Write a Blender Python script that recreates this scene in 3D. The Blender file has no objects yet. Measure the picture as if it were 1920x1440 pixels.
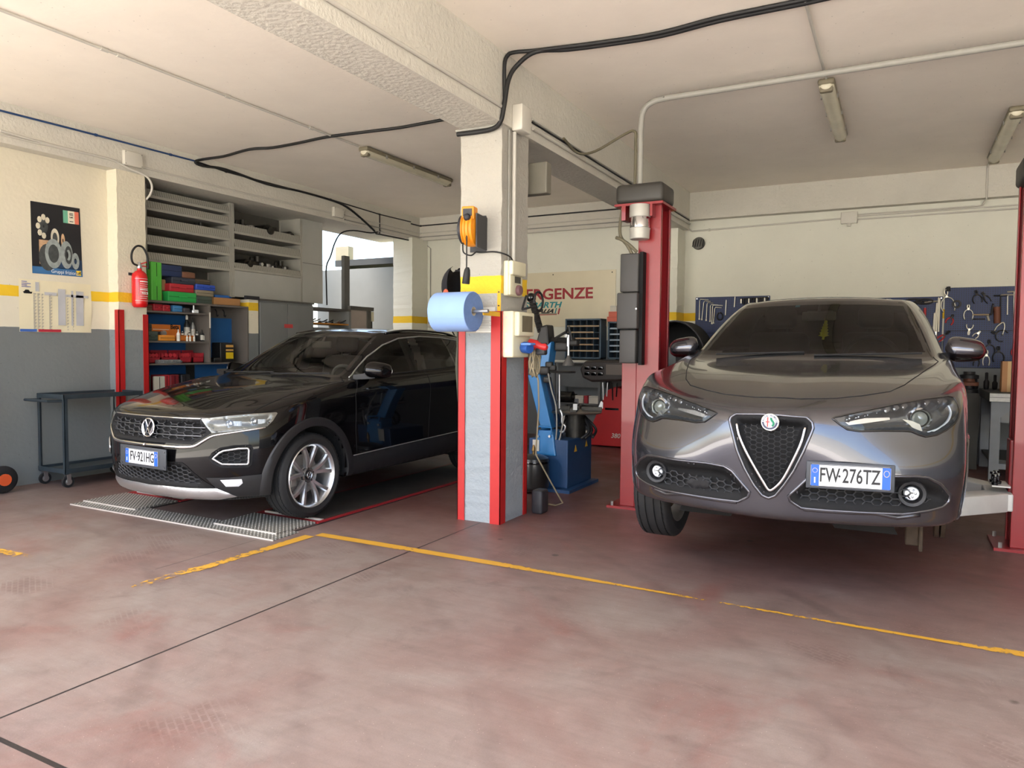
import bpy, bmesh, math, random
from mathutils import Vector, Matrix, geometry
from mathutils.bvhtree import BVHTree
random.seed(7)
SC = bpy.context.scene
COL = SC.collection
PI = math.pi
V = Vector
# ------------------------------------------------------------------ camera model (1920x1440 frame)
CF, CYAW, CPITCH, CROLL, CH = 1369.4368, 0.487457824, -0.0485501847, 0.00853406157, 1.38
CAM = V((0, 0, CH))
_f = V((-math.sin(CYAW) * math.cos(CPITCH), math.cos(CYAW) * math.cos(CPITCH), math.sin(CPITCH)))
_r = V((math.cos(CYAW), math.sin(CYAW), 0))
_u = _r.cross(_f)
_R = math.cos(CROLL) * _r + math.sin(CROLL) * _u
_U = -math.sin(CROLL) * _r + math.cos(CROLL) * _u

def ray(px, py):
    return ((px - 960) * _R + (720 - py) * _U + CF * _f).normalized()

def on(px, py, ax, val):
    """point of the room where a measured sight line meets the plane axis ax = val"""
    d = ray(px, py)
    return CAM + d * ((val - CAM[ax]) / d[ax])

def X(px, py, v): return on(px, py, 0, v)
def Y(px, py, v): return on(px, py, 1, v)
def Z(px, py, v=0.0): return on(px, py, 2, v)

# ------------------------------------------------------------------ materials
def lin(c):
    return tuple(((v / 255) / 12.92 if v / 255 <= .04045 else ((v / 255 + .055) / 1.055) ** 2.4) for v in c)

MATS = {}
def mat(name, rgb, rough=.5, metal=0., var=.06, vscale=8., bump=0., bscale=60., coat=0., spec=.5, emit=None):
    if name in MATS: return MATS[name]
    m = bpy.data.materials.new(name); m.use_nodes = True
    nt = m.node_tree; b = nt.nodes['Principled BSDF']
    b.inputs['Roughness'].default_value = rough; b.inputs['Metallic'].default_value = metal
    b.inputs['Coat Weight'].default_value = coat; b.inputs['Coat Roughness'].default_value = .03
    b.inputs['Specular IOR Level'].default_value = spec
    col = lin(rgb)
    if var > 0:
        tc = nt.nodes.new('ShaderNodeTexCoord'); n = nt.nodes.new('ShaderNodeTexNoise')
        n.inputs['Scale'].default_value = vscale; n.inputs['Detail'].default_value = 5
        nt.links.new(tc.outputs['Object'], n.inputs['Vector'])
        mx = nt.nodes.new('ShaderNodeMix'); mx.data_type = 'RGBA'
        mx.inputs[6].default_value = (*[max(0, c * (1 - var * 2)) for c in col], 1)
        mx.inputs[7].default_value = (*[min(1, c * (1 + var * 2)) for c in col], 1)
        nt.links.new(n.outputs['Fac'], mx.inputs[0]); nt.links.new(mx.outputs[2], b.inputs['Base Color'])
    else:
        b.inputs['Base Color'].default_value = (*col, 1)
    if bump > 0:
        tc = nt.nodes.new('ShaderNodeTexCoord'); n = nt.nodes.new('ShaderNodeTexNoise')
        n.inputs['Scale'].default_value = bscale; n.inputs['Detail'].default_value = 4
        nt.links.new(tc.outputs['Object'], n.inputs['Vector'])
        bp = nt.nodes.new('ShaderNodeBump'); bp.inputs['Strength'].default_value = bump; bp.inputs['Distance'].default_value = .01
        nt.links.new(n.outputs['Fac'], bp.inputs['Height']); nt.links.new(bp.outputs['Normal'], b.inputs['Normal'])
    if emit:
        b.inputs['Emission Color'].default_value = (*lin(emit[0]), 1); b.inputs['Emission Strength'].default_value = emit[1]
    MATS[name] = m
    return m

def glass_mat(name, tint, ior=1.5, rough=0.0):
    """thin pane: tinted see-through plus a fresnel reflection"""
    m = bpy.data.materials.new(name); m.use_nodes = True; nt = m.node_tree
    nt.nodes.remove(nt.nodes['Principled BSDF']); out = nt.nodes['Material Output']
    t = nt.nodes.new('ShaderNodeBsdfTransparent'); t.inputs[0].default_value = (*tint, 1)
    g = nt.nodes.new('ShaderNodeBsdfGlossy'); g.inputs['Roughness'].default_value = rough
    f = nt.nodes.new('ShaderNodeFresnel'); f.inputs[0].default_value = ior
    mx = nt.nodes.new('ShaderNodeMixShader')
    nt.links.new(f.outputs[0], mx.inputs[0]); nt.links.new(t.outputs[0], mx.inputs[1]); nt.links.new(g.outputs[0], mx.inputs[2])
    nt.links.new(mx.outputs[0], out.inputs['Surface'])
    MATS[name] = m
    return m

# ------------------------------------------------------------------ objects
def tag(o, label=None, cat=None, group=None, kind=None):
    if label: o['label'] = label
    if cat: o['category'] = cat
    if group: o['group'] = group
    if kind: o['kind'] = kind
    return o

def empty(name, loc=(0, 0, 0), label=None, cat=None, group=None, rz=0.):
    o = bpy.data.objects.new(name, None); COL.objects.link(o)
    o.location = loc; o.rotation_euler = (0, 0, rz); o.empty_display_size = .1
    return tag(o, label, cat, group)

def dup(root, loc, rz=None, label=None, group=None):
    r = root.copy(); COL.objects.link(r); r.location = loc
    if rz is not None: r.rotation_euler = (0, 0, rz)
    if label: r['label'] = label
    if group: r['group'] = group
    for ch in list(root.children):
        c = ch.copy(); COL.objects.link(c); c.parent = r
        for g in list(ch.children):
            d = g.copy(); COL.objects.link(d); d.parent = c
    return r

def frame_of(d):
    d = V(d).normalized(); a = V((0, 0, 1)) if abs(d.z) < .95 else V((1, 0, 0))
    u = a.cross(d).normalized(); return u, d.cross(u).normalized(), d

class MB:
    """collects shapes into one bmesh and links them as one mesh object"""
    def __init__(s): s.b = bmesh.new(); s.m = 0
    def face(s, vs):
        try:
            f = s.b.faces.new(vs); f.material_index = s.m; return f
        except ValueError: return None
    def quad(s, *ps): return s.face([s.b.verts.new(p) for p in ps])
    def box(s, c, size, rz=0., M=None):
        c = V(c); h = [x / 2 for x in size]; R = M if M is not None else Matrix.Rotation(rz, 3, 'Z')
        v = [s.b.verts.new(c + R @ V((x * h[0], y * h[1], z * h[2]))) for x in (-1, 1) for y in (-1, 1) for z in (-1, 1)]
        for f in ((0, 1, 3, 2), (4, 6, 7, 5), (0, 4, 5, 1), (2, 3, 7, 6), (0, 2, 6, 4), (1, 5, 7, 3)): s.face([v[i] for i in f])
        return s
    def b2(s, lo, hi):
        return s.box([(a + b) / 2 for a, b in zip(lo, hi)], [abs(b - a) for a, b in zip(lo, hi)])
    def rbox(s, c, size, r=.01, M=None, n=3):
        """box with rounded edges"""
        t = bmesh.new(); bmesh.ops.create_cube(t, size=1)
        for v in t.verts: v.co = V((v.co.x * size[0], v.co.y * size[1], v.co.z * size[2]))
        bmesh.ops.bevel(t, geom=list(t.edges), offset=min(r, min(size) * .49), segments=n, affect='EDGES', profile=.5)
        return s.add(t, V(c), M)
    def add(s, t, c=V((0, 0, 0)), M=None):
        mp = {}
        for v in t.verts: mp[v] = s.b.verts.new((M @ v.co if M is not None else v.co) + c)
        for f in t.faces: s.face([mp[v] for v in f.verts])
        t.free(); return s
    def ring(s, c, u, w, r, n, sq=1.):
        return [s.b.verts.new(c + (u * math.cos(2 * PI * i / n) + w * math.sin(2 * PI * i / n) * sq) * r) for i in range(n)]
    def bridge(s, A, B):
        n = len(A)
        for i in range(n): s.face([A[i], A[(i + 1) % n], B[(i + 1) % n], B[i]])
    def cyl(s, p0, p1, r, n=16, r1=None, caps=True):
        p0, p1 = V(p0), V(p1); u, w, d = frame_of(p1 - p0)
        A = s.ring(p0, u, w, r, n); B = s.ring(p1, u, w, r if r1 is None else r1, n); s.bridge(A, B)
        if caps: s.face(A[::-1]); s.face(B)
        return s
    def tube(s, pts, r, n=8, closed=False, caps=True):
        pts = [V(p) for p in pts]; N = len(pts); rings = []; u = None
        for i, p in enumerate(pts):
            a = pts[(i - 1) % N] if closed or i > 0 else p; b = pts[(i + 1) % N] if closed or i < N - 1 else p
            d = (b - a)
            if d.length < 1e-9: d = V((0, 0, 1))
            d.normalize()
            if u is None: u, w, _ = frame_of(d)
            else:
                u = (u - d * u.dot(d))
                if u.length < 1e-6: u, w, _ = frame_of(d)
                u.normalize(); w = d.cross(u)
            rings.append(s.ring(p, u, w, r[i] if isinstance(r, (list, tuple)) else r, n))
        for i in range(N - 1): s.bridge(rings[i], rings[i + 1])
        if closed: s.bridge(rings[-1], rings[0])
        elif caps: s.face(rings[0][::-1]); s.face(rings[-1])
        return s
    def lathe(s, prof, c=(0, 0, 0), d=(0, 0, 1), n=32, closed=False, caps=True):
        """prof: list of (radius, height along d)"""
        u, w, d = frame_of(d); c = V(c)
        R = [s.ring(c + d * h, u, w, max(r, 1e-4), n) for r, h in prof]
        for a, b in zip(R, R[1:]): s.bridge(a, b)
        if closed: s.bridge(R[-1], R[0])
        elif caps:
            if prof[0][0] > 2e-4: s.face(R[0][::-1])
            if prof[-1][0] > 2e-4: s.face(R[-1])
        return s
    def sphere(s, c, r, n=12, sc=(1, 1, 1)):
        t = bmesh.new(); bmesh.ops.create_uvsphere(t, u_segments=n * 2, v_segments=n, radius=r)
        for v in t.verts: v.co = V((v.co.x * sc[0], v.co.y * sc[1], v.co.z * sc[2]))
        return s.add(t, V(c))
    def prism(s, poly, o, u, w, d, holes=()):
        """extrude a 2D outline (in axes u,w at origin o) by the vector d"""
        o, u, w, d = V(o), V(u), V(w), V(d)
        P = [o + u * a + w * b for a, b in poly]
        A = [s.b.verts.new(p) for p in P]; B = [s.b.verts.new(p + d) for p in P]
        n = len(P)
        for i in range(n): s.face([A[i], A[(i + 1) % n], B[(i + 1) % n], B[i]])
        s.face(A[::-1]); s.face(B)
        return s
    def loft(s, rings, closed=True, caps=True):
        R = [[s.b.verts.new(V(p)) for p in r] for r in rings]
        for a, b in zip(R, R[1:]):
            n = len(a)
            for i in range(n if closed else n - 1): s.face([a[i], a[(i + 1) % n], b[(i + 1) % n], b[i]])
        if caps and closed: s.face(R[0][::-1]); s.face(R[-1])
        return s
    def grid(s, P):
        G = [[s.b.verts.new(V(p)) for p in r] for r in P]
        for a, b in zip(G, G[1:]):
            for i in range(len(a) - 1): s.face([a[i], a[i + 1], b[i + 1], b[i]])
        return s
    def build(s, name, m, parent=None, smooth=None, bevel=0., loc=None, recalc=True, sub=0):
        if recalc: bmesh.ops.recalc_face_normals(s.b, faces=s.b.faces)
        if bevel > 0:
            es = [e for e in s.b.edges if len(e.link_faces) == 2 and e.calc_face_angle(0) > .6]
            try: bmesh.ops.bevel(s.b, geom=es, offset=bevel, segments=2, affect='EDGES', profile=.5, clamp_overlap=True)
            except Exception: pass
        me = bpy.data.meshes.new(name); s.b.to_mesh(me); s.b.free()
        for mm in (m if isinstance(m, (list, tuple)) else [m]): me.materials.append(mm)
        o = bpy.data.objects.new(name, me); COL.objects.link(o)
        if parent is not None: o.parent = parent
        if loc is not None: o.location = loc
        if smooth is not None:
            for p in me.polygons: p.use_smooth = True
            if smooth < 3: me.set_sharp_from_angle(angle=smooth)
        if sub:
            md = o.modifiers.new('sub', 'SUBSURF'); md.levels = md.render_levels = sub
        return o

def spline(pts, n=8, closed=False):
    """Catmull-Rom through the points"""
    P = [V(p) for p in pts]; N = len(P); out = []
    for i in range(N if closed else N - 1):
        p0 = P[(i - 1) % N] if closed or i > 0 else P[i] * 2 - P[i + 1]
        p1 = P[i]; p2 = P[(i + 1) % N]
        p3 = P[(i + 2) % N] if closed or i < N - 2 else P[i + 1] * 2 - P[i]
        for k in range(n):
            t = k / n; t2 = t * t; t3 = t2 * t
            out.append(.5 * ((2 * p1) + (p2 - p0) * t + (2 * p0 - 5 * p1 + 4 * p2 - p3) * t2 + (3 * p1 - p0 - 3 * p2 + p3) * t3))
    if not closed: out.append(P[-1])
    return out

def round_poly(pts, r, n=5):
    """2D polygon with its corners rounded by radius r"""
    out = []; N = len(pts)
    for i in range(N):
        p = V((*pts[i], 0)); a = V((*pts[i - 1], 0)) - p; b = V((*pts[(i + 1) % N], 0)) - p
        k = min(r, a.length * .45, b.length * .45); a.normalize(); b.normalize()
        for j in range(n + 1):
            t = j / n
            q = (p + a * k) * (1 - t) ** 2 + p * 2 * t * (1 - t) + (p + b * k) * t * t
            out.append((q.x, q.y))
    return out

def text_mb(mb, txt, size, o, u, w, depth=.002, align='CENTER', bold=0., shear=0., sx=1.):
    """raised lettering as real mesh: text lies in axes u (reading) and w (up) at o"""
    c = bpy.data.curves.new('t', 'FONT'); c.body = txt; c.size = size; c.align_x = align; c.align_y = 'CENTER'
    c.extrude = 0; c.offset = bold; c.shear = shear; c.resolution_u = 3
    ob = bpy.data.objects.new('t', c); COL.objects.link(ob)
    dg = bpy.context.evaluated_depsgraph_get(); me = bpy.data.meshes.new_from_object(ob.evaluated_get(dg))
    bpy.data.objects.remove(ob); bpy.data.curves.remove(c)
    o, u, w = V(o), V(u).normalized(), V(w).normalized(); nrm = u.cross(w).normalized()
    t = bmesh.new(); t.from_mesh(me); bpy.data.meshes.remove(me)
    r = bmesh.ops.extrude_face_region(t, geom=list(t.faces))
    for g in r['geom']:
        if isinstance(g, bmesh.types.BMVert): g.co.z += depth
    for v in t.verts: v.co = o + u * v.co.x * sx + w * v.co.y + nrm * v.co.z
    mb.add(t)

def along(pts, step):
    out = [V(pts[0])]; 
    for a, b in zip(pts, pts[1:]):
        a, b = V(a), V(b); n = max(1, int((b - a).length / step))
        for i in range(1, n + 1): out.append(a.lerp(b, i / n))
    return out
# ------------------------------------------------------------------ car body tool
def in_poly(p, poly):
    x, y = p; r = False; j = len(poly) - 1
    for i in range(len(poly)):
        xi, yi = poly[i]; xj, yj = poly[j]
        if (yi > y) != (yj > y) and x < (xj - xi) * (y - yi) / (yj - yi) + xi: r = not r
        j = i
    return r

def d_poly(p, poly):
    best = 9.
    px, py = p
    for i in range(len(poly)):
        ax, ay = poly[i - 1]; bx, by = poly[i]
        dx, dy = bx - ax, by - ay; L = dx * dx + dy * dy
        t = 0 if L < 1e-12 else max(0, min(1, ((px - ax) * dx + (py - ay) * dy) / L))
        q = (px - ax - t * dx) ** 2 + (py - ay - t * dy) ** 2
        if q < best: best = q
    return math.sqrt(best)

def resample(poly, step):
    out = []
    for i in range(len(poly)):
        a = V((*poly[i], 0)); b = V((*poly[(i + 1) % len(poly)], 0)); n = max(1, int((b - a).length / step + .5))
        for k in range(n):
            q = a.lerp(b, k / n); out.append((q.x, q.y))
    return out

FRONT = (V((0, -2, 0)), V((1, 0, 0)), V((0, 0, 1)), V((0, 1, 0)))
LEFT = (V((3, 0, 0)), V((0, 1, 0)), V((0, 0, 1)), V((-1, 0, 0)))
TOP = (V((0, 0, 4)), V((1, 0, 0)), V((0, 1, 0)), V((0, 0, -1)))
def diag(ang, tilt=0.):
    """view on a car's front left corner: cast direction turned by ang from straight back"""
    d = V((-math.sin(ang), math.cos(ang), 0)); u = V((math.cos(ang), math.sin(ang), 0))
    return (-d * 4 + V((.4, .4, 0)), u, V((0, 0, 1)), d)

class Body:
    NJ = 15
    def __init__(s, root, org, levels, roof_z, tagger, lev=4, iters=4):
        """levels: list of rings of 15 half points from the nose centre round to the tail centre"""
        s.root, s.org = root, V(org)
        NJ = s.NJ; pts = []; idx = {}
        def vid(p):
            pts.append(V(p)); return len(pts) - 1
        K = len(levels)
        L = [[vid(p) for p in r] for r in levels]
        def interior(ring, zf, y0=None):
            rows = []
            for j in range(5, 10):
                e = V(ring[j]); row = []
                for i in range(4):
                    f = V(ring[i]).x / max(1e-6, V(ring[4]).x)
                    a = V(ring[i]); b = V(ring[14 - i]); t = (e.y - ring[4][1]) / (ring[10][1] - ring[4][1])
                    y = a.y + (b.y - a.y) * t
                    row.append(vid((e.x * f, y, zf(j, i, e))))
                rows.append(row)
            return rows
        RI = interior(levels[-1], roof_z)
        BI = interior(levels[0], lambda j, i, e: e.z)
        F = []
        def q(a, b, c, d, t): F.append(((a, b, c, d), t))
        for k in range(K - 1):
            for j in range(NJ - 1): q(L[k][j], L[k][j + 1], L[k + 1][j + 1], L[k + 1][j], tagger(k, j))
        for ring, I, t in ((L[-1], RI, tagger('roof', 0)), (L[0], BI, tagger('under', 0))):
            rows = [ring[:5]] + [r + [ring[5 + i]] for i, r in enumerate(I)] + [[ring[14], ring[13], ring[12], ring[11], ring[10]]]
            for a, b in zip(rows, rows[1:]):
                for i in range(4): q(a[i], a[i + 1], b[i + 1], b[i], t)
        n = len(pts); mir = {}
        full = list(pts)
        for i, p in enumerate(pts):
            if abs(p.x) < 1e-6: mir[i] = i
            else: full.append(V((-p.x, p.y, p.z))); mir[i] = len(full) - 1
        faces = [f for f, t in F] + [tuple(mir[v] for v in f[::-1]) for f, t in F]
        tags = [t for f, t in F] * 2
        me = bpy.data.meshes.new('cage'); me.from_pydata([tuple(p) for p in full], [], faces)
        for i in range(24): me.materials.append(None)
        for p, t in zip(me.polygons, tags): p.material_index = t
        o = bpy.data.objects.new('cage', me); COL.objects.link(o)
        md = o.modifiers.new('s', 'SUBSURF')
        def ev(l):
            md.levels = md.render_levels = l
            bpy.context.view_layer.update(); dg = bpy.context.evaluated_depsgraph_get()
            return bpy.data.meshes.new_from_object(o.evaluated_get(dg))
        for it in range(iters):
            e = ev(2)
            for i, p in enumerate(full):
                me.vertices[i].co = me.vertices[i].co + (p - e.vertices[i].co) * .8
            me.update(); bpy.data.meshes.remove(e)
        e = ev(lev)
        bm = bmesh.new(); bm.from_mesh(e); bmesh.ops.recalc_face_normals(bm, faces=bm.faces); bm.normal_update()
        s.bvh = BVHTree.FromBMesh(bm)
        lay = bm.verts.layers.int.new('vid')
        s.nrm = []
        for i, v in enumerate(bm.verts): v[lay] = i; s.nrm.append(v.normal.copy())
        s.bm = bm; bpy.data.objects.remove(o); bpy.data.meshes.remove(me); bpy.data.meshes.remove(e)
    def hit(s, px, py):
        d = ray(px, py); r = s.bvh.ray_cast(CAM - s.org, d); return r[0]
    def px2(s, pxs, proj):
        """outline measured in the photo -> outline in the projection plane, by way of the body surface"""
        o, u, w, d = proj; out = []
        for p in pxs:
            h = s.hit(*p)
            if h is None: print('MISS', p); continue
            q = h - o; out.append((q.dot(u), q.dot(w)))
        return out
    def lift(s, a, b, proj):
        o, u, w, d = proj
        p = o + u * a + w * b; r = s.bvh.ray_cast(p, d)
        if r[0] is None:
            r = s.bvh.find_nearest(p + d * 3.2)
        return r[0], (r[1] if r[1].dot(d) < 0 else -r[1])
    def cut(s, poly, proj, shrink=0., mirror=True, depth=None):
        o, u, w, d = proj; kill = []
        lo = (min(p[0] for p in poly), min(p[1] for p in poly)); hi = (max(p[0] for p in poly), max(p[1] for p in poly))
        for f in s.bm.faces:
            for sg in ((1, -1) if mirror else (1,)):
                c = f.calc_center_median(); n = f.normal.copy(); c.x *= sg; n.x *= sg
                if n.dot(d) > -.05: continue
                if depth is not None and (c - o).dot(d) > depth: continue
                ok = True
                for v in f.verts:
                    q = v.co.copy(); q.x *= sg; q = q - o; a, b = q.dot(u), q.dot(w)
                    if not (lo[0] < a < hi[0] and lo[1] < b < hi[1]) or not in_poly((a, b), poly) or (shrink and d_poly((a, b), poly) < shrink): ok = False; break
                if ok: kill.append(f); break
        bmesh.ops.delete(s.bm, geom=kill, context='FACES')
    def patch(s, poly, proj, off=.003, step=.015, grid=.03, fn=None, mb=None, mirror=False):
        """skin that follows the body inside the outline; fn(distance to edge, a, b) -> offset along the normal"""
        P = resample(poly, step); n = len(P)
        lo = (min(p[0] for p in P), min(p[1] for p in P)); hi = (max(p[0] for p in P), max(p[1] for p in P))
        vs = [V(p) for p in P]
        a = lo[0] + grid / 2; row = 0
        while a < hi[0]:
            b = lo[1] + (grid / 2 if row % 2 else grid)
            while b < hi[1]:
                if in_poly((a, b), P) and d_poly((a, b), P) > grid * .4: vs.append(V((a, b)))
                b += grid
            a += grid * .87; row += 1
        r = geometry.delaunay_2d_cdt(vs, [(i, (i + 1) % n) for i in range(n)], [], 1, 1e-5)
        mb = mb or MB(); q = []
        for v in r[0]:
            p, nn = s.lift(v.x, v.y, proj)
            k = fn(d_poly((v.x, v.y), P), v.x, v.y) if fn else off
            p = p + nn * k
            if mirror: p = V((-p.x, p.y, p.z))
            q.append(mb.b.verts.new(p))
        for f in r[2]: mb.face([q[i] for i in f])
        return mb
    def bead(s, poly, proj, r=.004, off=.002, closed=True, step=.02, mb=None, mirror=False, n=6):
        if closed: P = resample(poly, step)
        else:
            P = [tuple(poly[0])]
            for A, B in zip(poly, poly[1:]):
                n_ = max(1, int(math.hypot(B[0] - A[0], B[1] - A[1]) / step + .5))
                P += [(A[0] + (B[0] - A[0]) * k / n_, A[1] + (B[1] - A[1]) * k / n_) for k in range(1, n_ + 1)]
        pts = []
        for a, b in P:
            p, nn = s.lift(a, b, proj); p = p + nn * off
            if mirror: p = V((-p.x, p.y, p.z))
            pts.append(p)
        mb = mb or MB(); mb.tube(pts, r, n, closed=closed); return mb
    def hexes(s, poly, proj, cell=.03, r=.003, off=.004, mb=None, mirror=False, asp=1., slant=0.):
        """honeycomb bars over the outline"""
        mb = mb or MB(); lo = (min(p[0] for p in poly), min(p[1] for p in poly)); hi = (max(p[0] for p in poly), max(p[1] for p in poly))
        dx = cell * 1.5; dy = cell * math.sqrt(3) * asp; seen = set()
        ni = int((hi[0] - lo[0]) / dx) + 3; nj = int((hi[1] - lo[1]) / dy) + 3
        for i in range(-1, ni):
            for j in range(-1, nj):
                cx = lo[0] + i * dx; cy = lo[1] + (j + (.5 if i % 2 else 0)) * dy
                c = [(cx + cell * math.cos(PI / 3 * k), cy + cell * math.sin(PI / 3 * k) * asp) for k in range(6)]
                c = [(x + (y - lo[1]) * slant, y) for x, y in c]
                for k in range(6):
                    A, B = c[k], c[(k + 1) % 6]; key = tuple(sorted(((round(A[0], 3), round(A[1], 3)), (round(B[0], 3), round(B[1], 3)))))
                    if key in seen: continue
                    seen.add(key); ia, ib = in_poly(A, poly), in_poly(B, poly)
                    if not ia and not ib: continue
                    if ia != ib:
                        t0, t1 = (A, B) if ia else (B, A)
                        for _ in range(7):
                            m = ((t0[0] + t1[0]) / 2, (t0[1] + t1[1]) / 2)
                            if in_poly(m, poly): t0 = m
                            else: t1 = m
                        A, B = (A, t0) if ia else (t0, B)
                    if (V(A) - V(B)).length < r: continue
                    pts = []
                    for a, b in (A, B):
                        p, nn = s.lift(a, b, proj); p = p + nn * (off if not callable(off) else off(a, b))
                        if mirror: p = V((-p.x, p.y, p.z))
                        pts.append(p)
                    mb.tube(pts, r, 4)
        return mb
    def part(s, name, tags, m, parent=None, side=0):
        """the dense faces carrying these tags become one part with the body's own smooth normals"""
        fs = [f for f in s.bm.faces if f.material_index in tags and (not side or f.calc_center_median().x * side > 0)]
        lay = s.bm.verts.layers.int['vid']; mp = {}; vs = []; nn = []; F = []
        for f in fs:
            ids = []
            for v in f.verts:
                if v.index not in mp or True:
                    k = v[lay]
                    if k not in mp: mp[k] = len(vs); vs.append(tuple(v.co)); nn.append(s.nrm[k])
                    ids.append(mp[k])
            F.append(ids)
        me = bpy.data.meshes.new(name); me.from_pydata(vs, [], F); me.materials.append(m)
        for p in me.polygons: p.use_smooth = True
        me.normals_split_custom_set_from_vertices(nn)
        o = bpy.data.objects.new(name, me); COL.objects.link(o); o.parent = parent or s.root
        return o
    def boundary(s, tags, r=.003, name='panel_gap', m=None, parent=None, keep=None):
        """thin dark shut lines where two tags meet"""
        mb = MB(); done = set()
        lay = s.bm.verts.layers.int['vid']
        es = []
        for e in s.bm.edges:
            if len(e.link_faces) == 2:
                a, b = e.link_faces[0].material_index, e.link_faces[1].material_index
                if a != b and (min(a, b), max(a, b)) in tags:
                    if keep is None or keep(e.verts[0].co): es.append(e)
        adj = {}
        for e in es:
            for v in e.verts: adj.setdefault(v, []).append(e)
        used = set()
        def walk(v, e):
            path = [v]
            while e is not None and e not in used:
                used.add(e); v = e.other_vert(v); path.append(v)
                nx = [k for k in adj[v] if k not in used]; e = nx[0] if len(nx) >= 1 and len(adj[v]) == 2 else None
            return path
        starts = [v for v in adj if len(adj[v]) != 2] + list(adj)
        for v in starts:
            for e in adj[v]:
                if e in used: continue
                p = walk(v, e)
                if len(p) > 2: mb.tube([q.co + s.nrm[q[lay]] * .0005 for q in p], r, 5)
        return mb.build(name, m, parent or s.root, smooth=4)
# ------------------------------------------------------------------ shared vehicle materials and pieces
def paint(name, rgb, metal, rough, flake=.0):
    m = mat(name, rgb, rough, metal, var=.03, vscale=3, coat=1.)
    return m
M_SGREY = paint('grey_metallic_paint', (84, 84, 90), .82, .2)
M_TBLACK = paint('black_car_paint', (9, 8, 9), .0, .2); M_TBLACK.node_tree.nodes['Principled BSDF'].inputs['Specular IOR Level'].default_value = .05; M_TBLACK.node_tree.nodes['Principled BSDF'].inputs['Coat Weight'].default_value = .7
M_PLAST = mat('black_plastic', (22, 22, 24), .55, var=.08, bump=.05, bscale=300)
M_PLASTG = mat('grey_plastic', (46, 47, 49), .6, var=.05)
M_GBLACK = mat('gloss_black', (10, 10, 11), .12, coat=.6, var=0)
M_CHROME = mat('chrome', (225, 226, 228), .08, 1., var=.02)
M_SATIN = mat('satin_silver', (200, 202, 204), .3, .9, var=.03)
M_DSILV = mat('dark_silver', (120, 122, 125), .3, .9, var=.04)
M_RUBBER = mat('tyre_rubber', (24, 24, 25), .75, var=.12, vscale=20)
M_GAP = mat('shut_line', (6, 6, 7), .8, var=.0)
M_UNDER = mat('underbody_black', (14, 14, 15), .9, var=.1)
M_MATT = mat('matt_black', (12, 12, 13), .7, var=.05, spec=.3)
M_INT = mat('dark_interior', (26, 26, 28), .8, var=.1)
M_INTG = mat('pale_interior', (150, 150, 142), .8, var=.05)
M_PLW = mat('plate_white', (196, 198, 200), .4, var=.02)
M_WHITE = mat('white_enamel', (226, 228, 228), .35, var=.02)
M_EUBLUE = mat('plate_blue', (20, 84, 190), .4, var=.02)
M_INK = mat('black_lettering', (14, 14, 16), .5, var=0)
M_HOLDER = mat('plate_holder', (52, 55, 60), .5, var=.05)
M_YELL = mat('star_yellow', (225, 200, 60), .5, var=0)
M_LENS = glass_mat('lamp_lens', (.93, .95, .96), 1.5)
M_REFL = mat('lamp_reflector', (215, 218, 222), .16, .9, var=.05)
M_LAMPW = mat('lamp_white', (240, 243, 246), .18, .3, var=.03)
M_RUST = mat('rusty_iron', (66, 54, 42), .75, .4, var=.3, vscale=30)
M_ALU = mat('cast_alloy', (165, 162, 158), .45, .8, var=.12, vscale=20)
M_CALIP = mat('caliper_grey', (110, 112, 112), .45, .6, var=.1)

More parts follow.
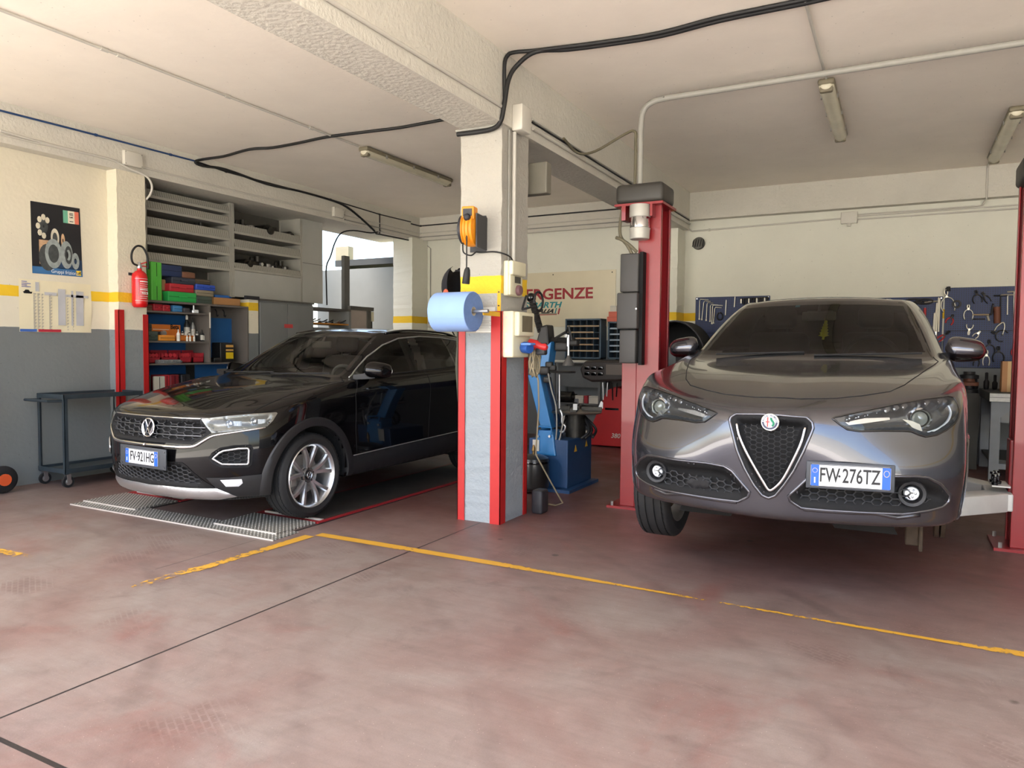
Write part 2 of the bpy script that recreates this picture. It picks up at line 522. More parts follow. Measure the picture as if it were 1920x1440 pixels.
def plate(root, c, u, n, txt, parent_name='number_plate', hw=.40, hh=.135, holder=True, off=(0, 0), split=None):
    """Italian number plate with its holder: c centre, u reading direction, n outward normal"""
    c, u, n = V(c), V(u).normalized(), V(n).normalized(); w = n.cross(u).normalized(); n = u.cross(w).normalized()
    M3 = Matrix((u, w, n)).transposed()
    h = MB(); h.rbox(c, (hw, hh, .012), .004, M=M3)
    ho = h.build('number_plate_holder', M_HOLDER, root, smooth=.6)
    p = c + u * off[0] + w * off[1] + n * .0085
    b = MB(); b.prism(round_poly([(-.18, -.055), (.18, -.055), (.18, .055), (-.18, .055)], .008), p, u, w, n * .004)
    po = b.build('number_plate', M_PLW, ho)
    for sx in (-1, 1):
        k = MB(); k.prism([(sx * .18 - sx * .001, -.053), (sx * .142, -.053), (sx * .142, .053), (sx * .179, .053)], p + n * .0042, u, w, n * .0008); k.build('blue_band', M_EUBLUE, po)
    # thin raised black rim
    k2 = MB(); k2.tube([p + u * a + w * b + n * .0045 for a, b in ((-.178, -.053), (.178, -.053), (.178, .053), (-.178, .053))], .0013, 4, closed=True)
    t = MB(); a, bb = txt
    text_mb(t, a, .100, p + u * (-.094) + n * .0045, u, w, .001, bold=.0012, sx=.62)
    text_mb(t, bb, .100, p + u * .049 + n * .0045, u, w, .001, bold=.0012, sx=.62)
    t.cyl(p + u * -.049 + n * .0045, p + u * -.049 + n * .0055, .006, 12)
    t.build('lettering', M_INK, po); k2.build('rim', M_INK, po)
    e = MB()
    for i in range(12):
        q = p + u * (-.161 + .011 * math.cos(i * PI / 6)) + w * (.024 + .011 * math.sin(i * PI / 6)) + n * .005
        e.cyl(q, q + n * .0006, .0016, 6)
    e.tube([p + u * (.161 + .012 * math.cos(i * PI / 10)) + w * (.024 + .015 * math.sin(i * PI / 10)) + n * .0052 for i in range(20)], .001, 4, closed=True)
    e.build('plate_stars', M_YELL, po)
    e = MB(); e.box(p + u * -.161 + w * -.024 + n * .0052, (.006, .028, .001), M=M3); e.build('country_letter', M_WHITE, po)
    sc = MB()
    for sx in (-1, 1):
        for sy in (-1, 1): q = c + u * sx * (hw / 2 - .016) + w * sy * (hh / 2 - .02) + n * .005; sc.cyl(q, q + n * .005, .006, 10)
    if hw > .45: sc.build('screw', M_DSILV, ho)
    else: sc.b.free()
    return ho

def tyre(parent, c, R, rw, W, d=(1, 0, 0), name='tyre'):
    """tyre with sidewalls and cut tread; c centre, R outer radius, rw rim radius, W width; d axle (outward)"""
    u, w, d = frame_of(d); c = V(c); mb = MB(); n = 120
    prof = [(rw - .004, W * .40), (rw + .012, W * .455), (rw + (R - rw) * .5, W * .5), (R - .03, W * .47), (R - .012, W * .435), (R - .002, W * .38)]
    for x0, x1 in ((.33, .30), (.13, .10), (-.10, -.13), (-.30, -.33)): prof += [(R, W * x0 + .002), (R - .009, W * x0), (R - .009, W * x1), (R, W * x1 - .002)]
    prof += [(R - .002, -W * .38), (R - .012, -W * .435), (R - .03, -W * .47), (rw + (R - rw) * .5, -W * .5), (rw + .012, -W * .455), (rw - .004, -W * .40)]
    rings = []
    for i in range(n):
        a = 2 * PI * i / n; e = u * math.cos(a) + w * math.sin(a); row = []
        for r, h in prof:
            k = 0.
            if r > R - .035 and abs(h) > W * .2 and i % 2: k = .006       # shoulder sipes
            row.append(mb.b.verts.new(c + e * (r - k) + d * h))
        rings.append(row)
    for i in range(n):
        a, b = rings[i], rings[(i + 1) % n]
        for j in range(len(prof) - 1): mb.face([a[j], a[j + 1], b[j + 1], b[j]])
    return mb.build(name, M_RUBBER, parent, smooth=.6)

def seat(parent, x, y, z, m, name='seat', h=.62):
    mb = MB()
    prof = [(-.25, 0), (-.26, .12), (-.22, .16), (.22, .16), (.26, .12), (.25, 0)]
    mb.rbox((x, y - .05, z), (.50, .50, .16), .06, n=4)
    M = Matrix.Rotation(-.25, 3, 'X')
    mb.rbox(V((x, y + .26, z + .34)), (.50, .15, h), .065, M=M, n=4)
    mb.rbox(V((x, y + .37, z + .34 + h / 2 + .12)), (.27, .11, .19), .05, M=M, n=4)
    for s in (-.06, .06): mb.cyl((x + s, y + .34, z + .3 + h / 2), (x + s, y + .37, z + .46 + h / 2), .007, 8)
    return mb.build(name, m, parent, smooth=.8)

def steering(parent, c, r=.185, tilt=.4, m=None):
    c = V(c); n = V((0, math.cos(tilt), math.sin(tilt))); u, w, d = frame_of(n)
    mb = MB(); mb.tube([c + (u * math.cos(a) + w * math.sin(a)) * r for a in [2 * PI * i / 32 for i in range(32)]], .016, 8, closed=True)
    mb.sphere(c, .065, 8)
    for a in (0, PI, -PI / 2): mb.tube([c, c + (V((1, 0, 0)) * math.cos(a) + V((0, -math.sin(tilt), math.cos(tilt))) * math.sin(a)) * r], .018, 6)
    return mb.build('steering_wheel', m or M_PLAST, parent, smooth=.8)

def mirror_shell(root, base, tip, h, dp, m_top, name='door_mirror', drop=.35):
    """wing mirror: painted cap over a black lower half, arm to the door"""
    base, tip = V(base), V(tip); ax = tip - base; L = ax.length; ax.normalize()
    top, low, gl = MB(), MB(), MB(); N = 12; secs = []
    for i in range(N + 1):
        t = i / N
        e = math.sin(PI * min(1, .18 + .82 * t * .999 + 0)) if t > .5 else 1.
        k = (1 - (2 * t - 1) ** 4) ** .5 if 0 < t < 1 else .12
        k2 = (.72 + .28 * (1 - t)) * k
        secs.append((base + ax * L * t, h * k2, dp * k))
    def ring(c, hh, dd, a0, a1, n):
        return [c + V((0, 1, 0)) * (-math.sin(a) * dd * (1 if True else 1)) + V((0, 0, 1)) * math.cos(a) * hh for a in [a0 + (a1 - a0) * j / n for j in range(n + 1)]]
    top.loft([ring(c, hh * .62, dd, -.15 * PI, .62 * PI, 12) for c, hh, dd in secs], closed=False)
    low.loft([ring(c, hh * .615, dd * .985, .60 * PI, 1.15 * PI, 10) for c, hh, dd in secs], closed=False)
    gl.loft([[c + V((0, .02, hh * .58)), c + V((0, .02, -hh * .55))] for c, hh, dd in secs], closed=False)
    t = top.build(name, m_top, root, smooth=4)
    low.build('mirror_base', M_GBLACK, t, smooth=4); gl.build('mirror_glass', M_CHROME, t, smooth=4)
    return t
# ------------------------------------------------------------------ grey SUV on the lift
SO = (-.571, 3.80, 0)
def rings_from(rows): return [[tuple(p) for p in r] for r in rows]
def tail(x3, y0, z, dz=0.):
    """five tail points R4..R0 from a corner half width and the tail y"""
    return [(x3, y0 - .22, z), (x3 * .88, y0 - .08, z + dz), (x3 * .62, y0 - .02, z + dz), (x3 * .32, y0, z + dz), (0, y0, z + dz)]
def side(x, ys, z0, z1):
    n = len(ys); return [(x if not isinstance(x, (list, tuple)) else x[i], ys[i], z0 + (z1 - z0) * i / (n - 1)) for i in range(n)]
SY = [.95, 1.75, 2.65, 3.45, 3.85]
S_LEV = [
 [(0, .42, .50), (.30, .44, .50), (.54, .52, .50), (.70, .64, .51), (.76, .82, .52)] + side(.78, SY, .49, .50) + tail(.72, 4.50, .55),
 [(0, .17, .505), (.31, .22, .505), (.58, .32, .50), (.80, .48, .505), (.868, .72, .525)] + side(.885, SY, .48, .50) + tail(.82, 4.60, .55),
 [(0, .105, .565), (.31, .165, .57), (.585, .275, .575), (.83, .45, .58), (.886, .70, .60)] + side(.905, SY, .56, .58) + tail(.83, 4.64, .62),
 [(0, .065, .75), (.31, .135, .755), (.595, .238, .765), (.847, .438, .775), (.894, .70, .79)] + side([.912, .905, .90, .91, .91], SY, .76, .80) + tail(.85, 4.66, .82),
 [(0, .045, .93), (.31, .135, .93), (.60, .292, .935), (.84, .485, .955), (.89, .71, .985)] + side([.912, .905, .905, .91, .91], SY, 1.0, 1.06) + tail(.85, 4.62, 1.05),
 [(0, .07, 1.058), (.31, .185, 1.063), (.60, .345, 1.085), (.81, .54, 1.135), (.872, .78, 1.185)] + side([.895, .90, .90, .905, .90], SY, 1.195, 1.25) + tail(.83, 4.52, 1.22),
 [(0, .27, 1.125), (.29, .345, 1.13), (.55, .475, 1.15), (.72, .68, 1.195), (.805, .95, 1.235)] + [(.855, 1.25, 1.265), (.885, 1.75, 1.29), (.89, 2.65, 1.30), (.89, 3.45, 1.32), (.875, 3.85, 1.335)] + tail(.80, 4.46, 1.33),
 [(0, .95, 1.245), (.27, .98, 1.25), (.52, 1.06, 1.255), (.685, 1.18, 1.27), (.775, 1.36, 1.298)] + [(.828, 1.58, 1.325), (.868, 1.90, 1.345), (.873, 2.7, 1.36), (.868, 3.45, 1.385), (.84, 3.85, 1.40)] + tail(.76, 4.40, 1.40),
 [(0, 1.60, 1.335), (.27, 1.615, 1.336), (.51, 1.65, 1.338), (.66, 1.69, 1.342), (.762, 1.735, 1.350)] + [(.815, 1.92, 1.365), (.842, 2.15, 1.378), (.845, 2.75, 1.395), (.835, 3.45, 1.42), (.80, 3.85, 1.44)] + tail(.71, 4.33, 1.45),
 [(0, 2.05, 1.585), (.235, 2.06, 1.584), (.45, 2.09, 1.58), (.595, 2.13, 1.573), (.69, 2.18, 1.565)] + [(.735, 2.36, 1.59), (.765, 2.55, 1.60), (.77, 2.95, 1.612), (.76, 3.45, 1.615), (.73, 3.8, 1.61)] + tail(.67, 4.19, 1.60),
 [(0, 2.46, 1.775), (.205, 2.47, 1.773), (.39, 2.50, 1.768), (.52, 2.54, 1.760), (.605, 2.60, 1.750)] + [(.635, 2.75, 1.765), (.66, 2.95, 1.775), (.668, 3.25, 1.782), (.655, 3.6, 1.77), (.635, 3.85, 1.752)] + tail(.60, 4.05, 1.735, .01)]
def s_roof(j, i, e): return e.z + [.062, .055, .042, .022][i] * [.8, 1., 1., .9, .6][j - 5]
def s_tag(k, j):
    if k == 'roof': return 3
    if k == 'under': return 7
    if k >= 8: return 2 if j < 4 else (8 if j >= 9 else 9)
    if j < 4 and k >= 6: return 1
    if k < 1: return 7
    if j in (5, 6) and 0: return 0
    if j == 6 and k >= 1: return 4
    if j == 7 and k >= 1: return 5
    return 0
def stelvio_body(lev=4):
    root = empty('car', SO, 'grey metallic SUV with shield grille raised on the red two post lift', 'car')
    return Body(root, SO, S_LEV, s_roof, s_tag, lev)
def zA(*p): return [(1160 + x / 4.8, 540 + y / 4.8) for x, y in p]
def zB(*p): return [(1500 + x / 4.5, 520 + y / 4.5) for x, y in p]
def zC(*p): return [(1160 + x / 4.8, 760 + y / 4.8) for x, y in p]
def zD(*p): return [(1500 + x / 4.571, 780 + y / 4.571) for x, y in p]

def retag(B, poly, proj, frm, to, mirror=True, band=None, depth=9.):
    o, u, w, d = proj
    for f in B.bm.faces:
        if f.material_index not in frm: continue
        c = f.calc_center_median(); n = f.normal
        for sg in ((1, -1) if mirror else (1,)):
            q = V((c.x * sg, c.y, c.z)) - o; nn = V((n.x * sg, n.y, n.z))
            if nn.dot(d) > .02 or q.dot(d) > depth: continue
            ab = (q.dot(u), q.dot(w))
            if in_poly(ab, poly) and (band is None or d_poly(ab, poly) < band): f.material_index = to; break

def arch(B, yc, zc, R, parent, m, r_in=None, trim=.05, z_lo=.0, mirror_m=None, flare=.012):
    """wheel opening: the skin inside the circle goes, a moulded lip covers the edge"""
    poly = [(yc + R * math.cos(a), zc + R * math.sin(a)) for a in [2 * PI * i / 48 for i in range(48)]]
    B.cut(poly, LEFT, 0, True, depth=2.9)
    # also the underside flange
    kill = [f for f in B.bm.faces if f.material_index == 7 and abs(f.calc_center_median().x) > .45 and abs(f.calc_center_median().y - yc) < R - .02]
    bmesh.ops.delete(B.bm, geom=kill, context='FACES')
    for sg in (1, -1):
        lip, well = MB(), MB(); rows = []; wrow = []
        for i in range(49):
            a = -.30 + (PI + .60) * i / 48
            row = []
            for rr, oo in ((R + trim, .002), (R + trim - .006, flare), (R + trim * .4, flare + .004), (R - .012, flare), (R - .018, -.01), (R - .018, -.05)):
                y, z = yc + rr * math.cos(a), zc + rr * math.sin(a)
                z = max(z, z_lo)
                p, nn = B.lift(y, z, LEFT)
                row.append((sg * (p.x + oo), y, z))
            rows.append(row)
            p, nn = B.lift(yc + (R + .01) * math.cos(a), max(zc + (R + .01) * math.sin(a), z_lo), LEFT)
            y, z = yc + (R - .012) * math.cos(a), zc + (R - .012) * math.sin(a)
            wrow.append([(sg * (p.x - .01), y, z), (sg * (p.x - .16), y, z), (sg * (p.x - .32), y, z)])
        lip.grid(rows); lip.build('wheel_arch_trim', m, parent, smooth=.7)
        well.grid(wrow); wc = [r[-1] for r in wrow]
        c = well.b.verts.new((sg * .55, yc, zc))
        vs = [well.b.verts.new(p) for p in wc]
        for a, b in zip(vs, vs[1:]): well.face([a, b, c])
        well.build('wheel_well', M_UNDER, parent, smooth=.7)

def build_stelvio():
    B = stelvio_body(4); R = B.root
    # ---- outlines read on the nose
    grille = B.px2(zC((1000, 130), (1030, 260), (1065, 400), (1130, 560), (1215, 715), (1290, 808), (1350, 834), (1410, 812), (1490, 715), (1575, 590), (1660, 420), (1725, 270), (1750, 205), (1742, 155), (1690, 108), (1560, 100), (1440, 88), (1270, 80), (1060, 78), (1015, 105)), FRONT)
    c0 = sum(p[0] for p in grille) / len(grille)
    gl = B.px2(zC((1065, 165), (1085, 262), (1142, 400), (1228, 560), (1305, 690), (1352, 758), (1402, 742), (1482, 655), (1582, 465), (1642, 328), (1676, 200)), FRONT)
    lower = B.px2(zC((160, 610), (155, 560), (195, 490), (260, 452), (330, 457), (500, 488), (800, 520), (950, 548), (1020, 592), (1100, 690), (1178, 780), (1165, 822), (1080, 865), (900, 845), (700, 815), (400, 762), (260, 705), (190, 660)), FRONT)
    lmesh = B.px2(zC((225, 610), (300, 565), (420, 580), (620, 625), (850, 655), (1090, 702), (1160, 785), (1070, 838), (900, 825), (700, 785), (400, 720), (255, 662)), FRONT)
    pod = B.px2(zC((575, 690), (600, 645), (780, 660), (820, 700), (810, 770), (780, 788), (640, 770), (590, 745)), FRONT)
    fog = B.px2(zC((340, 595)), FRONT)[0]
    HL = diag(.62)
    head = B.px2(zB((272, 1192), (300, 1183), (500, 1138), (800, 1078), (1050, 1033), (1240, 1008), (1292, 1015), (1320, 1060), (1336, 1120), (1330, 1180), (1300, 1232), (1230, 1290), (1150, 1332), (1060, 1346), (1010, 1332), (940, 1302), (880, 1297), (700, 1295), (500, 1300), (400, 1285), (340, 1245)), HL)
    hood = B.px2([(1266, 686), (1264, 705), (1270, 719), (1293, 729), (1335, 738), (1385, 743), (1431, 746), (1500, 748), (1567, 747), (1624, 741), (1669, 734), (1696, 722), (1722, 704), (1752, 684)], TOP)
    half = [p for p in hood if p[0] > 0]; half = [(0, half[0][1])] + half
    hood_l = half + [(.79, 1.62), (.765, 1.73)]
    poly = [(-a, b) for a, b in hood_l[::-1]] + hood_l[1:]
    retag(B, poly, TOP, {0, 1}, 1, False)
    for f in B.bm.faces:
        if f.material_index == 1:
            c = f.calc_center_median()
            if not in_poly((c.x, c.y), poly) or f.normal.z < .1: f.material_index = 0
    # ---- windscreen band, side windows
    L8, L10 = S_LEV[8], S_LEV[10]
    ws = [(p[0], p[2]) for p in L8[:5]] + [(p[0], p[2]) for p in L10[4::-1]]
    ws = ws + [(-a, b) for a, b in ws[::-1]]
    retag(B, ws, FRONT, {2}, 10, False, band=.030, depth=5.2)
    side_w = [(2.05, 1.385), (2.35, 1.56), (2.62, 1.70), (2.95, 1.755), (3.4, 1.76), (3.75, 1.72), (4.02, 1.62), (3.85, 1.47), (3.4, 1.435), (2.7, 1.41)]
    retag(B, side_w, LEFT, {9, 8}, 11)
    for x0, x1, t in ((1.62, 2.66, 4), (2.66, 3.62, 5)):
        retag(B, [(x0, .56), (x1, .56), (x1, 1.36 + .02 * (t - 4)), (x0 + .08, 1.34)], LEFT, {0, 4, 5}, t)
    for f in B.bm.faces:
        if f.material_index in (4, 5) and not (1.62 < f.calc_center_median().y < 3.62): f.material_index = 0
    # ---- openings
    ins = lambda poly, k: poly
    B.cut(grille, FRONT, .002, False); B.cut(lower, FRONT, .002, True); B.cut(head, HL, .002, True)
    arch(B, .95, .52, .405, R, M_SGREY, trim=.012, z_lo=.50, flare=.006); arch(B, 3.77, .56, .405, R, M_SGREY, trim=.012, z_lo=.50, flare=.006)
    body = B.part('body_shell', {0, 9}, M_SGREY); B.part('hood', {1}, M_SGREY); B.part('roof', {3}, M_SGREY)
    wsm = glass_mat('tinted_windscreen', (.44, .46, .455), 1.45)
    w1 = B.part('windscreen', {2}, wsm); B.part('windscreen_border', {10}, M_GBLACK)
    pg = glass_mat('dark_privacy_glass', (.10, .10, .105), 1.5); B.part('side_window', {11}, pg, side=1); B.part('side_window', {11}, pg, side=-1); B.part('rear_glass', {8}, M_GBLACK)
    [B.part('door', {k}, M_SGREY, side=sd) for k in (4, 5) for sd in (1, -1)]; B.part('underbody', {7}, M_UNDER)
    g = MB()
    for a, b in ((hood_l, None), ([(-p, q) for p, q in hood_l], None)):
        B.bead(a, TOP, .003, .0, closed=False, mb=g, step=.03)
    for sg in (False, True):
        B.bead([(1.62, .58), (1.63, 1.0), (1.74, 1.33)], LEFT, .003, 0, closed=False, mb=g, mirror=sg)
    g.build('shut_line', M_GAP, R)
    # sunroof panel outline and roof front edge
    g = MB(); B.bead([(-.46, 2.66), (.46, 2.66), (.49, 2.85), (.49, 3.6), (-.49, 3.6), (-.49, 2.85)], TOP, .004, 0, mb=g); 
    B.patch([(-.45, 2.68), (.45, 2.68), (.48, 2.86), (.48, 3.58), (-.48, 3.58), (-.48, 2.86)], TOP, .0015, mb=g, grid=.12, step=.06); g.build('sunroof', M_GBLACK, R, smooth=4)
    # ---- shield grille
    def rec(depth, lipw):
        def f(d, a, b): return .003 if d < .021 else (.003 - depth * min(1, (d - .021) / lipw))
        return f
    go = B.patch(grille, FRONT, fn=rec(.05, .022), step=.008, grid=.014).build('grille', M_MATT, R, smooth=.9)
    B.bead(grille, FRONT, .009, .001, step=.012).build('grille_frame', M_SGREY, go, smooth=4)
    inner = [(c0 + (p[0] - c0) * .88, p[1] + .006) for p in gl]
    B.hexes([(p[0], p[1]) for p in inner], FRONT, .0205, .0028, -.022, asp=.72).build('grille_mesh', mat('mesh_black', (40, 41, 43), .35, var=0), go)
    v = MB(); rib = []
    for p in gl: q, nn = B.lift(p[0], p[1], FRONT); rib.append(q + nn * .004)
    v.tube(spline(rib, 6), .0075, 8); v.build('chrome_v_strip', M_CHROME, go, smooth=4)
    # ---- emblem
    q, nn = B.lift(c0, B.px2(zC((1355, 152)), FRONT)[0][1], FRONT); n = V((0, -1, .12)).normalized(); u = V((1, 0, 0)); w = n.cross(u)
    e = MB(); e.lathe([(.045, -.02), (.045, .012), (.042, .016), (.0, .017)], q, n, 40); eo = e.build('emblem', M_CHROME, R, smooth=.6)
    f = q + n * .0172
    e = MB(); e.lathe([(.0385, 0), (.0385, .001), (0, .0012)], f, n, 40); e.build('emblem_face', mat('emblem_white', (170, 171, 172), .4, var=0), eo); KS = 1.2
    e = MB(); arc = lambda r, a0, a1, k: [(r * math.cos(a0 + (a1 - a0) * i / k), r * math.sin(a0 + (a1 - a0) * i / k)) for i in range(k + 1)]
    e.prism(arc(.0315 * KS, PI * 1.0, PI * 2.0, 20) + arc(.0235 * KS, PI * 2.0, PI * 1.0, 20), f + n * .0012, u, w, n * .0006)
    for i, ch in enumerate('ALFA ROMEO'):
        a = PI * .93 - PI * .86 * i / 9
        text_mb(e, ch,   .011 * KS, f + (u * math.cos(a) + w * math.sin(a)) * .0275 * KS + n * .0014, u * math.sin(a) - w * math.cos(a), u * math.cos(a) + w * math.sin(a), .0004, bold=.0002)
    e.build('emblem_ring', mat('navy_enamel', (28, 30, 62), .3, var=0), eo)
    e = MB(); e.prism([(-.0075, -.024), (-.0015, -.024), (-.0015, .0245), (-.0075, .0245)], f + n * .0012 + u * -.006, u, w, n * .0006); e.prism([(-.020, -.002), (-.001, -.002), (-.001, .0035), (-.020, .0035)], f + n * .0012, u, w, n * .0007)
    e.build('red_cross', mat('cross_red', (150, 40, 35), .4, var=0), eo)
    e = MB(); e.tube([f + n * .0016 + u * (.0115 + .0065 * math.sin(t * 5.2)) + w * (-.019 + .041 * t) for t in [i / 16 for i in range(17)]],   .0055, 6); e.build('green_serpent', mat('serpent_green', (20, 120, 84), .4, var=0), eo)
    # ---- lower intakes
    for mir in (False, True):
        lo = B.patch(lower, FRONT, fn=rec(.035, .03), step=.012, grid=.022, mirror=mir).build('lower_intake', M_MATT, R, smooth=.9)
        B.bead(lower, FRONT, .0085, .0005, step=.02, mirror=mir).build('intake_edge', M_SGREY, lo, smooth=4)
        B.hexes(lmesh, FRONT, .027, .0035, -.016, asp=.72, mirror=mir).build('intake_mesh', M_PLASTG, lo)
        if not mir: B.patch(pod, FRONT, fn=lambda d, a, b: -.012 if d > .006 else -.03, step=.008, grid=.02).build('sensor_cover', M_PLAST, lo, smooth=.8)
        q, nn = B.lift(fog[0], fog[1], FRONT)
        if mir: q.x = -q.x
        n = V((.15 if mir else -.15, -1, 0)).normalized()
        q = q - n * .025
        m = MB(); m.lathe([(.066, -.03), (.068, .012), (.062, .028), (.048, .024), (.042, .0)], q, n, 32); fo = m.build('fog_lamp', M_PLAST, R, smooth=.7)
        m = MB(); m.lathe([(.0405, .004), (.036, .016), (.02, .024), (0, .027)], q, n, 24); m.build('fog_lens', M_LENS, fo, smooth=4)
        m = MB(); m.lathe([(.039, .006), (.030, -.012), (.012, -.02), (0, -.021)], q, n, 20)
        for k in range(6): m.sphere(q + n * .002 + V((.018 * math.cos(k), 0, .018 * math.sin(k))), .007, 5)
        m.build('fog_reflector', M_REFL, fo, smooth=.5)
    # ---- headlamps
    pj = B.px2(zB((1047, 1180)), HL)[0]
    topedge = B.px2(zB((330, 1205), (520, 1165), (800, 1105), (1050, 1058), (1215, 1035)), HL)
    outer = B.px2(zB((1262, 1075), (1285, 1140), (1255, 1215), (1180, 1275), (1085, 1310)), HL)
    flap = B.px2(zB((880, 1190), (960, 1205), (1030, 1235), (1055, 1300), (1040, 1325), (1000, 1300), (940, 1235)), HL)
    slab = B.px2(zB((310, 1205), (560, 1180), (770, 1175), (775, 1195), (560, 1225), (430, 1240), (400, 1262), (350, 1235)), HL)
    for mir in (False, True):
        name_m = lambda p: V((-p.x, p.y, p.z)) if mir else p
        hb = B.patch(head, HL, fn=lambda d, a, b: .003 if d < .020 else -.045 * min(1, (d - .020) / .022), step=.010, grid=.018, mirror=mir).build('headlamp', mat('headlamp_bowl', (104, 106, 110), .22, .8, var=.05), R, smooth=.9)
        B.patch(head, HL, fn=lambda d, a, b: .004 + .006 * min(1, d / .03), step=.012, grid=.02, mirror=mir).build('headlamp_lens', M_LENS, hb, smooth=4)
        B.bead(head, HL, .0045, .003, step=.012, mirror=mir).build('lens_seal', M_GBLACK, hb, smooth=4)
        for poly, nm, off, rr in ((topedge, 'daytime_light_strip', -.010, .0065), (outer, 'daytime_light_strip', -.010, .0065)):
            pts = []
            for p in spline([(a, b, 0) for a, b in poly], 6): q, nn = B.lift(p.x, p.y, HL); pts.append(name_m(q + nn * off))
            m = MB(); m.tube(pts, rr, 8); m.build(nm, M_LAMPW, hb, smooth=4)
        for poly in (flap, slab): B.patch(poly, HL, off=-.018, step=.01, grid=.02, mirror=mir).build('reflector_blade', M_REFL, hb, smooth=4)
        q, nn = B.lift(pj[0], pj[1], HL); n = V((.18, -1, .05)).normalized(); q = name_m(q - nn * .035)
        if mir: n.x = -n.x
        m = MB(); m.lathe([(.052, -.01), (.055, .012), (.046, .02), (.040, .008), (.038, -.01)], q, n, 32); m.build('projector_ring', M_CHROME, hb, smooth=.7)
        m = MB(); m.lathe([(.038, .0), (.034, .012), (.02, .022), (0, .026)], q, n, 24); m.build('projector_lens', mat('projector_glass', (120, 125, 118), .05, .2, coat=1, var=0), hb, smooth=4)
    # ---- chin crease
    chin = B.px2(zC((300, 745), (430, 800), (560, 795), (800, 838), (1060, 872)), FRONT)
    for mir in (False, True): B.bead(chin, FRONT, .012, -.004, closed=False, step=.03, mirror=mir).build('chin_crease', M_SGREY, R, smooth=4)
    # ---- plate
    q, nn = B.lift(*B.px2([(1594, 892)], FRONT)[0], FRONT)
    plate(R, q + V((0, -.028, 0)), (math.cos(.20), math.sin(.20), -.005), (math.sin(.20), -math.cos(.20), 0), ('FW', '276TZ'))
    # ---- mirrors, cabin
    for sg in (1, -1):
        mo = mirror_shell(R, (sg * .845, 2.03, 1.405), (sg * 1.09, 2.09, 1.39), .155, .11, M_SGREY)
        a = MB(); a.loft([[(sg * .82 + dx, 2.0 + dy, 1.345 + dz) for dx, dy, dz in ((0, -.05, 0), (0, .05, 0), (0, .05, .03), (0, -.05, .03))], [(sg * .90 + dx, 2.05 + dy, 1.365 + dz) for dx, dy, dz in ((0, -.05, -.02), (0, .04, -.02), (0, .04, .02), (0, -.05, .02))], [(sg * 1.0 + dx, 2.08 + dy, 1.36 + dz) for dx, dy, dz in ((0, -.04, -.02), (0, .03, -.02), (0, .03, .02), (0, -.04, .02))]])
        a.build('mirror_arm', M_GBLACK, mo, smooth=.9)
    i = MB(); i.b2((-.76, 1.75, 1.18), (.76, 2.15, 1.325)); i.b2((-.80, 1.9, .62), (.80, 4.4, .70)); i.b2((-.80, 4.3, .7), (.8, 4.36, 1.40))
    for sg in (-1, 1): i.b2((sg * .80, 1.9, .7), (sg * .76, 4.3, 1.34))
    i.build('dashboard', M_INT, R, bevel=.03)
    seat(R, .38, 2.75, .90, M_INT); seat(R, -.38, 2.75, .90, M_INT)
    steering(R, (.38, 2.33, 1.32))
    m = MB(); m.rbox((0, 2.42, 1.655), (.25, .03, .07), .02); m.cyl((0, 2.42, 1.68), (0, 2.50, 1.745), .012, 8); m.b2((-.09, 2.46, 1.66), (.09, 2.60, 1.70)); m.build('rear_view_mirror', M_INTG, R, smooth=.7)
    pts = []
    for k in range(15):
        t = k / 14; wdt = (.008 + .030 * t) * (1.25 if k % 2 else .8) if t < .82 else .009
        pts.append((wdt, .15 * (.5 - t)))
    tr = MB(); tr.prism([(a, b) for a, b in pts] + [(-a, b) for a, b in pts[::-1]], (.045, 2.40, 1.545), (1, .1, 0), (.12, 0, 1), (0, .004, 0)); tr.cyl((.05, 2.40, 1.60), (.04, 2.41, 1.66), .0015, 5)
    t = tr.build('air_freshener', mat('lemon_card', (226, 222, 60), .7, var=.05), None); 
    t.location = SO; tag(t, 'yellow card air freshener hanging behind the grey car windscreen', 'air freshener')
    st = MB(); B.patch([(-.17, 1.728), (-.135, 1.728), (-.135, 1.752), (-.17, 1.752)], FRONT, -.004, grid=.02, mb=st); st.build('windscreen_sticker', mat('sticker_blue', (90, 190, 210), .5, var=0), R)
    wi = MB()
    for x0, x1 in ((-.62, -.02), (.05, .70)):
        wi.tube([V((x0 + (x1 - x0) * t, 1.615 + .05 * abs(x0 + (x1 - x0) * t) ** 1.5 + .06 * t, 1.352 + .02 * t)) for t in [k / 10 for k in range(11)]], .008, 6)
    wi.build('wiper', M_PLAST, R)
    # ---- wheels: the left front one is off, its brake disc hangs free
    WZ = .505
    def wheel(x, y):
        t = tyre(R, (x, y, WZ), .352, .25, .235, (1 if x > 0 else -1, 0, 0), 'wheel')
        sx = 1 if x > 0 else -1
        m = MB(); m.lathe([(.252, -.10), (.235, -.09), (.225, .0), (.235, .08), (.252, .10), (.246, .10), (.222, .07), (.215, 0), (.225, -.085), (.246, -.10)], (x, y, WZ), (sx, 0, 0), 40, closed=True); m.build('rim', M_ALU, t, smooth=.6)
        m = MB()
        for k in range(5):
            a = 2 * PI * k / 5
            for da in (-.16, .16): m.tube([(x + sx * .07, y + .05 * math.cos(a), WZ + .05 * math.sin(a)), (x + sx * .085, y + .235 * math.cos(a + da), WZ + .235 * math.sin(a + da))], [.03, .018], 6)
        m.cyl((x + sx * .05, y, WZ), (x + sx * .09, y, WZ), .07, 20); m.build('spokes', M_ALU, t, smooth=.7)
        m = MB(); m.cyl((x - sx * .02, y, WZ), (x - sx * .045, y, WZ), .165, 32); m.cyl((x - sx * .0, y, WZ), (x - sx * .12, y, WZ), .06, 20); m.box((x - sx * .04, y + .12, WZ + .08), (.09, .12, .2)); m.build('brake_disc', M_RUST, t, smooth=.6)
    wheel(-.785, .95); wheel(.785, 3.77); wheel(-.785, 3.77)
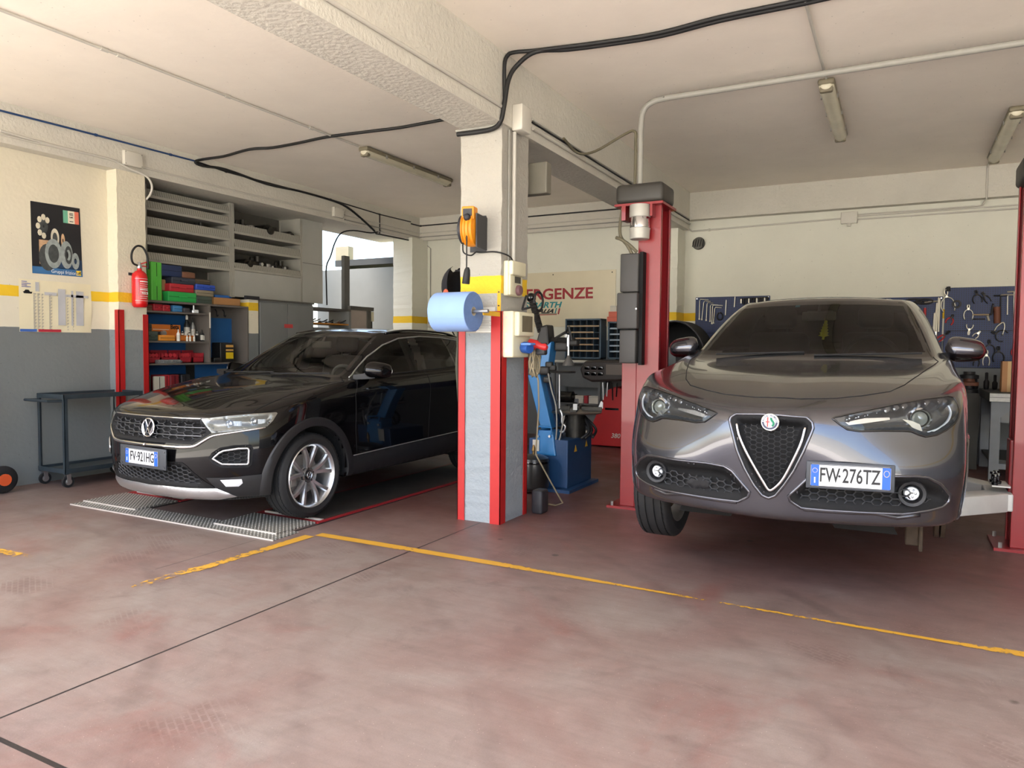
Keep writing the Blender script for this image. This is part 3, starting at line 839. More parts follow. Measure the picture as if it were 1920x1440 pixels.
    m = MB(); m.cyl((.80, .95, WZ), (.822, .95, WZ), .17, 40); m.cyl((.77, .95, WZ), (.79, .95, WZ), .17, 40); m.cyl((.70, .95, WZ), (.87, .95, WZ), .075, 24); m.cyl((.81, .95, WZ), (.83, .95, WZ), .085, 24)
    bd = m.build('brake_disc', M_RUST, R, smooth=.6)
    m = MB(); m.rbox((.79, 1.1, WZ + .06), (.10, .13, .22), .02); m.build('brake_caliper', M_CALIP, bd, smooth=.6)
    m = MB(); m.tube([(.40, .95, .43), (.60, .90, .40), (.74, .93, .43)], .03, 8); m.rbox((.66, .70, .40), (.07, .09, .13), .01); m.rbox((.70, .70, .39), (.02, .12, .16), .005); m.cyl((.66, 1.0, .55), (.58, 1.05, 1.1), .05, 12)
    m.tube([(.0, .95, .44), (-.3, .95, .42), (-.66, .95, .44)], .03, 8); m.rbox((0, 1.0, .46), (.7, .5, .10), .03); m.build('suspension_arm', M_RUST, R, smooth=.7)
    return B
# ------------------------------------------------------------------ black SUV on the alignment platform
TO = (-4.97, 3.52, 0)
TY = [.80, 1.32, 2.44, 3.10, 3.45]
def ttail(x3, y0, z, dz=0.): return tail(x3, y0, z, dz)
T_LEV = [
 [(0, .36, .25), (.30, .38, .25), (.55, .44, .25), (.70, .54, .26), (.76, .62, .28)] + side(.78, TY, .29, .30) + tail(.70, 4.02, .36),
 [(0, .13, .235), (.32, .155, .235), (.58, .24, .238), (.76, .39, .25), (.865, .54, .275)] + side(.885, TY, .295, .30) + tail(.80, 4.10, .36),
 [(0, .045, .32), (.32, .075, .32), (.59, .165, .325), (.775, .32, .34), (.885, .51, .37)] + side(.905, TY, .40, .42) + tail(.82, 4.17, .45),
 [(0, .0, .50), (.33, .03, .505), (.60, .125, .52), (.785, .28, .545), (.888, .49, .57)] + side([.91, .905, .90, .905, .905], TY, .62, .64) + tail(.84, 4.19, .66),
 [(0, .02, .70), (.33, .045, .705), (.595, .13, .715), (.78, .29, .73), (.882, .50, .755)] + side([.91, .905, .90, .905, .905], TY, .80, .84) + tail(.85, 4.17, .86),
 [(0, .055, .86), (.32, .075, .862), (.565, .145, .868), (.745, .32, .885), (.842, .535, .915)] + side([.885, .895, .898, .90, .89], TY, .965, 1.02) + tail(.83, 4.10, 1.02),
 [(0, .20, .935), (.29, .23, .935), (.52, .30, .935), (.675, .44, .945), (.765, .64, .985)] + [(.825, .96, 1.035), (.872, 1.36, 1.065), (.875, 2.44, 1.085), (.872, 3.10, 1.11), (.86, 3.45, 1.12)] + tail(.79, 4.05, 1.12),
 [(0, .68, 1.045), (.27, .70, 1.047), (.50, .745, 1.045), (.64, .83, 1.048), (.735, .97, 1.062)] + [(.785, 1.18, 1.085), (.842, 1.45, 1.105), (.850, 2.44, 1.13), (.843, 3.10, 1.155), (.82, 3.45, 1.165)] + tail(.75, 4.00, 1.16),
 [(0, 1.22, 1.122), (.27, 1.23, 1.122), (.49, 1.26, 1.121), (.62, 1.30, 1.119), (.70, 1.355, 1.120)] + [(.76, 1.49, 1.122), (.812, 1.70, 1.130), (.825, 2.45, 1.150), (.815, 3.10, 1.180), (.78, 3.45, 1.20)] + tail(.70, 3.95, 1.20),
 [(0, 1.60, 1.32), (.235, 1.61, 1.32), (.425, 1.635, 1.318), (.545, 1.67, 1.312), (.632, 1.72, 1.307)] + [(.68, 1.84, 1.325), (.715, 2.02, 1.335), (.735, 2.5, 1.35), (.728, 3.08, 1.36), (.70, 3.42, 1.36)] + tail(.65, 3.82, 1.355),
 [(0, 1.96, 1.505), (.20, 1.968, 1.503), (.36, 1.985, 1.499), (.475, 2.01, 1.493), (.555, 2.05, 1.486)] + [(.592, 2.16, 1.503), (.618, 2.32, 1.513), (.632, 2.62, 1.520), (.622, 3.05, 1.510), (.605, 3.40, 1.487)] + tail(.57, 3.70, 1.465, .01)]
def t_roof(j, i, e): return e.z + [.058, .052, .040, .020][i] * [.7, .95, 1., 1., .7][j - 5]
def t_tag(k, j):
    if k == 'roof': return 3
    if k == 'under': return 7
    if k >= 8: return 2 if j < 4 else (8 if j >= 9 else 9)
    if j < 4 and k >= 5: return 1
    if k < 1: return 7
    if j == 6: return 4
    if j == 7: return 5
    return 0
def troc_body(lev=4):
    root = empty('car', TO, 'black compact SUV with silver ten spoke wheels on the floor platform', 'car')
    return Body(root, TO, T_LEV, t_roof, t_tag, lev)
def zE(*p): return [(200 + x / 5.647, 720 + y / 5.647) for x, y in p]
def zF(*p): return [(460 + x / 3.6, 600 + y / 3.6) for x, y in p]

def build_troc():
    B = troc_body(4); R = B.root; P = M_TBLACK
    sym = lambda h: h + [(-a, b) for a, b in h[::-1] if a > 1e-4]
    D = diag(.55)
    gh = B.px2(zE((800, 363), (1000, 370), (1060, 455), (1112, 520), (1010, 578), (905, 640), (700, 628)), FRONT)
    grille = sym([(0, gh[0][1] - .001)] + gh + [(0, gh[-1][1])])
    lowh = B.px2(zE((672, 822), (800, 830), (850, 868), (1000, 1000), (1150, 1096), (900, 1098), (600, 1068)), FRONT)
    low = sym([(0, lowh[0][1] - .002)] + lowh + [(0, lowh[-1][1] - .005)])
    lip_h = B.px2(zE((600, 1072), (900, 1102), (1168, 1104), (1290, 1152), (1385, 1190), (1150, 1185), (800, 1160)), FRONT)
    zb = .243
    lip = sym([(0, lowh[-1][1] - .008)] + lip_h[:4] + [(lip_h[4][0], lip_h[4][1]), (lip_h[5][0], zb + .005), (.3, zb), (0, zb)])
    head = B.px2(zE((1003, 372), (1290, 337), (1560, 315), (1795, 300), (1808, 312), (1760, 390), (1700, 448), (1600, 468), (1400, 493), (1200, 512), (1115, 520), (1060, 455)), D)
    fogo = B.px2(zE((1080, 790), (1110, 730), (1200, 672), (1350, 647), (1530, 640), (1552, 680), (1540, 850), (1500, 882), (1200, 882), (1120, 842)), D)
    fogr = B.px2(zE((1126, 790), (1195, 730), (1240, 708), (1400, 683), (1495, 681), (1508, 700), (1503, 835), (1490, 848), (1225, 848)), D)
    foglamp = B.px2(zE((1205, 1012), (1430, 1003), (1442, 1045), (1400, 1080), (1265, 1082)), D)
    clad = B.px2(zE((1050, 990), (1300, 990), (1500, 968), (1715, 945), (1690, 1175), (1390, 1192), (1165, 1106)), D)
    chrome = B.px2(zE((640, 662), (880, 672), (925, 660), (1020, 608), (1130, 550), (1300, 520), (1500, 490), (1680, 462)), D)
    chf = B.px2(zE((640, 662), (880, 672)), FRONT)
    hood = B.px2(zE((1600, 312), (1500, 320)) + [(473, 774), (505, 757), (547, 739), (596, 727), (645, 716)], TOP)
    # hood outline in plan: front edge above the grille, sides along the wing
    hl = [(0, .062), (.32, .083), (.55, .145), (.70, .29)] + [p for p in hood[2:]] + [(.735, 1.345)]
    hp = [(-a, b) for a, b in hl[::-1]] + hl[1:]
    for f in B.bm.faces:
        if f.material_index in (0, 1):
            c = f.calc_center_median(); f.material_index = 1 if (c.z > .84 and f.normal.z > .12 and in_poly((c.x, c.y), hp)) else 0
    L8, L10 = T_LEV[8], T_LEV[10]
    ws = [(p[0], p[2]) for p in L8[:5]] + [(p[0], p[2]) for p in L10[4::-1]]
    ws = ws + [(-a, b) for a, b in ws[::-1]]
    retag(B, ws, FRONT, {2}, 10, False, band=.022, depth=4.6)
    win = [(1.47, 1.128), (1.75, 1.285), (2.0, 1.395), (2.25, 1.462), (2.6, 1.487), (3.0, 1.482), (3.38, 1.45), (3.58, 1.36), (3.52, 1.26), (3.3, 1.215), (2.9, 1.185), (2.2, 1.152)]
    retag(B, win, LEFT, {9, 8}, 11)
    retag(B, [(2.36, 1.0), (2.52, 1.0), (2.50, 1.6), (2.38, 1.6)], LEFT, {11}, 12)
    retag(B, [(3.05, 1.0), (3.10, 1.0), (3.02, 1.6), (2.97, 1.6)], LEFT, {11}, 13)
    for f in B.bm.faces:
        if f.material_index in (4, 5): f.material_index = 0
    d1 = [(1.335, .44), (1.32, .70), (1.33, .98), (1.40, 1.10), (1.47, 1.125), (2.44, 1.155), (2.45, 1.0), (2.40, .44)]
    d2 = [(2.40, .44), (2.45, 1.0), (2.44, 1.155), (3.2, 1.19), (3.28, 1.05), (3.10, .78), (3.02, .60), (2.98, .44)]
    retag(B, d1, LEFT, {0, 9}, 4); retag(B, d2, LEFT, {0, 9}, 5)
    B.cut(grille, FRONT, .002, False); B.cut(low, FRONT, .002, False); B.cut(head, D, .002, True); B.cut(fogo, D, .002, True)
    WY, WZ, WR = .815, .362, .41
    arch(B, WY, WZ, WR, R, M_PLAST, trim=.055, z_lo=.27, flare=.014); arch(B, 3.40, WZ, WR, R, M_PLAST, trim=.055, z_lo=.29, flare=.014)
    B.part('body_shell', {0, 9}, P); B.part('hood', {1}, P); B.part('roof', {3}, P)
    B.part('windscreen', {2}, glass_mat('clear_windscreen', (.62, .65, .63), 1.5)); B.part('windscreen_border', {10}, M_GBLACK)
    sgm = glass_mat('side_glass', (.42, .44, .43), 1.5); [(B.part('side_window', {11}, sgm, side=sd), B.part('window_pillar', {12}, M_GBLACK, side=sd), B.part('window_pillar', {13}, M_GBLACK, side=sd)) for sd in (1, -1)]; B.part('rear_glass', {8}, M_GBLACK)
    [B.part('door', {k}, P, side=sd) for k in (4, 5) for sd in (1, -1)]; B.part('underbody', {7}, M_UNDER)
    g = MB()
    for sg in (False, True):
        B.bead([((-a if sg else a), b) for a, b in hl[3:]], TOP, .0035, 0, closed=False, mb=g)
        B.bead(d1, LEFT, .003, 0, mb=g, mirror=sg); B.bead(d2, LEFT, .003, 0, mb=g, mirror=sg)
    B.bead([(-a, b) for a, b in hl[3::-1]] + hl[1:4], TOP, .003, 0, closed=False, mb=g)
    g.build('shut_line', M_GAP, R)
    def rec(depth, lipw, d0=.020):
        def f(d, a, b): return .003 if d < d0 else (.003 - depth * min(1, (d - d0) / lipw))
        return f
    # grille with honeycomb, bright bars
    go = B.patch(grille, FRONT, fn=rec(.04, .02), step=.012, grid=.02).build('grille', M_MATT, R, smooth=.9)
    B.hexes(grille, FRONT, .046, .0045, -.016, asp=.50).build('grille_mesh', M_PLASTG, go)
    b = MB()
    zt, zb2 = gh[1][1], gh[5][1]
    for i, t in enumerate((.34, .67)):
        z = zt + (zb2 - zt) * t; xr = .62 if t > .5 else .585
        B.bead([(-xr, z), (xr, z)], FRONT, .004, -.008, closed=False, mb=b, step=.03)
    b.build('grille_bar', M_DSILV, go, smooth=4)
    B.bead([(-gh[1][0], zt), (gh[1][0], zt)], FRONT, .006, .003, closed=False, step=.03).build('grille_top_strip', M_CHROME, go, smooth=4)
    for sg in (False, True):
        pts = []
        c2 = [(0, chf[0][1])] if 0 else []
        m = MB(); path = []
        for t in range(6): q, nn = B.lift(chf[1][0] * t / 6 * (1), chf[0][1] + (chf[1][1] - chf[0][1]) * t / 6, FRONT); path.append(q + nn * .004)
        for a, bb in chrome[2:]: q, nn = B.lift(a, bb, D); path.append(q + nn * .004)
        path = spline(path, 4); path = [V((-p.x, p.y, p.z)) if sg else p for p in path]
        n = len(path); m.tube(path, [.014 - .007 * min(1, max(0, (i / n - .35) / .4)) for i in range(n)], 8)
        m.build('chrome_strip', M_CHROME, R, smooth=4)
    # badge: ring with V over W
    q, nn = B.lift(0, B.px2(zE((500, 465)), FRONT)[0][1], FRONT); n = V((0, -1, .10)).normalized(); u = V((1, 0, 0)); w = n.cross(u)
    q = q - n * .008
    e = MB(); e.lathe([(.071, -.01), (.073, .008), (.068, .013), (.062, .010), (.060, .004), (0, .004)], q, n, 40); eo = e.build('badge', M_GBLACK, R, smooth=.6)
    e = MB(); f = q + n * .010
    e.tube([f + (u * math.cos(a) + w * math.sin(a)) * .067 for a in [2 * PI * i / 40 for i in range(40)]], .006, 8, closed=True)
    for pts in ([(-.030, .056), (0, .006), (.030, .056)], [(-.058, .025), (-.030, -.052), (0, -.004), (.030, -.052), (.058, .025)]):
        e.tube([f + u * a + w * b for a, b in pts], .0062, 6)
    e.build('badge_letters', M_CHROME, eo, smooth=.6)
    # lower mesh, lip, cladding, fog surrounds
    lo = B.patch(low, FRONT, fn=rec(.03, .02), step=.014, grid=.025).build('lower_intake', M_MATT, R, smooth=.9)
    B.hexes(low, FRONT, .030, .0045, -.010, asp=.62).build('intake_mesh', M_PLASTG, lo)
    B.patch(lip, FRONT, fn=lambda d, a, b: .004 + .010 * min(1, d / .015), step=.02, grid=.02).build('silver_lip', M_SATIN, R, smooth=4)
    for sg in (False, True):
        B.patch(clad, D, fn=lambda d, a, b: .003 + .004 * min(1, d / .01), step=.02, grid=.035, mirror=sg).build('bumper_cladding', M_PLAST, R, smooth=4)
        fo = B.patch(fogo, D, fn=rec(.035, .02), step=.012, grid=.02, mirror=sg).build('side_intake', M_MATT, R, smooth=.9)
        B.bead(fogr, D, .0085, .004, step=.012, mirror=sg, n=8).build('intake_ring', M_SATIN, fo, smooth=4)
        B.hexes(fogr, D, .028, .003, -.012, asp=.6, mirror=sg).build('intake_mesh', M_PLASTG, fo)
        fl = B.patch(foglamp, D, fn=lambda d, a, b: .009 + .004 * min(1, d / .01), step=.01, grid=.02, mirror=sg).build('fog_lamp', M_LAMPW, R, smooth=4)
        # headlamp
        hb = B.patch(head, D, fn=lambda d, a, b: .003 if d < .019 else -.035 * min(1, (d - .019) / .02), step=.010, grid=.018, mirror=sg).build('headlamp', mat('lamp_bowl', (150, 146, 136), .3, .5, var=.05), R, smooth=.9)
        B.patch(head, D, fn=lambda d, a, b: .004 + .004 * min(1, d / .02), step=.012, grid=.02, mirror=sg).build('headlamp_lens', M_LENS, hb, smooth=4)
        sgn = -1 if sg else 1
        for cx, cy in ((1300, 418), (1560, 395)):
            a, bb = B.px2(zE((cx, cy)), D)[0]; q, nn = B.lift(a, bb, D); q = q - nn * .018; nn = V((.25, -1, 0)).normalized()
            q.x *= sgn; nn.x *= sgn
            m = MB(); m.lathe([(.030, -.012), (.031, .006), (.026, .012), (.02, .004), (0, .012)], q, nn, 20); m.build('projector', M_REFL, hb, smooth=.8)
            m = MB()
            for k in range(5):
                a2, b2 = B.px2(zE((cx + 48 + k * 18, cy - 2)), D)[0]; q, nn2 = B.lift(a2, b2, D); q = q - nn2 * .016; q.x *= sgn
                m.box(q, (.005, .012, .035))
            m.build('reflector_fins', M_LAMPW, hb)
        for edge, rr, off in (([(1190, 503), (1400, 484), (1600, 460), (1690, 442)], .0045, -.004), ([(1040, 375), (1290, 348), (1560, 325), (1770, 308)], .004, -.002), ([(1770, 318), (1735, 385), (1690, 440)], .006, -.006)):
            m = MB(); path = []
            for a, bb in B.px2(zE(*edge), D): q, nn = B.lift(a, bb, D); q = q + nn * off; q.x *= sgn; path.append(q)
            m.tube(spline(path, 5), rr, 6); m.build('light_strip', M_LAMPW, hb, smooth=4)
        # sills, window trims, mirrors
        B.patch([(1.22, .305), (3.02, .31), (3.02, .50), (2.4, .492), (1.27, .462)], LEFT, fn=lambda d, a, b: .004 + .010 * min(1, d / .02), step=.03, grid=.06, mirror=sg).build('sill_cladding', M_PLAST, R, smooth=4)
        B.bead([(1.28, .466), (2.4, .497), (3.0, .512)], LEFT, .0045, .010, closed=False, step=.05, mirror=sg).build('sill_strip', M_SATIN, R, smooth=4)
        B.bead([(1.42, 1.115), (1.47, 1.135), (1.75, 1.292), (2.0, 1.402), (2.25, 1.468), (2.6, 1.493), (3.0, 1.488), (3.38, 1.455), (3.58, 1.365)], LEFT, .0075, .002, closed=False, step=.03, mirror=sg).build('window_trim', M_SATIN, R, smooth=4)
        B.bead([(1.47, 1.124), (2.2, 1.148), (2.9, 1.180), (3.3, 1.21), (3.52, 1.255)], LEFT, .006, .001, closed=False, step=.05, mirror=sg).build('window_seal', M_PLAST, R, smooth=4)
        mo = mirror_shell(R, (.885, 1.50, 1.185), (1.085, 1.57, 1.175), .135, .105, P) if sgn > 0 else mirror_shell(R, (-.86, 1.52, 1.16), (-.90, 1.74, 1.15), .12, .05, P)
        a = MB(); a.loft([[(sgn * .80 + dx, 1.47 + dy, 1.115 + dz) for dx, dy, dz in ((0, -.06, -.015), (0, .10, -.015), (0, .10, .025), (0, -.06, .025))], [(sgn * .90, 1.50 + dy, 1.125 + dz) for dy, dz in ((-.06, -.02), (.06, -.02), (.06, .03), (-.06, .03))], [(sgn * .98, 1.53 + dy, 1.135 + dz) for dy, dz in ((-.05, -.02), (.05, -.02), (.05, .02), (-.05, .02))]])
        a.build('mirror_arm', M_PLAST, mo, smooth=.9)
        r = MB(); r.tube(spline([(sgn * .57, 2.15, 1.515), (sgn * .595, 2.4, 1.548), (sgn * .60, 2.8, 1.552), (sgn * .585, 3.2, 1.535), (sgn * .56, 3.5, 1.49)], 6), .013, 6); r.build('roof_rail', M_GBLACK, R, smooth=4)
    # plate
    q, nn = B.lift(*B.px2([(275.5, 856)], FRONT)[0], FRONT)
    plate(R, q + V((0, -.03, 0)), (1, .02, -.02), (0, -1, 0), ('FV', '921HG'), hw=.51, hh=.155, off=(-.005, 0))
    # cabin
    i = MB(); i.b2((-.70, 1.42, .92), (.70, 1.72, 1.075)); i.b2((-.75, 1.5, .42), (.75, 3.9, .48))
    i.b2((-.74, 3.62, .48), (.74, 3.68, 1.15))
    for sg in (-1, 1): i.b2((sg * .80, 1.55, .48), (sg * .76, 3.65, 1.10))
    i.build('dashboard', M_INT, R, bevel=.03)
    i = MB()
    for sg in (-1, 1):
        i.loft([[(sg * .735, 2.40 + dy, 1.14), (sg * .69, 2.40 + dy, 1.14)] for dy in (-.05, .05)], closed=False)
        i.loft([[(sg * .77, 2.38, 1.14), (sg * .77, 2.46, 1.14), (sg * .72, 2.46, 1.14), (sg * .72, 2.38, 1.14)], [(sg * .60, 2.36, 1.47), (sg * .60, 2.44, 1.47), (sg * .56, 2.44, 1.47), (sg * .56, 2.36, 1.47)]])
    i.build('pillar_trim', M_INTG, R)
    seat(R, .36, 2.32, .66, M_INT, h=.60); seat(R, -.36, 2.32, .66, M_INTG, h=.60)
    i = MB(); i.rbox((0, 3.0, .70), (1.25, .5, .16), .05); i.rbox(V((0, 3.32, .98)), (1.25, .14, .55), .05, M=Matrix.Rotation(-.25, 3, 'X')); i.build('rear_bench', M_INT, R, smooth=.8)
    steering(R, (.36, 1.86, 1.04), .18, m=M_INTG)
    m = MB(); m.rbox((0, 1.90, 1.40), (.24, .03, .07), .02); m.cyl((0, 1.90, 1.42), (0, 1.95, 1.48), .012, 8); m.build('rear_view_mirror', M_INTG, R, smooth=.7)
    wi = MB()
    for x0, x1 in ((-.60, .0), (.02, .62)): wi.tube([V((x0 + (x1 - x0) * t, 1.225 + .12 * (x0 + (x1 - x0) * t) ** 2 + .05 * t, 1.140 + .012 * t)) for t in [k / 10 for k in range(11)]], .007, 6)
    wi.build('wiper', M_PLAST, R)
    m = MB(); m.loft([[(x, 3.55 + y, 1.50) for x, y in ((-.02, -.05), (.02, -.05), (.025, .08), (-.025, .08))], [(x, 3.62 + y, 1.575) for x, y in ((-.004, -.01), (.004, -.01), (.004, .03), (-.004, .03))]]); m.build('antenna_fin', M_GBLACK, R, smooth=.8)
    # wheels
    def wheel(x, y):
        sx = 1 if x > 0 else -1
        t = tyre(R, (x, y, WZ), .337, .249, .235, (sx, 0, 0), 'wheel')
        o = V((x, y, WZ)); A = V((sx, 0, 0))
        m = MB(); m.lathe([(.252, .098), (.256, .105), (.250, .112), (.243, .104), (.232, .09), (.225, .02), (.232, -.08), (.250, -.10), (.250, -.095), (.229, -.08)], o, A, 60, caps=False); m.build('rim', M_SATIN, t, smooth=.7)
        m = MB()
        for k in range(10):
            a0 = 2 * PI * (k // 2) / 5 + PI / 2 + (-.115 if k % 2 else .115); a1 = 2 * PI * (k // 2) / 5 + PI / 2 + (-.31 if k % 2 else .31)
            secs = []
            for t_ in range(7):
                f = t_ / 6; r = .040 + (.247 - .040) * f; a = a0 + (a1 - a0) * f ** 1.2 * 1.; hw = .0155 + .006 * f; dp = .012 + .014 * f
                ctr = o + V((0, math.cos(a), math.sin(a))) * r; tn = V((0, -math.sin(a), math.cos(a)))
                h = .060 + .036 * math.sin(f * PI * .62)
                secs.append([ctr + tn * hw + A * (h - .016), ctr + tn * hw * .62 + A * h, ctr - tn * hw * .62 + A * h, ctr - tn * hw + A * (h - .016), ctr - tn * hw * .7 + A * (h - .045), ctr + tn * hw * .7 + A * (h - .045)])
            m.loft(secs)
        m.build('spokes', M_SATIN, t, smooth=.5)
        m = MB(); m.lathe([(.064, .02), (.062, .062), (.050, .070), (.038, .064)], o, A, 30); m.build('hub', M_DSILV, t, smooth=.6)
        m = MB(); m.lathe([(.034, .05), (.033, .074), (.028, .077), (0, .077)], o, A, 24)
        for k in range(5): a = 2 * PI * k / 5 + PI / 2; c = o + V((0, math.cos(a), math.sin(a))) * .052; m.cyl(c + A * .05, c + A * .068, .0085, 8)
        hc = m.build('hub_cap', M_GBLACK, t, smooth=.6)
        m = MB(); f = o + A * .078; uu = V((0, sx, 0)); ww = V((0, 0, 1))
        m.tube([f + (uu * math.cos(a) + ww * math.sin(a)) * .028 for a in [2 * PI * i / 24 for i in range(24)]], .0018, 6, closed=True)
        for pts in ([(-.012, .023), (0, .002), (.012, .023)], [(-.024, .010), (-.012, -.022), (0, -.002), (.012, -.022), (.024, .010)]): m.tube([f + uu * a + ww * b for a, b in pts], .0018, 4)
        m.build('hub_badge', M_SATIN, t)
        m = MB(); m.lathe([(.16, -.02), (.16, .0), (.075, .0), (.07, .04), (.0, .04)], o, A, 40); m.rbox(o + A * .005 + V((0, -.125, .0)), (.06, .07, .17), .015); m.build('brake_disc', M_ALU, t, smooth=.6)
    for x, y in ((.785, WY), (-.785, WY), (.785, 3.40), (-.785, 3.40)): wheel(x, y)
    return B
# ------------------------------------------------------------------ the room
CEIL, XL, XB, YB, YW = 3.62, -7.557, -7.40, 10.50, 10.62

def wall_mat(name, up, low, zs, stripe=None, bump=.25, bscale=35, dirt=.05):
    m = bpy.data.materials.new(name); m.use_nodes = True; nt = m.node_tree; b = nt.nodes['Principled BSDF']; N = nt.nodes.new; L = nt.links.new
    g = N('ShaderNodeNewGeometry'); sp = N('ShaderNodeSeparateXYZ'); L(g.outputs['Position'], sp.inputs[0])
    n0 = N('ShaderNodeTexNoise'); n0.inputs['Scale'].default_value = 9; n0.inputs['Detail'].default_value = 3; L(g.outputs['Position'], n0.inputs['Vector'])
    wob = N('ShaderNodeMath'); wob.operation = 'MULTIPLY_ADD'; wob.inputs[1].default_value = .012; L(n0.outputs['Fac'], wob.inputs[0]); L(sp.outputs['Z'], wob.inputs[2])
    def step(z):
        s = N('ShaderNodeMath'); s.operation = 'GREATER_THAN'; s.inputs[1].default_value = z + .006; L(wob.outputs[0], s.inputs[0]); return s.outputs[0]
    def mix(f, a, c):
        x = N('ShaderNodeMix'); x.data_type = 'RGBA'; L(f, x.inputs[0])
        for i, v in ((6, a), (7, c)):
            if isinstance(v, tuple): x.inputs[i].default_value = (*v, 1)
            else: L(v, x.inputs[i])
        return x.outputs[2]
    col = mix(step(zs), lin(low), lin(up))
    if stripe:
        y = mix(step(stripe[1]), lin((232, 190, 40)), lin(up)); col = mix(step(stripe[0]), col, y)
    n1 = N('ShaderNodeTexNoise'); n1.inputs['Scale'].default_value = 1.7; n1.inputs['Detail'].default_value = 8; n1.inputs['Roughness'].default_value = .65; L(g.outputs['Position'], n1.inputs['Vector'])
    r = N('ShaderNodeMapRange'); r.inputs[1].default_value = .3; r.inputs[2].default_value = .75; r.inputs[3].default_value = 1 - dirt; r.inputs[4].default_value = 1 + dirt * .5; L(n1.outputs['Fac'], r.inputs[0])
    v = N('ShaderNodeTexVoronoi'); v.inputs['Scale'].default_value = 11; L(g.outputs['Position'], v.inputs['Vector'])
    pit = N('ShaderNodeMath'); pit.operation = 'GREATER_THAN'; pit.inputs[1].default_value = .055; L(v.outputs['Distance'], pit.inputs[0])
    pm = N('ShaderNodeMapRange'); pm.inputs[3].default_value = .72; L(pit.outputs[0], pm.inputs[0])
    mu = N('ShaderNodeMath'); mu.operation = 'MULTIPLY'; L(r.outputs[0], mu.inputs[0]); L(pm.outputs[0], mu.inputs[1])
    sc = N('ShaderNodeVectorMath'); sc.operation = 'SCALE'; L(col, sc.inputs[0]); L(mu.outputs[0], sc.inputs['Scale']); L(sc.outputs[0], b.inputs['Base Color'])
    n2 = N('ShaderNodeTexNoise'); n2.inputs['Scale'].default_value = bscale; n2.inputs['Detail'].default_value = 6; L(g.outputs['Position'], n2.inputs['Vector'])
    bp = N('ShaderNodeBump'); bp.inputs['Strength'].default_value = bump; bp.inputs['Distance'].default_value = .02; L(n2.outputs['Fac'], bp.inputs['Height']); L(bp.outputs[0], b.inputs['Normal'])
    b.inputs['Roughness'].default_value = .75
    MATS[name] = m; return m

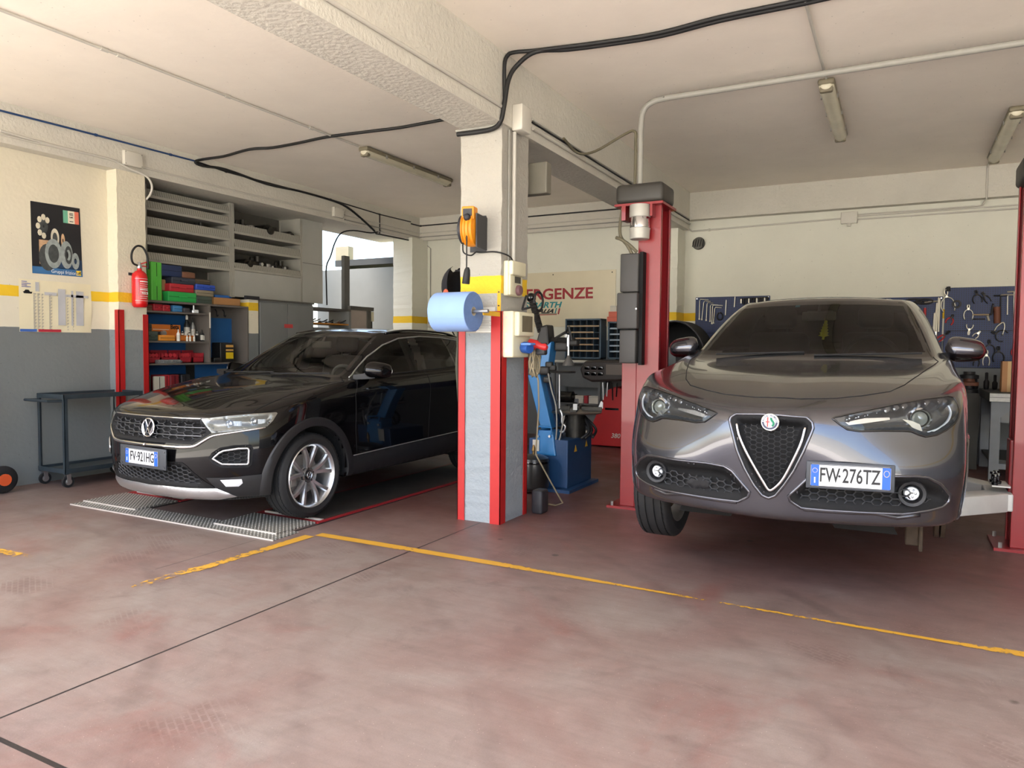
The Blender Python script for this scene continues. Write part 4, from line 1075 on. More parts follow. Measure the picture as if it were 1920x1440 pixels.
def floor_mat():
    m = bpy.data.materials.new('red_brown_concrete'); m.use_nodes = True; nt = m.node_tree; b = nt.nodes['Principled BSDF']; N = nt.nodes.new; L = nt.links.new
    g = N('ShaderNodeNewGeometry'); P = g.outputs['Position']
    def noise(s, d=6, rough=.6, vec=None, dist=0):
        n = N('ShaderNodeTexNoise'); n.inputs['Scale'].default_value = s; n.inputs['Detail'].default_value = d; n.inputs['Roughness'].default_value = rough; n.inputs['Distortion'].default_value = dist
        L(vec or P, n.inputs['Vector']); return n.outputs['Fac']
    def rng(f, a, c, lo=0., hi=1.):
        r = N('ShaderNodeMapRange'); r.inputs[1].default_value = a; r.inputs[2].default_value = c; r.inputs[3].default_value = lo; r.inputs[4].default_value = hi; L(f, r.inputs[0]); return r.outputs[0]
    def mix(f, a, c, mode='MIX'):
        x = N('ShaderNodeMix'); x.data_type = 'RGBA'; x.blend_type = mode
        if isinstance(f, float): x.inputs[0].default_value = f
        else: L(f, x.inputs[0])
        for i, v in ((6, a), (7, c)):
            if isinstance(v, tuple): x.inputs[i].default_value = (*v, 1)
            else: L(v, x.inputs[i])
        return x.outputs[2]
    def mul(a, c):
        x = N('ShaderNodeMath'); x.operation = 'MULTIPLY'
        for i, v in enumerate((a, c)):
            if isinstance(v, float): x.inputs[i].default_value = v
            else: L(v, x.inputs[i])
        return x.outputs[0]
    c = mix(rng(noise(1.1, 7, .62, dist=.6), .36, .66), lin((136, 126, 119)), lin((125, 103, 96)))
    # the bays inside the workshop keep more of the red coat
    sp = N('ShaderNodeSeparateXYZ'); L(P, sp.inputs[0])
    bay = rng(sp.outputs['Y'], 3.6, 5.2); bay = mul(bay, rng(noise(1.3, 5), .25, .5, .45, 1.))
    c = mix(bay, c, lin((112, 76, 69)))
    c = mix(mul(rng(noise(.75, 8, .7, dist=1.), .56, .72), .55), c, lin((126, 74, 66)))
    c = mix(mul(rng(noise(2.3, 8, .7, dist=1.5), .54, .75), .5), c, lin((88, 72, 68)))
    # sweeping tyre arcs
    tm = N('ShaderNodeVectorMath'); tm.operation = 'SUBTRACT'; tm.inputs[1].default_value = (-6.2, -1.4, 0); L(P, tm.inputs[0])
    ln = N('ShaderNodeVectorMath'); ln.operation = 'LENGTH'; L(tm.outputs[0], ln.inputs[0])
    w = N('ShaderNodeMath'); w.operation = 'SINE'; L(mul(ln.outputs['Value'], 9.5), w.inputs[0])
    c = mix(mul(mul(rng(w.outputs[0], .86, 1.), rng(noise(1.6, 5), .42, .7)), .42), c, lin((84, 68, 64)))
    # shoe and tread prints: small broken bars
    rt = N('ShaderNodeMapping'); rt.inputs['Rotation'].default_value = (0, 0, .5); rt.inputs['Scale'].default_value = (1, 1, 1); L(P, rt.inputs[0])
    br = N('ShaderNodeTexBrick'); br.inputs['Scale'].default_value = 9; br.inputs['Mortar Size'].default_value = .035; L(rt.outputs[0], br.inputs['Vector'])
    pr = mul(rng(noise(1.9, 3), .60, .68), rng(br.outputs['Fac'], .0, 1., 1., 0.))
    c = mix(mul(pr, .38), c, lin((94, 66, 60)))
    # grit, pale chips
    gr = noise(170, 3, .8); c = mix(rng(gr, .3, .7, 0., .5), c, mix(1., c, (.68, .66, .65), 'MULTIPLY'))
    vo = N('ShaderNodeTexVoronoi'); vo.inputs['Scale'].default_value = 34; L(P, vo.inputs['Vector'])
    c = mix(mul(rng(vo.outputs['Distance'], .08, .05), .4), c, lin((200, 186, 176)))
    # mottling and broom streaks
    c = mix(rng(noise(7, 9, .72), .3, .72, .0, .55), c, mix(1., c, (.62, .58, .57), 'MULTIPLY'))
    st = N('ShaderNodeMapping'); st.inputs['Rotation'].default_value = (0, 0, .35); st.inputs['Scale'].default_value = (1.1, 13, 1); L(P, st.inputs[0])
    c = mix(rng(noise(1.6, 7, .7, st.outputs[0]), .45, .7, 0., .4), c, mix(1., c, (.70, .66, .66), 'MULTIPLY'))
    # oil spots
    v2 = N('ShaderNodeTexVoronoi'); v2.inputs['Scale'].default_value = 1.7; L(P, v2.inputs['Vector'])
    wb = N('ShaderNodeMath'); wb.operation = 'MULTIPLY_ADD'; wb.inputs[1].default_value = .05; L(noise(14), wb.inputs[0]); L(v2.outputs['Distance'], wb.inputs[2])
    c = mix(mul(rng(wb.outputs[0], .075, .055), .75), c, lin((48, 36, 34)))
    # saw-cut joints
    def joint(axis, pos, wd, lo, hi):
        a = N('ShaderNodeMath'); a.operation = 'COMPARE'; a.inputs[1].default_value = pos; a.inputs[2].default_value = wd; L(sp.outputs[axis], a.inputs[0])
        o = 'Y' if axis == 'X' else 'X'
        h = N('ShaderNodeMath'); h.operation = 'LESS_THAN'; h.inputs[1].default_value = hi; L(sp.outputs[o], h.inputs[0])
        k = N('ShaderNodeMath'); k.operation = 'GREATER_THAN'; k.inputs[1].default_value = lo; L(sp.outputs[o], k.inputs[0])
        return mul(mul(a.outputs[0], h.outputs[0]), k.outputs[0])
    for q in (('X', -2.896, .0065, -2., 4.95), ('Y', 1.366, .010, -9., 5.), ('X', -4.02, .003, 2.9, 3.75)): c = mix(mul(joint(*q), 1.), c, lin((34, 29, 29)))
    L(c, b.inputs['Base Color'])
    ro = rng(noise(1.5, 6), .3, .7, .36, .58); L(ro, b.inputs['Roughness'])
    bp = N('ShaderNodeBump'); bp.inputs['Strength'].default_value = .12; bp.inputs['Distance'].default_value = .006; L(noise(120, 4, .7), bp.inputs['Height']); L(bp.outputs[0], b.inputs['Normal'])
    return m

WHT = (222, 214, 192)
M_WALL = wall_mat('left_wall_paint', WHT, (118, 122, 121), 1.548, (1.842, 1.947), .12, 30)
M_BACK = wall_mat('back_wall_paint', (222, 221, 207), (122, 126, 128), 1.52, (1.80, 1.915), .1, 25)
M_PIL = wall_mat('pillar_paint', (172, 168, 158), (146, 154, 158), 1.498, (1.806, 1.943), .45, 40, .06)
M_PILL = wall_mat('left_pillar_paint', WHT, (128, 133, 134), 1.548, (1.842, 1.947), .35, 40)
M_BEAM = wall_mat('beam_paint', (206, 202, 190), (200, 200, 200), -1, None, .45, 30, .08)
M_CEIL = wall_mat('ceiling_paint', (252, 243, 230), (200, 200, 200), -1, None, .10, 12, .05)

def struct(name, mb, m, **k): return tag(mb.build(name, m, **k), kind='structure')

struct('floor', MB().b2((-12, -1.0, -.15), (5.0, 10.9, 0)), floor_mat())
struct('pavement', MB().b2((-30, -26, -.16), (26, -1.0, -.01)), mat('forecourt_paving', (226, 218, 204), .8, var=.05, vscale=1.5))
struct('ceiling', MB().b2((-8.4, .5, CEIL), (5.0, 10.9, CEIL + .25)), M_CEIL)
struct('wall_left', MB().b2((XL - .2, .5, 0), (XL, 5.285, CEIL)), M_WALL)
struct('wall_recess', MB().b2((-8.40, 5.285, 0), (-8.25, 8.45, CEIL)), M_WALL)
struct('wall_recess_end', MB().b2((-8.25, 5.14, 0), (-7.76, 5.285, CEIL)), M_WALL)
struct('wall_back', MB().b2((-7.76, YW, 0), (5.0, YW + .2, CEIL)), M_BACK)
struct('wall_right', MB().b2((4.8, .5, 0), (5.0, YW, CEIL)), M_BACK)
struct('wall_parapet', MB().b2((XL - .2, 8.45, 0), (XL, 10.2, 1.15)), M_WALL)
struct('beam_left', MB().b2((-8.24, .5, 3.245), (XB, YB, CEIL)), M_BEAM)
struct('beam_back', MB().b2((XB, YB, 3.235), (5.0, YW, CEIL)), M_BEAM)
bm_ = MB(); bm_.b2((-3.09, .5, 3.092), (-2.715, YB, CEIL)); struct('beam_middle', bm_, M_BEAM)
struct('ledge_back', MB().b2((-2.70, YB - .03, 3.235), (4.8, YB, 3.262)), M_BEAM)
PX0, PX1, PY0, PY1 = -3.106, -2.735, 4.965, 5.41
def rough_col(lo, hi):
    """column with slightly uneven arrises"""
    mb = MB(); zs = [lo[2] + (hi[2] - lo[2]) * i / 60 for i in range(61)]; R = random.Random(3)
    mb.loft([[(x + R.uniform(-.004, .004), y + R.uniform(-.004, .004), z) for x, y in ((lo[0], lo[1]), (hi[0], lo[1]), (hi[0], hi[1]), (lo[0], hi[1]))] for z in zs]); return mb
struct('pillar_middle', rough_col((PX0, PY0, 0), (PX1, PY1, 3.092)), M_PIL)
struct('pillar_left', rough_col((XL, 4.95, 0), (-7.39, 5.28, 3.245)), M_PILL)
struct('pillar_back', rough_col((-3.16, 10.22, 0), (-2.80, YW, 3.235)), M_BACK)
struct('pillar_corner', rough_col((XL - .15, 10.16, 0), (-7.31, YW, 3.235)), M_BACK)
# formwork seams on the middle beam
# ------------------------------------------------------------------ outside the side opening
M_OUT = mat('outside_render', (132, 136, 133), .85, var=.04, vscale=3)
struct('wall_yard', MB().b2((-9.75, 4.5, 0), (-9.55, 10.05, 3.5)), M_OUT)
struct('wall_yard_end', MB().b2((-9.55, 10.30, 0), (-7.70, 10.45, 2.78)), M_OUT)
cn = MB(); c0, c1 = V((-9.3, 8.9, 2.86)), V((-7.75, 10.9, 2.86))
e = empty('yard_canopy', (0, 0, 0), 'small lean-to canopy with grey edge seen through the side opening', 'canopy')
MB().b2((-9.2, 10.46, 2.90), (-7.5, 13.0, 2.94)).build('roof_sheet', mat('canopy_cream', (128, 122, 96), .8), e)
MB().b2((-9.25, 10.44, 2.86), (-7.5, 10.50, 2.97)).build('edge_beam', mat('canopy_grey', (60, 62, 60), .6), e)
MB().b2((-9.25, 10.46, 2.97), (-8.95, 10.6, 3.22)).build('end_box', mat('canopy_box', (150, 144, 120), .8), e)
MB().b2((-9.3, 10.7, 0), (-9.15, 13.0, 2.9)).build('rear_panel', mat('canopy_panel', (116, 112, 88), .85), e)
# unseen building across the forecourt, added for car reflections and to bounce sunlight inside
struct('wall_street_bounce', MB().b2((-30, -19, 0), (26, -18.6, 6.5)), mat('street_bounce_render', (206, 202, 192), .85, var=.06, vscale=1))

# ------------------------------------------------------------------ helpers for measured rectangles
def rX(x0, y0, x1, y1, xf):
    a, b, c, d = X(x0, y0, xf), X(x1, y0, xf), X(x0, y1, xf), X(x1, y1, xf)
    return (a.y + c.y) / 2, (b.y + d.y) / 2, (c.z + d.z) / 2, (a.z + b.z) / 2
def rY(x0, y0, x1, y1, yf):
    a, b, c, d = Y(x0, y0, yf), Y(x1, y0, yf), Y(x0, y1, yf), Y(x1, y1, yf)
    return (a.x + c.x) / 2, (b.x + d.x) / 2, (c.z + d.z) / 2, (a.z + b.z) / 2

def tubething(name, pts, r, m, label, cat, group=None, clips=None, n=8, smoothn=0):
    pts = [V(p) for p in pts]
    if smoothn: pts = spline(pts, smoothn)
    o = MB().tube(pts, r, n).build(name, m, None, smooth=1.2)
    tag(o, label, cat, group)
    if clips:
        for i in clips:
            p = pts[i]; d = (pts[min(i + 1, len(pts) - 1)] - pts[max(i - 1, 0)]).normalized()
            MB().cyl(p - d * .012, p + d * .012, r * 1.5, 8).build('clip', m, o)
    return o
M_PIPE = mat('pipe_grey_white', (198, 194, 184), .5, var=.04)
M_PIPED = mat('pipe_grey', (150, 148, 140), .5, var=.05)
M_CABLE = mat('black_cable', (26, 26, 27), .6, var=.1)
M_BLUEC = mat('blue_cable', (36, 66, 110), .5, var=.05)
M_BOX = mat('box_grey_white', (206, 202, 190), .5, var=.04)
M_RED = mat('guard_red', (176, 30, 30), .45, var=.06, bump=.02)
M_LRED = mat('lift_red', (132, 14, 22), .38, var=.05, coat=.3)
# ------------------------------------------------------------------ ceiling runs and lamps
zc = CEIL - .014
tubething('conduit', [(-5.37, 1.0, zc), (-5.37, 6.45, zc)], .011, M_PIPE, 'long straight grey conduit across the left ceiling up to the tube lamp', 'conduit')
for k, (px, py) in enumerate(((195, 93), (228, 104), (430, 180), (585, 240))):
    p = Z(px, py, zc)
    MB().cyl((-5.37, p.y - .03, zc), (-5.37, p.y + .03, zc), .016, 10).build('coupling', M_PIPE, bpy.data.objects['conduit'])
pts = [Z(x, y, CEIL - .02) for x, y in ((830, 222), (790, 232), (745, 240), (680, 248), (612, 257), (560, 268), (510, 277), (468, 280), (420, 293))]
pts[0].x = max(pts[0].x, -3.12)
pts += [X(x, y, XB + .02) for x, y in ((385, 298), (366, 303), (380, 311), (424, 318), (500, 345), (560, 358), (620, 375), (650, 388), (680, 412), (702, 433))]
tubething('cable', pts, .016, M_CABLE, 'thick black cable looping over the left ceiling and down the side beam', 'cable', smoothn=4)
tubething('cable', [X(0, 207, XB + .014), X(180, 253, XB + .014), X(320, 290, XB + .014), X(366, 302, XB + .014)], .010, M_BLUEC, 'dark blue cable along the upper left side beam', 'cable', clips=[1, 2])
tubething('cable', [X(366, 302, XB + .014), X(424, 322, XB + .012), X(620, 374, XB + .012), X(712, 402, XB + .012), X(770, 416, XB + .012)], .009, M_CABLE, 'thin black line on the side beam between loop and back corner', 'cable', clips=[1, 2, 3])
z1 = X(100, 272, XB + .012).z
tubething('conduit', [X(0, 245, XB + .012), X(90, 270, XB + .012), X(200, 297, XB + .012), X(222, 305, XB + .012), X(240, 315, XB + .03), X(262, 324, XB + .05), X(278, 334, XB + .06), X(285, 350, XB + .05), X(282, 364, XB + .03), X(274, 374, XB + .0)], .012, M_PIPE, 'white conduit bending down over the left pillar top', 'conduit', smoothn=4)
tubething('conduit', [X(0, 252, XB + .012), X(60, 266, XB + .012), X(214, 300, XB + .012), X(226, 303, XB + .012)], .008, M_PIPE, 'thin white conduit into the left junction box', 'conduit')
def jbox(name, y0, y1, z0, z1, x, label, dx=.05):
    o = MB().rbox((x + dx / 2, (y0 + y1) / 2, (z0 + z1) / 2), (dx, y1 - y0, z1 - z0), .008).build(name, M_BOX, None, smooth=.6)
    tag(o, label, 'junction box')
    s = MB()
    for a in (y0 + .015, y1 - .015):
        for b in (z0 + .015, z1 - .015): MB().cyl((x + dx, a, b), (x + dx + .003, a, b), .006, 8).build('screw', M_PIPED, o)
    s.b.free(); return o
a = rX(228, 286, 263, 313, XB); jbox('junction_box', a[0], a[1], a[2], a[3], XB, 'white junction box above the left pillar')
b = rX(622, 390, 640, 408, XB); jbox('junction_box', b[0], b[1], b[2], b[3], XB, 'small white junction box on the side beam above the opening')
tubething('conduit', [X(265, 313, XB + .012), X(440, 358, XB + .012), X(621, 399, XB + .012)], .011, M_PIPE, 'white conduit between the two boxes on the side beam', 'conduit', clips=[1])
zz = [Y(982, y, YB - .012).z for y in (407, 422, 430, 437)]
for i, (z, m, r, lb) in enumerate(((zz[0], M_CABLE, .011, 'black cable high on the back beam of the left bay'), (zz[1], M_PIPE, .009, 'upper grey conduit on the back beam of the left bay'), (zz[2], M_PIPED, .009, 'middle grey conduit on the back beam of the left bay'), (zz[3], M_PIPE, .008, 'lowest grey conduit on the back beam of the left bay'))):
    y0 = X(645, 400, XB).y if i else X(770, 416, XB).y
    tubething('cable' if not i else 'conduit', [(XB + .012, y0, z), (XB + .012, YB - .03, z), (XB + .03, YB - .012, z), (-3.1, YB - .012, z)], r, m, lb, 'cable' if not i else 'conduit', clips=[2])
dp = X(712, 402, XB + .012); dq = X(712, 438, XB + .012)
tubething('cable', [dp, dq], .009, M_CABLE, 'short black drop between the lines on the side beam', 'cable')
tubething('cable', [X(702, 433, XB + .02), X(705, 438, XB + .01), X(790, 455, XB + .01), X(806, 457, XB + .03)], .012, M_CABLE, 'black cable along the lower arris of the side beam by the corner', 'cable')
tubething('cable', [(XB + .01, 9.42, 3.235), (-7.50, 9.3, 3.20), (-7.56, 8.95, 3.19)] + [X(x, y, -7.60) for x, y in ((640, 437), (628, 455), (620, 480), (612, 500), (612, 535), (613, 572))], .011, M_CABLE, 'black cable hanging in the side opening beside the grey panel', 'cable', smoothn=4)
# lamps
M_LH = mat('lamp_housing', (120, 112, 92), .6, var=.12)
M_LD = mat('lamp_diffuser', (206, 200, 176), .25, var=.08, vscale=5)
def lamp(x, y0, y1, label, w=.13):
    e = empty('ceiling_lamp', (x, (y0 + y1) / 2, CEIL), label, 'lamp', 'unlit tube lamps on the ceiling'); L = y1 - y0
    h = MB(); h.rbox((0, 0, -.035), (w, L, .05), .02); h.build('housing', M_LH, e, smooth=.6)
    d = MB(); n = 10
    d.loft([[(w * .46 * math.cos(PI + PI * i / n) * k, y, -.058 + .055 * math.sin(PI + PI * i / n) * k) for i in range(n + 1)] for y, k in ((-L / 2 + .01, .5), (-L / 2 + .03, .95), (-L / 2 + .06, 1), (L / 2 - .06, 1), (L / 2 - .03, .95), (L / 2 - .01, .5))])
    d.build('diffuser', M_LD, e, smooth=.9)
    for s in (-1, 1): MB().box((0, s * (L / 2 - .05), -.085), (w * .8, .06, .06)).build('end_cap', M_LH, e, bevel=.015)
    for s in (-.6, 0, .6):
        for q in (-1, 1): MB().box((q * w * .5, s * L / 2, -.055), (.008, .03, .04)).build('latch', M_PIPED, e)
lamp(-5.34, 6.48, 8.25, 'unlit tube lamp on the ceiling over the black car')
lamp(-.60, 6.56, 8.26, 'unlit tube lamp on the ceiling over the grey car')
lamp(.87, 8.05, 9.95, 'unlit tube lamp by the back wall at the right')
tubething('conduit', [(-.60, 1.0, zc), (-.60, 6.6, zc)], .011, M_PIPE, 'grey conduit running to the lamp over the grey car', 'conduit')
tubething('conduit', [(.86, 9.95, zc), (.86, YB - .03, zc), (.86, YB - .015, zc - .03), (.86, YB - .015, 3.30), (.86, YB - .045, 3.22), (.83, YW - .015, 3.17), (.78, YW - .015, 3.165), (-.55, YW - .015, 3.16)], .010, M_PIPE, 'grey conduit dropping from the right lamp to the back wall', 'conduit')
# back wall runs of the right bay
jb = rY(1577, 398, 1608, 420, YW); o = MB().rbox(((jb[0] + jb[1]) / 2, YW - .03, (jb[2] + jb[3]) / 2), (jb[1] - jb[0], .06, jb[3] - jb[2]), .008).build('junction_box', M_BOX, None, smooth=.6); tag(o, 'white junction box on the back wall over the grey car', 'junction box')
p = Y(1592, 426, YW); MB().cyl((p.x, YW - .03, jb[2] - .035), (p.x, YW - .03, jb[2]), .025, 12).build('cable_gland', M_BOX, o)
tubething('conduit', [(-2.85, 10.18, 3.19), (-2.76, 10.20, 3.18), (-2.74, 10.45, 3.13), (-2.70, YW - .015, 3.09), Y(1330, 431, YW - .015), Y(1577, 410, YW - .015)], .012, M_PIPE, 'grey conduit from the back pillar to the wall junction box', 'conduit', clips=[4])
for i, y in enumerate((405, 411)):
    z = Y(1610, y, YW - .015).z; tubething('conduit', [(jb[1], YW - .015, z), (4.7, YW - .015, z)], .010, M_PIPE, ('upper', 'lower')[i] + ' grey conduit leaving the wall junction box to the right', 'conduit')
e = empty('siren', Y(1311, 457, YW), 'round dark alarm siren on the back wall beside the pillar', 'siren')
MB().lathe([(.085, 0), (.09, -.03), (.082, -.06), (.0, -.065)], (0, 0, 0), (0, 1, 0), 28).build('body', mat('siren_grey', (72, 70, 62), .5), e, smooth=.7)
g = MB()
for k in range(5): g.tube([(-.07 + .035 * k - .01, -.068, -.05), (-.07 + .035 * k + .01, -.068, .05)], .005, 5)
g.build('grille', M_CABLE, e)
# back pillar pipes
tubething('conduit', [(-2.80 + .0, 10.30, 3.19), (-2.93, 10.205, 3.17), (-2.99, 10.20, 3.12), (-2.99, 10.20, .3)], .014, M_PIPED, 'grey pipe bending down the face of the back pillar', 'conduit', clips=[2])
# middle beam runs
xb = -2.715
tubething('conduit', [(xb + .012, 1.0, 3.20), (xb + .012, 4.9, 3.20)], .013, M_PIPE, 'white conduit along the middle beam before the pillar', 'conduit')
for i, (z, m, r, lb) in enumerate(((3.175, M_PIPE, .016, 'thick white conduit low on the middle beam behind the pillar'), (3.225, M_CABLE, .008, 'thin dark wire on the middle beam behind the pillar'), (3.25, M_PIPE, .009, 'thin white conduit on the middle beam behind the pillar'))):
    tubething('conduit' if i != 1 else 'wire', [(xb + r, 5.42, z), (xb + r, YB - .05, z)], r, m, lb, 'conduit' if i != 1 else 'wire')
a = rY(950, 190, 985, 230, 4.95)
o = MB().rbox((xb + .045, 5.16, 3.17), (.09, .16, .20), .01).build('junction_box', M_BOX, None, smooth=.6); tag(o, 'white junction box where the middle pillar meets the beam', 'junction box')
tubething('conduit', [(PX1 + .018, 5.13, 3.07), (PX1 + .018, 5.13, 2.06)], .017, M_PIPE, 'white conduit down the right face of the middle pillar', 'conduit')
tubething('conduit', [(PX1 + .010, 5.06, 3.07), (PX1 + .010, 5.06, 2.06)], .008, M_PIPED, 'thin grey conduit beside the white one on the middle pillar', 'conduit')
cp = [Z(x, y, CEIL - .02) for x, y in ((1600, -22), (1505, 0), (1350, 32), (1235, 62), (1130, 79), (1060, 88), (1000, 95))]
tubething('cable', cp + [Z(965, 98, CEIL - .02), (xb + .03, 4.95, CEIL - .03), (xb + .02, 4.92, 3.5), (xb + .02, 4.93, 3.22)], .015, M_CABLE, 'black cable bundle along the right ceiling to the middle beam', 'cable', smoothn=4)
tubething('cable', [p + V((0, .05, 0)) for p in cp[:6]] + [Z(1005, 97, CEIL - .03), (xb + .10, 4.98, 3.52), (xb + .05, 4.93, 3.40), (xb + .03, 4.90, 3.20), (xb + .0, 4.90, 3.09), (-2.80, 4.93, 3.055), (-2.95, 4.935, 3.05), (-3.12, 4.935, 3.055)], .018, M_CABLE, 'black hose sagging from the right ceiling round the pillar top', 'cable', smoothn=5)
tubething('conduit', [(-2.72, 4.945, 3.085), (-2.9, 4.945, 3.082), (-3.14, 4.945, 3.085)], .010, M_PIPED, 'short grey pipe across the front of the pillar top', 'conduit')
o = MB().box((-2.935, 5.58, 2.80), (.62, .10, .26)).build('wall_box', mat('dull_grey_box', (120, 116, 104), .6), None, bevel=.01); tag(o, 'flat grey box fixed high behind the middle pillar', 'box')
# lift supply pipe
yl = 6.16; p0 = Y(1225, 190, yl); p1 = Y(1920, 77, yl); zl = (p0.z + p1.z) / 2
vx = -2.03
tubething('pipe', [(4.7, yl, zl), (1.5, yl, zl), (vx + .5, yl, zl), (vx + .25, yl, zl), (vx + .10, yl, zl - .015), (vx + .02, yl, zl - .08), (vx, yl, zl - .22), (vx, yl, zl - .4), (vx, yl, 2.70)], .024, M_PIPED, 'grey pipe bending down from the ceiling to the left lift post', 'pipe', smoothn=5, n=12)
tubething('hose', [(xb + .03, 6.0, 3.24), (xb + .06, 6.25, 3.17), (xb + .25, 6.2, 3.15), (vx - .15, 6.16, 3.25), (vx - .05, 6.14, 3.26), (vx - .035, 6.13, 3.15), (vx - .035, 6.13, 2.7)], .012, mat('hose_khaki', (98, 92, 74), .7), 'khaki hose from the middle beam to the left lift post', 'hose', smoothn=5)

# ------------------------------------------------------------------ middle pillar
def angle_guard(x, y, sx, sy, z1, label, w=.085, t=.006, m=None):
    e = MB(); e.b2((x + sx * t, y + sy * t, .0), (x - sx * w, y, z1)); e.b2((x + sx * t, y + sy * t, 0), (x, y - sy * w, z1))
    o = e.build('corner_guard', m or M_RED, None); return tag(o, label, 'corner guard', 'red corner guards on the pillars')
angle_guard(PX1 + .005, PY0 - .006, 1, -1, 1.668, 'red corner guard on the front right edge of the middle pillar')
angle_guard(PX0 - .005, PY0 - .006, -1, -1, 1.64, 'red corner guard on the front left edge of the middle pillar', w=.06)
angle_guard(PX1 + .005, PY1 + .006, 1, 1, 1.64, 'red corner guard on the rear edge of the middle pillar', w=.06)
# cable reel
e = empty('cable_reel', (-2.935, PY0, 2.29), 'orange cable reel high on the middle pillar', 'cable reel'); e.rotation_euler = (0, 0, .18)
M_OR = mat('reel_orange', (226, 140, 26), .45, var=.06); M_DK = mat('reel_dark', (44, 44, 48), .5)
MB().lathe([(.03, -.055), (.10, -.055), (.125, -.04), (.13, 0), (.125, .04), (.10, .055), (.03, .055)], (.0, -.16, -.01), (1, 0, 0), 36).build('drum', M_OR, e, smooth=.6)
MB().lathe([(.04, 0), (.105, 0), (.11, .02), (.08, .035), (0, .04)], (-.055, -.16, -.01), (-1, 0, 0), 28).build('side_cover', M_DK, e, smooth=.6)
o = MB(); o.box((.005, -.22, .10), (.10, .09, .10)); o.build('cable_guide', M_OR, e, bevel=.01)
MB().b2((-.03, -.27, .075), (.04, -.262, .13)).build('guide_slot', M_DK, e)
MB().sphere((.005, -.275, .065), .028, 8).build('cable_stop', M_DK, e, smooth=4)
o = MB(); o.b2((.062, -.24, -.15), (.072, -.0, .10)); o.b2((-.07, -.012, -.16), (.072, 0, .12)); o.build('bracket', M_DK, e)
MB().b2((-.102, -.19, -.05), (-.094, -.11, .03)).build('rating_label', mat('label_cream', (226, 214, 150), .6), e)
for k in range(4): MB().tube([(-.04 + k * .027, -.16 - .131 * math.cos(a), -.01 + .131 * math.sin(a)) for a in [-.9 + .15 * i for i in range(13)]], .005, 5).build('drum_rib', M_OR, e)
w = tubething('lead', [(-2.885, 4.70, 2.345), (-2.885, 4.70, 1.96)], .0055, M_CABLE, 'black lead hanging from the orange cable reel with a socket', 'lead')
MB().lathe([(.012, .07), (.022, .05), (.026, .02), (.03, -.05), (.026, -.055)], (-2.885, 4.70, 1.915), (0.12, 0, 1), 16).build('socket', M_CABLE, w, smooth=.8)
tubething('cord', [(-2.94, 4.93, 2.13), (-2.90, 4.945, 2.125), (-2.80, 4.945, 2.125), (-2.72, 4.95, 2.11), (-2.69, 5.02, 2.09), (-2.685, 5.07, 2.055)], .006, M_CABLE, 'black cord from the reel round to the upper socket box', 'cord', smoothn=5)
tubething('cord', [(-3.02, 4.86, 2.18), (-3.01, 4.86, 2.12), (-2.97, 4.90, 2.10), (-2.94, 4.93, 2.13)], .006, M_CABLE, 'short black cord loop under the orange reel', 'cord', smoothn=5)
# paper roll on a yellow bracket
rc = V((0, 4.70, 1.655))
e = empty('paper_roll', (-2.98, 4.70, 1.655), 'big blue paper towel roll on the middle pillar', 'paper roll')
M_BLP = mat('blue_paper', (142, 172, 222), .9, var=.03, bump=.03, bscale=200); M_BLD = mat('blue_paper_end', (104, 132, 182), .95, var=.08, vscale=40)
MB().lathe([(.143, -.16), (.147, -.155), (.148, .155), (.144, .16)], (0, 0, 0), (1, 0, 0), 56, caps=False).build('sheet_wrap', M_BLP, e, smooth=.8)
MB().lathe([(.144, .1605), (.034, .1605), (.032, .15)], (0, 0, 0), (1, 0, 0), 56, caps=False).build('roll_end', M_BLD, e, smooth=.8)
MB().lathe([(.036, .16), (.032, .161), (.030, .10), (.0, .10)], (0, 0, 0), (1, 0, 0), 24, caps=False).build('core', mat('card_core', (196, 184, 160), .9), e, smooth=.8)
t = [(.1485 + .004 * i / 14, -1.2 + .13 * i) for i in range(15)]
MB().grid([[(x, r * math.sin(a), -r * math.cos(a)) for x in (-.158, .158)] for r, a in t]).build('loose_sheet', M_BLP, e, smooth=4)
e = empty('roll_holder', (-2.92, PY0, 1.75), 'yellow steel bracket with chrome bar carrying the blue paper roll', 'bracket'); M_YB = mat('bracket_yellow', (222, 172, 36), .5)
for x, z0 in ((.155, -.115), (-.165, -.115)):
    o = MB(); o.b2((x, -.006, z0), (x + .03, 0, .085)); o.b2((x + .024, -.27, -.125), (x + .03, 0, -.09)); o.build('arm', M_YB, e, bevel=.002)
    for z in (.065, -.04): MB().cyl((x + .015, -.006, z), (x + .015, -.011, z), .006, 8).build('bolt', M_DK, e)
o = MB(); o.cyl((-.20, -.265, -.095), (.225, -.265, -.095), .014, 16); o.build('bar', M_SATIN, e, smooth=.7)
o = MB(); o.b2((PX1 - .22, PY0 - .004, 1.505), (PX1 - .05, PY0 - .002, 1.70)); o = o.build('notice', mat('notice_paper', (214, 214, 206), .8), None); tag(o, 'white printed notice behind the blue paper roll', 'notice')
t = MB()
for k in range(7): t.b2((PX1 - .20, PY0 - .0052, 1.52 + k * .012), (PX1 - .08 - .01 * (k % 3), PY0 - .0045, 1.523 + k * .012))
t.build('print_lines', M_PIPED, o)
